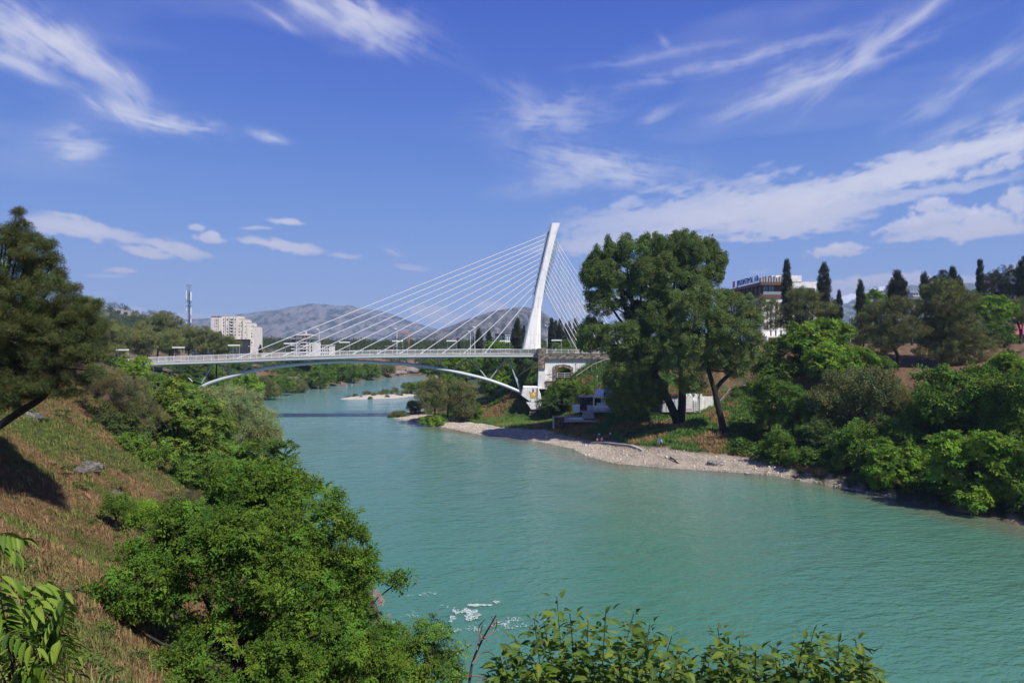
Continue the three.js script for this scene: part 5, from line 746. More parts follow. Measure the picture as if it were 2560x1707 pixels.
{ const r = rng(811), l = []; for (let i = 0; i < 26000 && l.length < 7000; i++) { const right = r() < 0.62, D = right ? 82 + 120 * r() : 44 + 380 * r(), x = xAt(right ? Rsh : Lsh, D) + (right ? 1 : -1) * (1 + 34 * r()), g = land(x, D); if (g.d < 1.2) continue; if (right) { const px = x / D * F + 1280; if (D > 122 && (px < 1840 || px > 2700)) continue; if (g.d < (D > 112 ? 4.5 : 2.5)) continue; if (g.h > 15) continue; } else if (D < 150 ? g.d > 15 : g.h > 9 + 5 * r()) continue; else if (D < 60 && g.d > 9) continue; if (fbm(x * 0.2, D * 0.2, 2, 6) < 0.42) continue; l.push([x, g.h + 0.3 + 0.7 * r(), -D, 0.9 + 0.9 * r(), r()]); }
  const m = shade(new THREE.InstancedMesh(G.spray[0], LM.leaf, l.length)); l.forEach(([x, y, z, s, c], i) => { m4.compose(V(x, y, z), q4.setFromEuler(e4.set((c - 0.5) * 0.6, c * 50, 0.2, 'XYZ')), V(s, s, s)); m.setMatrixAt(i, m4); const k = 0.7 + 0.6 * c; m.setColorAt(i, c4.setRGB(0.095 * k, 0.18 * k, 0.024 * k)); }); m.name = 'undergrowth'; m.userData = { kind: 'stuff', label: 'low tangled green undergrowth along both wooded shores', category: 'undergrowth' }; scene.add(m); }
// --- left bank, near side
plant('pineN', 'pine_tree', 'large dark pine leaning in from the left edge', 33, [[44, 540, 11, 20], [50, 565, 20, 22], [22, 575, 14, 20], [84, 600, 14, 16], [112, 655, 12, 12], [52, 590, 32, 28], [15, 600, 36, 40], [70, 628, 56, 38], [25, 680, 70, 52], [100, 690, 52, 44], [140, 650, 16, 16], [150, 690, 14, 20], [120, 735, 74, 42], [50, 780, 90, 56], [170, 770, 52, 40], [215, 762, 24, 16], [200, 800, 44, 38], [120, 830, 90, 50], [190, 850, 60, 40], [40, 870, 90, 56], [130, 890, 80, 44], [232, 772, 14, 14], [246, 762, 9, 8], [215, 890, 36, 26], [30, 940, 60, 40], [110, 950, 60, 34], [20, 820, 90, 60], [-20, 720, 60, 80], [-30, 900, 70, 70], [70, 985, 50, 18], [175, 945, 44, 24], [90, 800, 80, 50], [50, 965, 80, 34], [0, 1005, 50, 26], [240, 930, 26, 16], [160, 985, 40, 10]], { base: [-150, 1180], trunks: [[[-60, 1110], [0, 1062], [60, 1022], [112, 985], [130, 920], [90, 780], [55, 620]]], trunkR: 0.2, size: 0.34, gap: 0.22, density: 1.9, split: 'flat', col: [0.085, 0.105, 0.024] });
plant('pine', 'pine_tree', 'dark pine between the left-edge pine and the bridge lamps', 118, pl(215, 850, 62, 62, 13, 61), { base: [215, 930], size: 0.62, density: 1.3, gap: 0.22, col: [0.08, 0.1, 0.026] });
plant('pine', 'pine_tree', 'low dark pine half hidden behind the left-edge pine', 92, pl(150, 900, 70, 56, 12, 62), { base: [150, 980], size: 0.55, density: 1.3, gap: 0.22, col: [0.075, 0.095, 0.024] });
plant('leaf', 'broadleaf_tree', 'dull green tree on the upper slope beside the half-dry pine', 60, [[300, 1060, 40, 40], [270, 1110, 34, 34], [330, 1090, 44, 40], [250, 1060, 24, 22], [290, 1150, 30, 30], [240, 1020, 30, 16]], { base: [300, 1190], size: 0.5, gap: 0.33, density: 1.7, col: [0.085, 0.115, 0.03] });
bush('leaf', 'low green bush below the long rock ledge', 262, 1215, 44, 30, 47, { size: 0.36, gap: 0.32, density: 1.5 }); bush('sage', 'greyish bush above the dark hollow', 275, 1165, 36, 26, 50, { size: 0.36, gap: 0.32 });
plant('brown', 'dry_pine', 'brownish half-dry pine behind the yellow-green tree', 62, [[320, 1000, 50, 30], [350, 1040, 44, 40], [300, 960, 56, 26], [250, 940, 46, 22], [290, 1040, 36, 26], [335, 1090, 30, 26], [230, 985, 30, 16]], { base: [360, 1180], size: 0.5, gap: 0.3, density: 1.6, col: [0.15, 0.145, 0.055] });
plant('bright', 'broadleaf_tree', 'yellow-green tree in front of the left arch end', 72, [[445, 980, 46, 36], [420, 1010, 40, 40], [480, 1030, 60, 50], [430, 1060, 54, 50], [505, 1100, 60, 54], [445, 1130, 56, 50], [375, 995, 24, 30], [360, 1020, 22, 24], [535, 1060, 40, 44], [540, 1140, 50, 40], [300, 1130, 34, 40], [270, 1100, 14, 26], [330, 1160, 40, 40]], { base: [470, 1200], size: 0.6, gap: 0.33, density: 1.9, col: [0.17, 0.26, 0.04], trunkR: 0.3 });
plant('grey', 'willow_tree', 'grey-green willow leaning over the river behind the yellow-green tree', 86, [[555, 992, 46, 24], [500, 1000, 40, 26], [600, 1010, 56, 40], [560, 1040, 60, 50], [645, 1060, 50, 38], [600, 1090, 70, 50], [670, 1090, 28, 24], [690, 1085, 12, 14], [520, 1060, 50, 50], [620, 1120, 50, 30]], { base: [570, 1150], size: 0.66, gap: 0.24, density: 1.9, trunkR: 0.35, col: [0.3, 0.36, 0.15] });
plant('bright', 'broadleaf_tree', 'fresh green tree between the willow and the large foreground tree', 58, [[640, 1140, 56, 36], [690, 1170, 44, 34], [560, 1180, 70, 50], [640, 1215, 84, 50], [724, 1120, 12, 16], [735, 1150, 14, 14], [740, 1200, 30, 26], [520, 1230, 60, 40], [700, 1110, 10, 10], [480, 1180, 50, 40]], { base: [610, 1290], size: 0.52, gap: 0.35, density: 1.8, col: [0.115, 0.21, 0.024] });
plant('leaf', 'broadleaf_tree', 'green bushy tree between the half-dry pine and the grassy slope', 56, [[330, 1130, 44, 40], [300, 1180, 40, 34], [380, 1170, 60, 50], [420, 1210, 54, 40], [290, 1120, 20, 24], [350, 1210, 44, 30], [270, 1150, 14, 18]], { base: [360, 1260], size: 0.5, gap: 0.34, density: 1.8 });
plant('brown', 'dry_bush', 'brown dry bush in the hollow left of the fresh green tree', 46, [[440, 1250, 44, 34], [400, 1275, 34, 24], [480, 1260, 30, 30]], { base: [430, 1300], size: 0.35, gap: 0.36, col: [0.12, 0.09, 0.045], noTrunk: false, cat: 'bush' });
bush('leaf', 'small green bush at the end of the grassy crest', 290, 1262, 46, 26, 38, { geo: G.fine, size: 0.3, gap: 0.3 }); bush('bright', 'fresh bush in the gully beside the dry bush', 355, 1285, 56, 34, 40, { geo: G.fine, size: 0.32, gap: 0.3 }); bush('dark', 'tiny bush at the edge of the rock ledge', 215, 1245, 24, 22, 43, { geo: G.fine, size: 0.25 });
plant('fine', 'broadleaf_tree', 'large leafy green tree filling the lower left foreground', 21, [[560, 1250, 110, 56, -160], [660, 1240, 90, 50, -120], [740, 1270, 84, 50, -80], [810, 1320, 66, 50, -40], [640, 1340, 150, 76], [460, 1330, 110, 70, -60], [350, 1350, 60, 40, -20], [395, 1440, 100, 76, 60], [300, 1470, 40, 30, 90], [550, 1450, 150, 86, 40], [740, 1430, 130, 86, 20], [855, 1390, 76, 60], [905, 1410, 30, 24], [320, 1530, 80, 50, 260], [290, 1480, 40, 30, 220], [270, 1570, 44, 30, 320], [250, 1600, 30, 20, 360], [420, 1590, 140, 90, 300], [620, 1600, 160, 96, 120], [800, 1560, 140, 96, 60], [920, 1490, 56, 50], [900, 1640, 120, 86, 40], [500, 1690, 160, 70, 420], [330, 1650, 90, 70, 460], [310, 1720, 70, 60, 520], [750, 1700, 160, 70, 300], [960, 1436, 40, 10], [1000, 1448, 26, 8], [985, 1470, 20, 8], [820, 1255, 18, 14, -60], [880, 1330, 30, 20]], { base: [640, 1690], baseD: 21, size: 0.31, gap: 0.31, density: 2.1, trunkR: 0.16, floor: false, col: [0.098, 0.185, 0.016] });
plant('fine', 'young_tree', 'lighter loose-branched young tree right of the large foreground tree', 30, [[1010, 1610, 60, 40], [1070, 1570, 40, 26], [1110, 1550, 18, 18], [1085, 1620, 60, 36], [1140, 1620, 28, 26], [1030, 1660, 80, 40], [1120, 1670, 50, 30], [970, 1640, 40, 50], [1090, 1700, 70, 30]], { base: [1040, 1790], size: 0.42, gap: 0.42, density: 1.5, trunkR: 0.1, floor: false, col: [0.13, 0.22, 0.022] });
{ const root = thing('flowering_sprig', 'pale pink flower clusters at the right edge of the large foreground tree', 'flowers', W(945, 1500, 20.5)); part('stem', bar(W(925, 1520, 20.6), W(946, 1492, 20.2), 0.012, 4), M.bark, root); crown(root, [[942, 1490, 9, 8], [950, 1503, 7, 6], [935, 1480, 5, 8], [972, 1540, 4, 5]].map(([x, y, a, b]) => ({ c: W(x, y, 20.2), r: V(a * 0.012, b * 0.012, a * 0.012) })), { geo: G.fine, mat: LM.leaf, size: 0.08, seed: 5, col: [0.55, 0.36, 0.3], floor: false, partName: 'blossom' }); }

// ---------------------------------------------------------------- the beach place on the right bank
const at = (px, py, D) => { const p = W(px, py, D); p.y = H(p.x, p.z); return p; };
{
  const D = 165, root = thing('beach_bar', 'white riverside bar with a slatted sloping roof and dark stone wall on the right bank', 'building', at(1480, 1030, D));
  part('stone_wall', pbox(1450, 1483, 993.5, 1034, D, 5), M.darkStone, root); part('wall_coping', pbox(1449.5, 1483.5, 992.2, 993.4, D - 0.1, 5.2), M.concrete, root);
  part('low_wall', pbox(1431.5, 1449.8, 1011, 1030, D + 0.2, 0.5), M.white, root);
  part('counter_panel', pbox(1468, 1484, 1013, 1031.5, D - 0.35, 0.3), std([0.55, 0.62, 0.72], { map: mild(0.3) }), root);
  const a = (x, y, d) => W(x, y, d);
  part('roof', hexa([a(1485, 993, D - 1), a(1523, 991, D - 1), a(1523, 988.5, D - 1), a(1485, 990, D - 1)].map((p) => p), [a(1491, 976, D + 3), a(1540, 974, D + 3), a(1540, 971.5, D + 3), a(1491, 973.2, D + 3)]), M.white, root);
  for (let k = 0; k < 7; k++) { const x = 1488 + k * 5.2; part('roof_slat', hexa([a(x, 995.5 - k * 0.4, D - 0.9), a(x + 1.9, 995.5 - k * 0.4, D - 0.9), a(x + 1.9, 993.2 - k * 0.3, D - 0.9), a(x, 993.2 - k * 0.3, D - 0.9)], [a(x + 5, 980.5, D + 2.9), a(x + 6.9, 980.5, D + 2.9), a(x + 6.9, 977, D + 2.9), a(x + 5, 977, D + 2.9)]), M.white, root); }
  part('post', pbox(1484, 1486.5, 994, 1020, D - 0.9, 0.25), M.white, root); part('post', pbox(1521, 1524, 992, 1018, D - 0.9, 0.25), M.white, root);
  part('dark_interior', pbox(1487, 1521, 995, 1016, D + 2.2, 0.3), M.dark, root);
  const lat = []; for (let k = 0; k <= 4; k++) lat.push(pbox(1503 + k * 4.4, 1504.4 + k * 4.4, 995, 1014, D - 0.5, 0.08)); for (let k = 0; k <= 6; k++) lat.push(pbox(1503, 1522, 995 + k * 3.1, 996 + k * 3.1, D - 0.41, 0.08)); part('lattice_screen', lat, M.white, root);
  part('parapet', pbox(1485, 1523.5, 1014.2, 1020, D - 1.05, 0.35), M.white, root); part('front_panel', pbox(1492, 1514, 1007, 1014, D - 0.7, 0.2), std([0.6, 0.66, 0.74]), root);
  part('plinth', pbox(1486, 1602, 1020.2, 1029, D - 1, 3), std([0.66, 0.7, 0.76], { map: mild(0.2) }), root); part('terrace_slab', pbox(1453, 1602, 1028.2, 1031, D - 2.4, 4), M.concrete, root);
  part('base_wall', pbox(1500, 1602, 1031.1, 1050, D - 1.6, 3), M.darkStone, root);
  for (let k = 0; k < 5; k++) part('step', pbox(1458 - k * 0.6, 1484 + k * 0.5, 1031.2 + k * 3, 1034.8 + k * 3, D - 2.5 - k * 0.42, 1.2), M.concrete, root);
  part('back_wall', pbox(1524.5, 1602, 985, 1020, D + 2.5, 0.4), M.white, root);
}
{ const D = 160, root = thing('terrace_wall', 'low concrete and dark stone terrace wall left of the beach bar steps', 'wall', at(1420, 1060, D));
  part('end_block', pbox(1382, 1386, 1041, 1070, D, 1.2), M.concrete, root); part('stone_face', pbox(1386.1, 1411, 1043, 1070, D + 0.1, 1), M.darkStone, root); const a = (x, y, d) => W(x, y, d);
  part('coping', hexa([a(1382, 1042.6, D - 0.1), a(1412, 1042.6, D - 0.1), a(1412, 1040.6, D - 0.1), a(1382, 1040.6, D - 0.1)], [a(1452, 1039.5, D + 4), a(1456, 1039.5, D + 4), a(1456, 1037.8, D + 4), a(1452, 1037.8, D + 4)]), M.concrete, root);
  part('inner_wall', pbox(1410, 1460, 1043.5, 1051.5, D + 1.4, 0.5), M.white, root); part('floor_slab', pbox(1410, 1500, 1051.6, 1055, D - 0.6, 4), M.concrete, root); }
{ const D = 158, root = thing('changing_hut', 'white hut with a lattice gate behind the big forked tree', 'building', at(1725, 1028, D));
  part('wall', pbox(1715, 1750, 987, 1031, D + 0.4, 4), M.white, root); part('shed', pbox(1655, 1708, 990, 1031, D + 1.5, 3), std([0.45, 0.48, 0.54], { map: mild(0.2) }), root); part('shed_roof', pbox(1674, 1699, 984, 989.9, D + 1, 4), M.tile, root);
  for (let k = 0; k < 5; k++) part('shed_panel', pbox(1657 + k * 10, 1665.5 + k * 10, 992, 1030, D + 1.38, 0.1), std([0.5, 0.53, 0.58]), root);
  const boards = 9; for (let k = 0; k < boards; k++) part('board', pbox(1716, 1734, 989 + k * 4.5, 992.7 + k * 4.5, D + 0.3, 0.09), M.white, root);
  const gate = part('gate', [0, 1, 2].map((k) => pbox(1735 + k * 6.8, 1736.2 + k * 6.8, 999, 1030, D + 0.2, 0.08)).concat(Array.from({ length: 8 }, (_, k) => pbox(1735, 1750, 999.5 + k * 4.2, 1000.8 + k * 4.2, D + 0.11, 0.08))), M.whiteSteel, root);
  part('gate_post', pbox(1750.5, 1756, 985, 1029, D, 0.5), M.white, root); part('side_wall', pbox(1756.2, 1784, 991, 1027, D + 0.6, 0.4), M.white, root);
  part('lamp', pbox(1735, 1738.6, 981, 988, D + 0.1, 0.4), M.whiteSteel, root);
  part('red_writing', (() => { const p = W(1724, 1024, D), g = new THREE.PlaneGeometry(1.7, 0.55); g.translate(p.x, p.y, -D - 0.285); return g; })(), canvasMat(128, 40, (x, w, h) => { x.clearRect(0, 0, w, h); x.strokeStyle = '#b04048'; x.lineWidth = 7; for (const k of [8, 36, 64, 92]) { x.beginPath(); x.moveTo(k, 8); x.lineTo(k + 8, 34); x.lineTo(k + 20, 8); x.stroke(); } }, { transparent: true }), root);
  for (let k = 0; k < 5; k++) part('step', pbox(1744 + k * 6, 1768 + k * 2.5, 1027.5 + k * 2.7, 1031 + k * 2.7, D - 0.3 - k * 0.5, 1.4), M.concrete, root); }
{ const D = 152, root = thing('notice_board', 'board painted blue above yellow under the big forked tree', 'sign', at(1637, 1040, D)); part('upper_panel', pbox(1626, 1648, 1021.5, 1030.4, D, 0.08), std([0.03, 0.09, 0.3]), root); part('lower_panel', pbox(1626, 1648, 1030.6, 1037.5, D, 0.08), std([0.5, 0.5, 0.05]), root); for (const x of [1627, 1647]) { const p = W(x, 1037, D + 0.1); part('post', bar(V(p.x, H(p.x, p.z) - 0.3, p.z), V(p.x, W(x, 1021, D).y, p.z), 0.05, 5), M.greySteel, root); } }
// edge of the paved landing
{ const pts = [[1478, 1108, 148], [1510, 1111, 146], [1545, 1119, 141], [1580, 1128, 136.5], [1608, 1136, 132]].map(([x, y, d]) => at(x, y, d)), root = thing('landing_edge', 'long low concrete edge of the sandy landing above the gravel beach', 'kerb', pts[2].clone());
  for (let i = 0; i < pts.length - 1; i++) { const a = pts[i].clone(), b = pts[i + 1].clone(), n = V(-(b.z - a.z), 0, b.x - a.x).normalize().multiplyScalar(0.35); a.y += 0.12; b.y += 0.12; const lo = V(0, -0.6, 0), hi = V(0, 0.3, 0); part('kerb_stone', hexa([a.clone().add(n).add(lo), a.clone().sub(n).add(lo), a.clone().sub(n).add(hi), a.clone().add(n).add(hi)].reverse(), [b.clone().add(n).add(lo), b.clone().sub(n).add(lo), b.clone().sub(n).add(hi), b.clone().add(n).add(hi)].reverse()), M.concrete, root); } }
{ const root = thing('garden_steps', 'weathered stone steps going up from the landing under the big tree', 'steps', at(1590, 1095, 147)); for (let k = 0; k < 5; k++) { const p = at(1585 + k * 3, 1100, 146.5 + k * 0.5); part('step', box(p.x - 2.6, p.x + 2.2, p.y - 0.4 + k * 0.08, p.y + 0.12 + k * 0.16, p.z - 0.5, p.z), M.darkStone, root); } }
{ const p = at(1366, 1104, 156.5); const t = thing('marker_pole', 'thin grey pole standing at the edge of the gravel beach', 'pole', p.clone()); part('pole', bar(p.clone().add(V(0, -0.3, 0)), p.clone().add(V(0, 1.9, 0)), 0.04, 6), M.greySteel, t); part('pole_cap', bar(p.clone().add(V(0, 1.9, 0)), p.clone().add(V(0, 2, 0)), 0.06, 6), M.dark, t); }
{ const a = at(1800, 1035, 158), b = at(1868, 990, 172), r = []; for (let i = 0; i <= 8; i++) { const p = a.clone().lerp(b, i / 8), y = Math.max(p.y, H(p.x, p.z)); r.push(bar(V(p.x, y - 0.4, p.z), V(p.x, y + 1, p.z), 0.05, 5)); if (i) { const q = a.clone().lerp(b, (i - 1) / 8), y0 = Math.max(q.y, H(q.x, q.z)); r.push(bar(V(q.x, y0 + 1, q.z), V(p.x, y + 1, p.z), 0.045, 5), bar(V(q.x, y0 + 0.5, q.z), V(p.x, y + 0.5, p.z), 0.03, 5)); } } single('path_railing', 'thin railing climbing the dry slope right of the leaning poplar', 'railing', r, M.greySteel); }
{ const p = at(2127, 850, 205), t = thing('white_post', 'slim white post on the slope left of the small thin-trunked pine', 'post', p.clone()), top = W(2127, 788, 205); part('pole', bar(p, V(p.x, top.y, p.z), 0.12, 7, 0.09), M.whiteSteel, t); part('post_cap', bar(V(p.x, top.y, p.z), V(p.x, top.y + 0.25, p.z), 0.16, 7), M.greySteel, t); }
{ const p = at(1092, 910, 350), t = thing('white_marker', 'small white marker pillar on the far bank seen under the arch', 'pillar', p.clone()); part('plinth', box(p.x - 1.4, p.x + 1.4, p.y - 0.5, p.y + 0.6, p.z - 1, p.z + 1), M.concrete, t); part('shaft', box(p.x - 0.6, p.x + 0.6, p.y + 0.61, p.y + 4.6, p.z - 0.5, p.z + 0.5), M.white, t); }

// gravel island in the river
{ const P = [], idx = [], cols = [], NI = 60, NJ = 24, c = V(-54.5, 0, -284), ax = V(15, 0, -13), bx = V(7.5, 0, 5.5);
  for (let j = 0; j <= NJ; j++) for (let i = 0; i <= NI; i++) { const a = i / NI * Math.PI * 2, r = j / NJ, w = 1 + 0.5 * (n2(Math.cos(a) * 2 + 5, Math.sin(a) * 2 + 5, 3) - 0.5), x = c.x + (ax.x * Math.cos(a) + bx.x * Math.sin(a)) * r * w, z = c.z + (ax.z * Math.cos(a) + bx.z * Math.sin(a)) * r * w, y = 1.1 * (1 - r * r) * (0.7 + 0.6 * n2(x * 0.3, z * 0.3, 8)) - 0.22; P.push(x, y, z); const k = 0.85 + 0.3 * n2(x * 1.7, z * 1.7, 4); cols.push(0.44 * k, 0.38 * k, 0.32 * k); }
  for (let j = 0; j < NJ; j++) for (let i = 0; i < NI; i++) { const a = j * (NI + 1) + i, b = a + NI + 1; idx.push(a, a + 1, b, b, a + 1, b + 1); }
  const g = new THREE.BufferGeometry(); g.setAttribute('position', new THREE.Float32BufferAttribute(P, 3)); g.setAttribute('color', new THREE.Float32BufferAttribute(cols, 3)); g.setIndex(idx); g.computeVertexNormals(); const m = shade(new THREE.Mesh(g, new THREE.MeshStandardMaterial({ vertexColors: true, roughness: 1, side: THREE.DoubleSide }))); m.name = 'gravel_island'; m.userData = { kind: 'structure', label: 'pale gravel island in the river beyond the bridge', category: 'island' }; scene.add(m);
  for (const [x, y, rx, ry, D] of [[872, 993, 8, 5, 279], [888, 990, 8, 6, 281], [903, 994, 6, 4, 276], [916, 984, 12, 7, 290], [934, 988, 8, 8, 282], [950, 985, 9, 8, 285], [962, 980, 12, 9, 294], [925, 996, 5, 3, 273], [985, 977, 14, 10, 297], [998, 987, 10, 8, 285], [968, 992, 6, 4, 278], [1012, 980, 12, 9, 294], [1026, 974, 14, 8, 302]]) bush('sage', 'small green shrub growing on the gravel island', x, y, rx, ry, D, { size: 0.6, n: 4, group: 'shrubs on the gravel island', floor: false, noTrunk: true }); }

// rocks
function rock(label, p, sx, sy, sz, seed, c = [0.17, 0.15, 0.135], name = 'rock') {
  const g = new THREE.IcosahedronGeometry(1, 4), q = g.attributes.position; for (let i = 0; i < q.count; i++) { const v = V(q.getX(i), q.getY(i), q.getZ(i)), k = 0.75 + 0.5 * n3(v.x * 1.6 + seed, v.y * 1.6, v.z * 1.6) + 0.25 * (Math.round(n3(v.x * 3 + seed, v.y * 3, v.z * 3) * 4) / 4 - 0.5) + 0.1 * (n3(v.x * 9, v.y * 9 + seed, v.z * 9) - 0.5); q.setXYZ(i, p.x + v.x * k * sx, p.y + v.y * k * sy, p.z + v.z * k * sz); }
  g.computeVertexNormals(); return single(name, label, 'rock', metres(g), std(c, { map: grainRep(0.7), bumpMap: grainRep(0.9), bumpScale: 0.08, roughness: 1 }));
}
const gr = [0.55, 0.5, 0.46];
rock('grey boulder in the dry grass near the left edge', at(75, 1128, 47), 0.75, 0.4, 0.6, 3, gr); rock('long rock ledge in the dry grass below the boulder', at(218, 1185, 44), 0.9, 0.45, 0.4, 7, gr); rock('lower end of the rock ledge, darker', at(190, 1208, 42), 0.6, 0.35, 0.4, 11, [0.4, 0.37, 0.34]); rock('rock outcrop beside the dark hollow, left of the dry bush', at(285, 1232, 42), 0.7, 0.6, 0.6, 15, [0.5, 0.4, 0.34]);
rock('grey boulder at the far left waterside below the bridge', at(858, 958, 352), 5, 3.4, 4, 21, [0.5, 0.42, 0.38]); rock('pale boulder beside the grey waterside boulder', at(880, 955, 362), 3, 2.4, 3, 22, [0.75, 0.68, 0.6]); rock('brown slab of cliff behind the left part of the arch', at(722, 930, 320), 6, 4, 4, 23, [0.5, 0.4, 0.35]); rock('dark brown cliff rock behind the left struts', at(600, 925, 285), 9, 4.2, 5, 24, [0.3, 0.2, 0.15]);
rock('flat rock at the downstream end of the gravel beach', at(1790, 1163, 123.5), 1.6, 0.7, 0.9, 31, [0.8, 0.72, 0.66]); rock('pale stone in the grass beyond the gravel beach', at(1858, 1145, 124), 0.7, 0.4, 0.5, 32, [1.1, 1.0, 0.95]); rock('long pale stone at the muddy shore', at(1876, 1182, 118.5), 1.0, 0.25, 0.4, 33, [1.0, 0.9, 0.8]); rock('reddish stone at the shore right of the beach', at(1992, 1196, 114.5), 0.8, 0.35, 0.5, 34, [0.8, 0.5, 0.42]);
for (const [i, [x, y, D, s]] of [[985, 945, 452, 4], [1005, 942, 458, 3], [1030, 940, 462, 5], [1055, 936, 464, 3.5]].entries()) rock(['leftmost', 'second', 'third', 'rightmost'][i] + ' pale boulder on the far shore of the bend', at(x, y, D), s, s * 0.5, s * 0.7, 40 + i, [0.85, 0.75, 0.66]);
{ const a = at(1680, 1152, 127), b = at(1692, 1162, 125); single('driftwood', 'dark driftwood log lying on the gravel beach', 'log', [tube([a.clone().add(V(-0.3, 0.25, 0)), a.clone().lerp(b, 0.5).add(V(0, 0.3, 0)), b.clone().add(V(0.3, 0.1, 0))], 0.16, 0.09, 7), tube([a.clone().lerp(b, 0.5).add(V(0, 0.3, 0)), a.clone().lerp(b, 0.6).add(V(0.7, 0.5, 0.1))], 0.06, 0.03, 5)], M.darkBark); }
{ const p = at(1800, 1100, 136), r = rng(8), rt = []; for (let i = 0; i < 9; i++) { const a = r() * 3.2 - 1.6; rt.push(tube([p.clone().add(V(0.4, 0.5, 0)), p.clone().add(V(Math.sin(a) * 1.6, 0.35, 0.6 + r())), p.clone().add(V(Math.sin(a) * (3 + r() * 2), 0.15 + r() * 0.4, 1 + r() * 1.5))], 0.09, 0.03, 5)); } single('exposed_roots', 'tangle of bare roots and dead sticks at the foot of the leaning poplar', 'roots', rt, M.bark); }
// pebbles of the gravel beach
{ const r = rng(99), pg = new THREE.IcosahedronGeometry(1, 1), l = []; for (let i = 0; i < 90000 && l.length < 24000; i++) { const D = 100 + 105 * r(), x = xAt(Rsh, D) + r() * 16, b = base(x, D); if (b.side < 0 || b.d < 0.05) continue; const w = table([[100, 0.5], [112, 0.9], [116, 2], [120, 6], [126, 8], [150, 6], [158, 5], [185, 10], [200, 8]], D); if (b.d > w * (0.8 + 0.4 * r())) continue; const s = 0.04 + 0.08 * r() * r() + (r() < 0.01 ? 0.14 : 0); l.push([x, H(x, -D), -D, s, 0.3 + 0.28 * r()]); }
  const m = shade(new THREE.InstancedMesh(pg, std([1, 1, 1], { roughness: 0.95 }), l.length)); l.forEach(([x, y, z, s, c], i) => { m4.compose(V(x, y + s * 0.2, z), q4.setFromEuler(e4.set(c * 9, c * 31, c * 5, 'XYZ')), V(s * 1.3, s * 0.7, s)); m.setMatrixAt(i, m4); m.setColorAt(i, c4.setRGB(c * 1.12, c * 0.97, c * 0.8)); }); m.name = 'pebbles'; m.userData = { kind: 'stuff', label: 'pale pebbles covering the gravel beach', category: 'gravel' }; scene.add(m); }

// ---------------------------------------------------------------- people
function body(caps, box0, box1, res, colorAt) {              // one continuous skin round tapered limbs
  const mc = new MarchingCubes(res, new THREE.MeshStandardMaterial(), false, false, 40000), S = Math.max(box1.x - box0.x, box1.y - box0.y, box1.z - box0.z) / 2, c = box0.clone().add(box1).multiplyScalar(0.5), n = mc.size, p = V(0, 0, 0), ab = V(0, 0, 0), ap = V(0, 0, 0);
  mc.isolation = 0;
  const k = 0.035, f = (p) => { let d = 1e9; for (const [a, b, r0, r1] of caps) { ab.subVectors(b, a); ap.subVectors(p, a); const t = clamp(ap.dot(ab) / Math.max(ab.lengthSq(), 1e-9), 0, 1), e = ap.addScaledVector(ab, -t).length() - lerp(r0, r1, t), h = clamp(0.5 + 0.5 * (d - e) / k, 0, 1); d = d > 1e8 ? e : lerp(d, e, h) - k * h * (1 - h); } return d; };
  for (let z = 0; z < n; z++) for (let y = 0; y < n; y++) for (let x = 0; x < n; x++) { p.set((x - n / 2) / (n / 2) * S + c.x, (y - n / 2) / (n / 2) * S + c.y, (z - n / 2) / (n / 2) * S + c.z); mc.field[z * n * n + y * n + x] = -f(p); }
  mc.update(); const m = mc.count, pos = new Float32Array(mc.positionArray.subarray(0, m * 3)), nor = new Float32Array(mc.normalArray.subarray(0, m * 3)), col = new Float32Array(m * 3);
  for (let i = 0; i < m; i++) { for (let q = 0; q < 3; q++) pos[i * 3 + q] = pos[i * 3 + q] * S + [c.x, c.y, c.z][q]; p.set(pos[i * 3], pos[i * 3 + 1], pos[i * 3 + 2]); let best = 1e9, bi = 0; caps.forEach(([a, b, r0, r1], j) => { ab.subVectors(b, a); ap.subVectors(p, a); const t = clamp(ap.dot(ab) / Math.max(ab.lengthSq(), 1e-9), 0, 1), e = ap.addScaledVector(ab, -t).length() - lerp(r0, r1, t); if (e < best) { best = e; bi = j; } }); col.set(colorAt(bi), i * 3); }
  const g = new THREE.BufferGeometry(); g.setAttribute('position', new THREE.BufferAttribute(pos, 3)); g.setAttribute('normal', new THREE.BufferAttribute(nor, 3)); g.setAttribute('color', new THREE.BufferAttribute(col, 3)); return g;
}
const skinMat = new THREE.MeshStandardMaterial({ vertexColors: true, roughness: 0.85 });
const SKIN = [0.45, 0.27, 0.19];
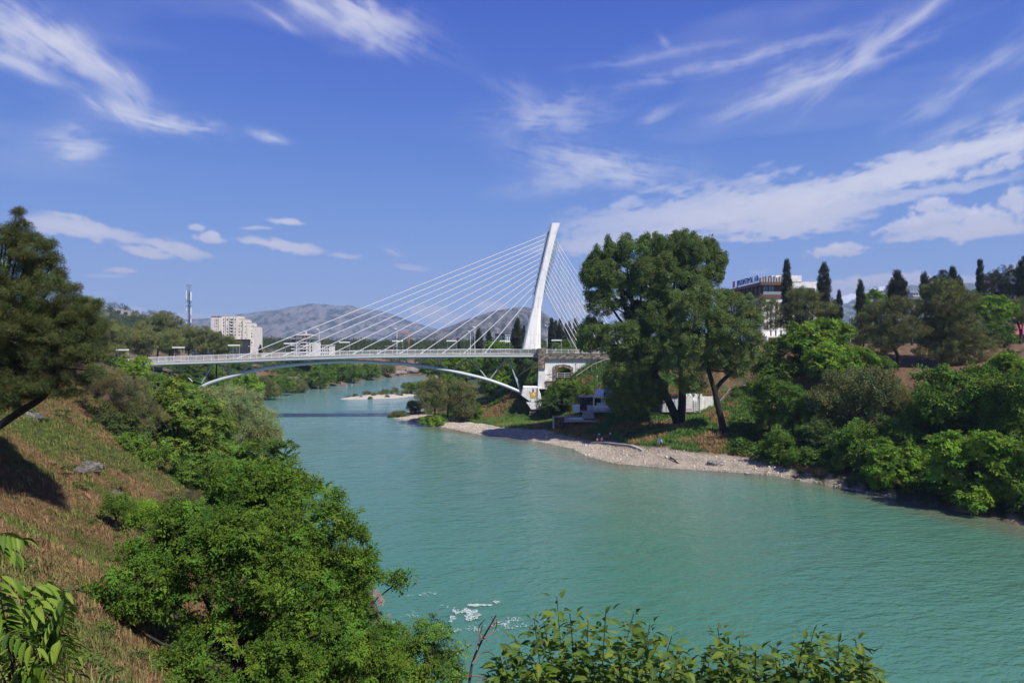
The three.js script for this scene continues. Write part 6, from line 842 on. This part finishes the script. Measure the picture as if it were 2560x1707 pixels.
function person(label, p, turn, pose, top, legs, hair, o = {}) {
  const root = thing('person', label, 'person', p); root.rotation.y = turn;
  const sit = pose === 'sit', bend = pose === 'bend', hip = sit ? 0.48 : 0.92, lean = bend ? 0.42 : sit ? 0.12 : 0.02, sh = V(0, hip + (bend ? 0.36 : 0.5), lean), J = [];
  const add = (a, b, r0, r1, c) => J.push([a, b, r0, r1, c]);
  const pel = V(0, hip, 0), neck = sh.clone().add(V(0, 0.08, 0.03)), head = neck.clone().add(V(0, 0.16, bend ? 0.1 : 0.03));
  add(pel.clone().add(V(-0.07, 0, 0)), pel.clone().add(V(0.07, 0, 0)), 0.115, 0.115, legs); add(pel.clone().lerp(sh, 0.25), sh.clone().lerp(pel, 0.25), 0.125, 0.14, top); add(sh.clone().add(V(-0.13, 0, 0)), sh.clone().add(V(0.13, 0, 0)), 0.075, 0.075, top);
  add(neck, head.clone().add(V(0, -0.06, 0)), 0.05, 0.05, SKIN); add(head.clone().add(V(0, -0.04, 0.015)), head.clone().add(V(0, 0.045, 0)), 0.078, 0.092, SKIN); add(head.clone().add(V(0, -0.01, 0.085)), head.clone().add(V(0, -0.03, 0.1)), 0.014, 0.016, SKIN); for (const s of [-1, 1]) add(head.clone().add(V(s * 0.088, 0, 0)), head.clone().add(V(s * 0.09, -0.03, 0)), 0.014, 0.014, SKIN);
  for (const s of [-1, 1]) {
    const hj = pel.clone().add(V(s * 0.09, -0.02, 0)), kn = sit ? hj.clone().add(V(s * 0.03, 0.04, 0.42)) : hj.clone().add(V(s * 0.015, -0.43, (o.step ?? 0.04) * s + 0.03)), an = sit ? kn.clone().add(V(0, -0.42, 0.06)) : kn.clone().add(V(0, -0.41, (o.step ?? 0.04) * s - 0.03));
    add(hj, kn, 0.085, 0.058, legs); add(kn, an, 0.056, 0.038, o.bare ? SKIN : legs); add(an.clone().add(V(0, -0.035, -0.03)), an.clone().add(V(s * 0.01, -0.045, 0.15)), 0.036, 0.03, [0.06, 0.05, 0.05]);
    const so = sh.clone().add(V(s * 0.19, -0.01, 0)), el = bend || sit ? so.clone().add(V(s * 0.05, -0.24, 0.14)) : so.clone().add(V(s * 0.05, -0.28, -0.02)), wr = o.reach && s > 0 ? el.clone().add(V(0.02, -0.02, 0.24)) : bend || sit ? el.clone().add(V(-s * 0.04, -0.12, 0.2)) : el.clone().add(V(s * 0.01, -0.24, 0.07));
    add(so, el, 0.05, 0.04, top); add(el, wr, 0.038, 0.028, o.short === false ? top : SKIN); const hd = wr.clone().sub(el).normalize(); add(wr, wr.clone().addScaledVector(hd, 0.08), 0.03, 0.034, SKIN); for (let f = 0; f < 4; f++) { const k = wr.clone().addScaledVector(hd, 0.1).add(V((f - 1.5) * 0.018, 0, 0)); add(k, k.clone().addScaledVector(hd, [0.06, 0.075, 0.07, 0.055][f]).add(V(0, -0.015, 0.01)), 0.01, 0.008, SKIN); } add(wr.clone().addScaledVector(hd, 0.03).add(V(-s * 0.03, 0, 0.01)), wr.clone().addScaledVector(hd, 0.08).add(V(-s * 0.05, 0, 0.02)), 0.012, 0.01, SKIN);
  }
  const lo = sit ? V(-0.6, -0.15, -0.35) : V(-0.5, -0.1, -0.6), hi = sit ? V(0.6, 1.45, 0.85) : V(0.5, 1.85, 0.8);
  const g = body(J, lo, hi, 64, (i) => J[i][4]), w = worldOf(root); const m = shade(new THREE.Mesh(g, skinMat)); m.name = numbered('body'); root.add(m);
  const hg = new THREE.SphereGeometry(0.104, 14, 10, 0, 6.283, 0, 1.9); hg.rotateX(-0.45); hg.scale(1, 1.02, 1.05); const hm = shade(new THREE.Mesh(hg, std(hair, { roughness: 0.9 }))); hm.name = numbered(o.hat ? 'hat' : 'hair'); hm.position.copy(head).add(V(0, 0.03, -0.008)); root.add(hm);
  return root;
}
const DK = [0.025, 0.022, 0.02];
person('person in a dark blue top standing at the left of the riverside group', at(1489, 1101, 151), 0.4, 'stand', [0.03, 0.05, 0.16], [0.02, 0.02, 0.03], DK);
person('person in a white shirt and dark trousers bending forward beside the person in blue', at(1500, 1102, 151), -0.5, 'bend', [0.75, 0.75, 0.78], [0.04, 0.02, 0.03], DK);
person('person in a white top holding a dog on the landing', at(1526, 1101, 150), -1.2, 'stand', [0.7, 0.68, 0.72], [0.03, 0.03, 0.04], DK, { reach: true });
{ const p = at(1494, 1110, 147.6); person('person in red trousers sitting on the landing edge', p.clone().add(V(0, 0, 0.1)), 0.1, 'sit', [0.62, 0.45, 0.34], [0.5, 0.03, 0.03], [0.25, 0.14, 0.06]); const q = at(1505, 1110, 147.2); person('person in a white top and red skirt sitting beside the one in red trousers', q.clone().add(V(0, 0, 0.1)), -0.3, 'sit', [0.8, 0.78, 0.76], [0.5, 0.04, 0.06], [0.6, 0.57, 0.52], { hat: true, bare: true }); }
person('person in a bright blue top standing at the right end of the landing', at(1646, 1120, 134.5), 0.7, 'stand', [0.02, 0.13, 0.42], [0.03, 0.1, 0.32], DK);
person('person in a white shirt and dark shorts beside the one in blue', at(1653, 1123, 133.5), -0.4, 'stand', [0.5, 0.5, 0.6], [0.06, 0.04, 0.05], DK, { bare: true });
{ const p = onLine(402 + 250); p.y = deckY(652); const q = p.clone().addScaledVector(N, -0.7); person('person in a red and white top walking on the bridge beside the second cable', q, 1.4, 'stand', [0.7, 0.35, 0.33], [0.6, 0.6, 0.65], DK, { step: 0.12 }); const q2 = onLine(1389, -1.3); q2.y = deckY(1345); person('person in a pink top behind the railing right of the stone pier', q2, 0.3, 'stand', [0.6, 0.4, 0.5], [0.1, 0.1, 0.16], DK); }
{ // dog
  const p = at(1518, 1102, 150.3), root = thing('dog', 'grey dog standing beside the person in white on the landing', 'dog', p); root.rotation.y = 1.7; const J = [], add = (...a) => J.push(a), g = [0.2, 0.2, 0.19];
  add(V(0, 0.52, 0.28), V(0, 0.5, 0.05), 0.15, 0.13, g); add(V(0, 0.5, 0.05), V(0, 0.52, -0.3), 0.12, 0.11, g); add(V(0, 0.58, 0.36), V(0, 0.74, 0.46), 0.09, 0.07, g); add(V(0, 0.77, 0.48), V(0, 0.76, 0.54), 0.085, 0.07, g); add(V(0, 0.745, 0.56), V(0, 0.725, 0.67), 0.045, 0.032, g); add(V(0, 0.58, -0.38), V(0, 0.72, -0.6), 0.03, 0.015, g);
  for (const s of [-1, 1]) { add(V(s * 0.06, 0.83, 0.46), V(s * 0.085, 0.88, 0.44), 0.03, 0.012, g); add(V(s * 0.09, 0.45, 0.3), V(s * 0.09, 0.24, 0.27), 0.06, 0.032, g); add(V(s * 0.09, 0.24, 0.27), V(s * 0.09, 0.03, 0.3), 0.03, 0.026, g); add(V(s * 0.09, 0.02, 0.3), V(s * 0.09, 0.02, 0.35), 0.03, 0.026, g); add(V(s * 0.09, 0.48, -0.3), V(s * 0.1, 0.32, -0.2), 0.085, 0.05, g); add(V(s * 0.1, 0.32, -0.2), V(s * 0.1, 0.18, -0.38), 0.042, 0.026, g); add(V(s * 0.1, 0.18, -0.38), V(s * 0.1, 0.03, -0.35), 0.026, 0.024, g); add(V(s * 0.1, 0.02, -0.35), V(s * 0.1, 0.02, -0.3), 0.028, 0.024, g); }
  const m = shade(new THREE.Mesh(body(J, V(-0.7, -0.1, -0.72), V(0.7, 1.1, 0.75), 56, (i) => J[i][4]), skinMat)); m.name = 'body'; root.add(m); }

// ---------------------------------------------------------------- foam, grass and the plants at the photographer's feet
{ const r = rng(404), fg = new THREE.CircleGeometry(1, 6); fg.rotateX(-Math.PI / 2); const l = []; const spots = [[1185, 1520, 50, 11, 2200], [1210, 1512, 34, 5, 800], [1160, 1545, 36, 9, 1000], [1230, 1565, 70, 12, 500], [1120, 1580, 40, 10, 300], [1050, 1490, 40, 4, 160], [1130, 1510, 30, 8, 160], [1300, 1560, 60, 8, 160], [1250, 1545, 30, 4, 120], [1010, 1545, 30, 14, 180], [720, 988, 30, 3, 120], [640, 1022, 26, 2, 60], [760, 1000, 50, 3, 60]];
  for (const [x, y, w, h, n] of spots) for (let i = 0; i < n; i++) { const a = r() * 6.283, q = Math.sqrt(r()), px = x + Math.cos(a) * w * q * 1.15, py = y + Math.sin(a) * h * q * 1.4 + (px - x) * -0.15, D = EYE * F / (py - 853.5), p = W(px, py, D); if (ridged(p.x * 0.9, p.z * 0.9, 3, 5) + fbm(p.x * 2.2, p.z * 2.2, 2, 9) * 0.5 < 0.99) continue; const s = (0.014 + 0.045 * r() * r()) * (D > 150 ? 2.2 : 1); l.push([p.x, 0.075 + r() * 0.03, p.z, s, r()]); }
  const m = shade(new THREE.InstancedMesh(fg, std([0.5, 0.57, 0.55], { roughness: 0.7, side: THREE.DoubleSide }), l.length)); l.forEach(([x, y, z, s, c], i) => { m4.compose(V(x, y, z), q4.setFromEuler(e4.set((c - 0.5) * 0.3, c * 40, (c - 0.5) * 0.2, 'XYZ')), V(s * 2.2, s, s * 0.9)); m.setMatrixAt(i, m4); }); m.name = 'foam'; m.userData = { kind: 'stuff', label: 'white foam flecks where the current breaks near the left shore', category: 'foam' }; scene.add(m); }
{ const tuft = (n, seed, h) => { const r = rng(seed), pos = []; for (let i = 0; i < n; i++) { const a = r() * 6.283, q = r() * 0.3, x = Math.cos(a) * q, z = Math.sin(a) * q, b = r() * 6.283, l = h * (0.5 + 0.6 * r()), t = 0.15 + 0.45 * r(), w = 0.012 + 0.012 * r(), cx = Math.cos(b + 1.57) * w, cz = Math.sin(b + 1.57) * w, mx = x + Math.cos(b) * t * l * 0.35, mz = z + Math.sin(b) * t * l * 0.35, ex = x + Math.cos(b) * t * l, ez = z + Math.sin(b) * t * l, my = l * 0.62, ey = l * (1 - t * 0.35); pos.push(x - cx, 0, z - cz, x + cx, 0, z + cz, mx + cx * 0.8, my, mz + cz * 0.8, x - cx, 0, z - cz, mx + cx * 0.8, my, mz + cz * 0.8, mx - cx * 0.8, my, mz - cz * 0.8, mx - cx * 0.8, my, mz - cz * 0.8, mx + cx * 0.8, my, mz + cz * 0.8, ex, ey, ez); } const g = new THREE.BufferGeometry(); g.setAttribute('position', new THREE.Float32BufferAttribute(pos, 3)); g.computeVertexNormals(); return g; };
  const gm = std([1, 1, 1], { roughness: 0.9, side: THREE.DoubleSide }), r = rng(606), sets = [['dry_grass', tuft(26, 1, 0.42), [], 'tall dry and green grass covering the left slope'], ['bank_grass', tuft(20, 2, 0.5), [], 'green grass on the right bank and around the beach bar']];
  for (let i = 0; i < 150000; i++) { const D = 3.5 * Math.pow(75 / 3.5, Math.pow(r(), 0.75)), t = -0.8 + 0.75 * r(), x = t * D, g = land(x, D); if (g.side > 0 || g.d < 2) continue; const f1 = fbm(x * 0.11, D * 0.11, 4, 21), f2 = fbm(x * 0.6, D * 0.6, 3, 22), dry = sstep(0.4, 0.62, f1 * 0.55 + f2 * 0.45 - 0.01 - 0.1 * sstep(5, 0, Math.abs(D - 27 - x * 0.1))), k = 0.75 + 0.5 * r(), mixd = clamp(dry * 0.9 + (r() - 0.5) * 0.6, 0, 1), c = [lerp(0.12, lerp(0.19, 0.31, f2), mixd), lerp(0.16, lerp(0.105, 0.19, f2), mixd), lerp(0.03, lerp(0.052, 0.09, f2), mixd)]; sets[0][2].push([x, g.h - 0.03, -D, (0.22 + 0.3 * r() * r() + (r() < 0.03 ? 0.4 : 0)) * Math.pow(D / 10, 0.3), c.map((v) => v * k), r()]); }
  for (let i = 0; i < 30000; i++) { const D = 112 + 100 * r(), x = xAt(Rsh, D) + 2 + 58 * Math.pow(r(), 1.3), g = land(x, D); if (g.side < 0 || g.d < 1.5) continue; const w = table([[108, 1.6], [116, 3], [120, 6.5], [126, 8.5], [134, 7], [150, 6], [158, 5], [165, 7], [185, 11], [200, 9]], D); if (g.d < w) continue; const pp = W(0, 0, D); const px = x / D * F + 1280; if (px > 1470 && px < 1680 && D > 128 && D < 150 && g.d < 10) continue; const f = fbm(x * 0.2, D * 0.2, 3, 77), k = 0.7 + 0.6 * r(), dry = sstep(0.52, 0.64, f); sets[1][2].push([x, g.h - 0.05, -D, 1.2 + 1.1 * r(), [lerp(0.1, 0.3, dry) * k, lerp(0.2, 0.2, dry) * k, lerp(0.03, 0.08, dry) * k], r()]); }
  for (const [name, geo, l, label] of sets) { const m = shade(new THREE.InstancedMesh(geo, gm, l.length)); l.forEach(([x, y, z, s, c, a], i) => { m4.compose(V(x, y, z), q4.setFromEuler(e4.set(0, a * 6.3, 0, 'XYZ')), V(s, s * (0.8 + 0.4 * a), s)); m.setMatrixAt(i, m4); m.setColorAt(i, c4.setRGB(...c)); }); m.name = name; m.userData = { kind: 'stuff', label, category: 'grass' }; scene.add(m); } }
{ const r = rng(919), l = []; for (let i = 0; i < 5200; i++) { const D = 5 * Math.pow(14, r()), x = (-0.8 + 0.7 * r()) * D, g = land(x, D); if (g.side > 0 || g.d < 3 || fbm(x * 0.4 + 3, D * 0.4, 3, 44) < 0.58) continue; l.push([x, g.h + 0.05, -D, (0.1 + 0.22 * r() * r()) * Math.pow(D / 10, 0.4), r()]); }
  const m = shade(new THREE.InstancedMesh(G.spray[1], LM.leaf, l.length)); l.forEach(([x, y, z, s, c], i) => { m4.compose(V(x, y + s * 0.3, z), q4.setFromEuler(e4.set((c - 0.5) * 0.8, c * 70, 0, 'XYZ')), V(s, s * 1.3, s)); m.setMatrixAt(i, m4); const k = 0.6 + 0.8 * c; m.setColorAt(i, c4.setRGB(0.1 * k, 0.15 * k, 0.03)); }); m.name = 'weeds'; m.userData = { kind: 'stuff', label: 'low green weeds scattered through the dry grass of the left slope', category: 'weeds' }; scene.add(m); }
{ const r = rng(929), l = []; const sg = new THREE.DodecahedronGeometry(1, 0); for (let i = 0; i < 900; i++) { const D = 6 * Math.pow(11, r()), x = (-0.8 + 0.7 * r()) * D, g = land(x, D); if (g.side > 0 || g.d < 3 || fbm(x * 0.25 + 13, D * 0.25, 3, 54) < 0.56) continue; l.push([x, g.h, -D, 0.03 + 0.13 * r() * r() * r(), r()]); }
  const m = shade(new THREE.InstancedMesh(sg, std([1, 1, 1], { map: grainRep(1), roughness: 1 }), l.length)); l.forEach(([x, y, z, s, c], i) => { m4.compose(V(x, y + s * 0.3, z), q4.setFromEuler(e4.set(c * 9, c * 70, c * 5, 'XYZ')), V(s * 1.4, s * 0.8, s)); m.setMatrixAt(i, m4); const k = 0.7 + 0.5 * c; m.setColorAt(i, c4.setRGB(0.6 * k, 0.54 * k, 0.48 * k)); }); m.name = 'rubble'; m.userData = { kind: 'stuff', label: 'small loose stones lying in the dry grass of the left slope', category: 'stones' }; scene.add(m); }
// single leaves, each its own piece
function leafGeo(L, w, fold, droop) { const n = 6, pos = [], uv = [], idx = []; for (let i = 0; i <= n; i++) { const t = i / n, hw = w / 2 * Math.pow(Math.sin(Math.PI * Math.pow(t, 0.75)), 0.85), y = -droop * t * t * L, z = t * L; pos.push(-hw, y + hw * fold, z, 0, y, z, hw, y + hw * fold, z); uv.push(0, t, 0.5, t, 1, t); if (i < n) for (const k of [0, 1]) { const a = i * 3 + k; idx.push(a, a + 3, a + 1, a + 1, a + 3, a + 4); } } const g = new THREE.BufferGeometry(); g.setAttribute('position', new THREE.Float32BufferAttribute(pos, 3)); g.setAttribute('uv', new THREE.Float32BufferAttribute(uv, 2)); g.setIndex(idx); g.computeVertexNormals(); return g; }
const veinTex = dataTex(64, 128, (x, y) => { const u = Math.abs(x / 63 - 0.5) * 2, v = y / 127, rib = sstep(0.1, 0.03, u), side = sstep(0.12, 0.02, Math.abs(((v * 9 - u * 1.4) % 1 + 1) % 1 - 0.5) * 0.5) * 0.5; const k = 0.82 + 0.12 * (hash(x >> 2, y >> 2, 3) - 0.5); const e = Math.max(rib, side) * 0.3; return [k + e, k + e, k + e]; }, true);
const nearLeaf = (c) => new THREE.MeshPhysicalMaterial({ color: new THREE.Color().setRGB(...c), map: veinTex, roughness: 0.58, specularIntensity: 0.3, transmission: 0.42, thickness: 0, side: THREE.DoubleSide });
function leafy(root, list, geos, mats, most, partName) {     // list: [position, direction, roll, scale, tone]
  const rest = new Map(); list.forEach(([p, d, roll, s, tone], i) => {
    const z = d.clone().normalize(), x = V(0, 1, 0).cross(z); if (x.lengthSq() < 1e-4) x.set(1, 0, 0); x.normalize(); const y = z.clone().cross(x), b = new THREE.Matrix4().makeBasis(x, y, z), q = new THREE.Quaternion().setFromRotationMatrix(b).multiply(new THREE.Quaternion().setFromAxisAngle(V(0, 0, 1), roll)), g = geos[i % geos.length], mt = mats[tone % mats.length], w = worldOf(root);
    if (i < most) { const m = shade(new THREE.Mesh(g, mt)); m.name = numbered(partName); m.position.copy(p).sub(w); m.quaternion.copy(q); m.scale.setScalar(s); root.add(m); }
    else { const h = g.clone(); h.applyMatrix4(new THREE.Matrix4().compose(p, q, V(s, s, s))); if (!rest.has(mt)) rest.set(mt, []); rest.get(mt).push(h); }
  });
  for (const [mt, l] of rest) part('leaves', l, mt, root, { kind: 'stuff' });
}
{ // shrub along the bottom edge
  const geos = [leafGeo(0.084, 0.038, 0.35, 0.35), leafGeo(0.074, 0.036, 0.25, 0.6), leafGeo(0.092, 0.04, 0.5, 0.2)], mats = [[0.17, 0.27, 0.025], [0.11, 0.2, 0.025], [0.22, 0.3, 0.03], [0.085, 0.15, 0.025], [0.34, 0.38, 0.05]].map(nearLeaf);
  const bushes = [['leafy_shrub', 'leafy shrub with upright shoots at the bottom centre of the photo', [[1392, 1492], [1335, 1545], [1285, 1590], [1250, 1640], [1230, 1690], [1360, 1560], [1425, 1535], [1470, 1550], [1515, 1530], [1440, 1600], [1320, 1640], [1390, 1660], [1480, 1640], [1545, 1600], [1585, 1532], [1625, 1560], [1610, 1620], [1680, 1590], [1555, 1680], [1650, 1680], [1500, 1700], [1340, 1700], [1700, 1640]], 11], ['leafy_shrub', 'lower leafy shrub with thin shoots right of the bottom-centre one', [[1795, 1570], [1820, 1610], [1850, 1600], [1890, 1625], [1935, 1620], [1770, 1640], [1720, 1660], [1830, 1680], [1960, 1650], [2010, 1600], [2038, 1568], [1985, 1690], [2030, 1640], [1900, 1690]], 23], ['leafy_shrub', 'sparse dark leafy shoots at the bottom right', [[2098, 1608], [2140, 1600], [2160, 1640], [2120, 1660], [2080, 1690], [2180, 1690], [2200, 1700], [2150, 1695]], 35]];
  for (const [name, label, tips, seed] of bushes) {
    const r = rng(seed), cx = tips.reduce((a, t) => a + t[0], 0) / tips.length, D0 = 4.8, b = W(cx, 1900, D0), gy = H(b.x, b.z), root = thing(name, label, 'shrub', V(b.x, gy, b.z)), list = [], stems = [];
    for (const [x, y] of tips) { const D = D0 + (r() - 0.5) * 1.1, t = W(x, y, D), f = W(lerp(x, cx, 0.35) + (r() - 0.5) * 60, 1830, D0 + (r() - 0.5) * 0.5), mid = t.clone().lerp(f, 0.5).add(V((r() - 0.5) * 0.06, 0, (r() - 0.5) * 0.06)); stems.push(tube([V(b.x + (r() - 0.5) * 0.2, gy, b.z), f, mid, t], 0.009, 0.003, 5, 3)); const n = 30 + Math.floor(r() * 10); for (let i = 0; i < n; i++) { const u = i / n, p = u < 0.55 ? t.clone().lerp(mid, u / 0.55) : mid.clone().lerp(f, (u - 0.55) / 0.45), a = i * 2.4 + r(), out = V(Math.cos(a), 0.25 + 0.5 * r() - u * 0.3, Math.sin(a)).normalize(), st = 0.02 + 0.05 * r() + u * 0.06; list.push([p.clone().addScaledVector(out, st), out.clone().add(V(0, u < 0.1 ? 0.9 : -0.1, 0)), (r() - 0.5) * 1.2, 0.75 + 0.45 * r() - (u < 0.12 ? 0.25 : 0), Math.floor(r() * 4.35)]); } }
    for (let i = 0; i < tips.length * 48; i++) { const t = tips[Math.floor(r() * tips.length)], y = lerp(t[1] + 14, 1740, Math.pow(r(), 0.75)), p = W(t[0] + (r() - 0.5) * (24 + 0.5 * (y - t[1])), y, D0 + (r() - 0.5) * 0.9), a = r() * 6.3; list.push([p, V(Math.cos(a), (r() - 0.4), Math.sin(a)), (r() - 0.5) * 1.6, 0.8 + 0.4 * r(), Math.floor(r() * 4)]); }
    part('stem', stems, M.bark, root); leafy(root, list, geos, mats, 290, 'leaf'); } }
{ // compound-leaved sapling in the lower left corner
  const geos = [leafGeo(0.15, 0.042, 0.3, 0.4), leafGeo(0.13, 0.038, 0.45, 0.25)], mats = [[0.19, 0.33, 0.03], [0.13, 0.25, 0.025], [0.3, 0.42, 0.05], [0.09, 0.18, 0.025]].map(nearLeaf);
  for (const [label, o, fr, seed] of [['sapling with long feathered leaves in the lower left corner', [40, 1760], [[165, 1480, 150, 1590], [110, 1455, 172, 1530], [20, 1470, -60, 1560], [70, 1500, 190, 1640], [-10, 1560, 60, 1690], [120, 1560, 196, 1700], [60, 1600, 130, 1720], [-30, 1620, 20, 1720], [30, 1540, -40, 1640], [0, 1440, 60, 1470], [60, 1520, 120, 1560], [90, 1640, 170, 1760], [-20, 1500, -70, 1560], [100, 1500, 150, 1500], [20, 1580, 90, 1620], [130, 1520, 185, 1620], [80, 1470, 135, 1475], [150, 1600, 170, 1680], [60, 1660, 110, 1740], [110, 1580, 130, 1660]], 5], ['feathered leaf sprays at the left edge above the corner sapling', [-60, 1370], [[0, 1335, 60, 1350], [-15, 1352, 44, 1385]], 6]]) {
    const r = rng(seed), D = 4.7, b = W(o[0], o[1] + 120, D), gy = Math.min(H(b.x, b.z), b.y), root = thing('feather_leaved_sapling', label, 'plant', V(b.x, gy, b.z)), list = [], st = [];
    for (const [mx, my, ex, ey] of fr) { const d = D + (r() - 0.5) * 0.7, p0 = W(o[0], o[1], D), p1 = W(mx, my, d), p2 = W(ex, ey, d + 0.25 * (r() - 0.2)), cv = new THREE.CatmullRomCurve3([p0, p1.clone().lerp(p0, 0.45), p1, p2]); st.push(tube(cv.getPoints(6), 0.007, 0.002, 5, 2)); const n = 16; for (let i = 2; i <= n; i++) { const t = 0.3 + 0.7 * i / n, p = cv.getPointAt(t), tg = cv.getTangentAt(t); if (i === n) { list.push([p, tg.clone(), 0, 0.8, 2]); break; } for (const s of [-1, 1]) { const side = tg.clone().cross(V(0, 1, 0.35)).normalize().multiplyScalar(s); list.push([p, side.multiplyScalar(0.85).addScaledVector(tg, 0.45).add(V(0, -0.28 - 0.2 * r(), 0)), s * 0.25 + (r() - 0.5) * 0.4, 0.75 + 0.35 * r(), Math.floor(r() * 3.4)]); } } }
    st.push(tube([V(b.x, gy - 0.1, b.z), b.clone().lerp(W(o[0], o[1], D), 0.5), W(o[0], o[1], D)], 0.016, 0.008, 6, 3)); part('stem', st, M.bark, root); leafy(root, list, geos, mats, 300, 'leaflet'); } }
{ // bare dead branch
  const D = 6, P = (x, y, d = 0) => W(x, y, D + d), t = [tube([P(1150, 1900), P(1172, 1720), P(1180, 1660, 0.1), P(1205, 1600, 0.05), P(1222, 1570), P(1240, 1538)], 0.022, 0.006, 6, 3)]; for (const [a, b, c, d, e, f] of [[1192, 1625, 1200, 1590, 1206, 1560], [1210, 1595, 1238, 1575, 1242, 1548], [1205, 1600, 1196, 1570, 1212, 1548], [1222, 1570, 1236, 1562, 1228, 1540], [1180, 1660, 1200, 1635, 1225, 1628], [1178, 1690, 1200, 1690, 1222, 1700], [1172, 1720, 1205, 1700, 1230, 1690], [1228, 1560, 1240, 1556, 1246, 1560]]) t.push(tube([P(a, b), P(c, d, 0.1), P(e, f, 0.05)], 0.008, 0.003, 5, 3)); const root = thing('dead_branch', 'bare reddish-brown dead branch sticking up left of the bottom-centre shrub', 'branch', V(P(1150, 1900).x, H(P(1150, 1900).x, -D), -D)); part('branch', [t[0]], M.bark, root); part('twig', t.slice(1), std([0.2, 0.1, 0.08]), root); }
scene.fog = new THREE.FogExp2(new THREE.Color(0.5, 0.68, 1.0), 1.15e-4);
renderer.render(scene, camera);
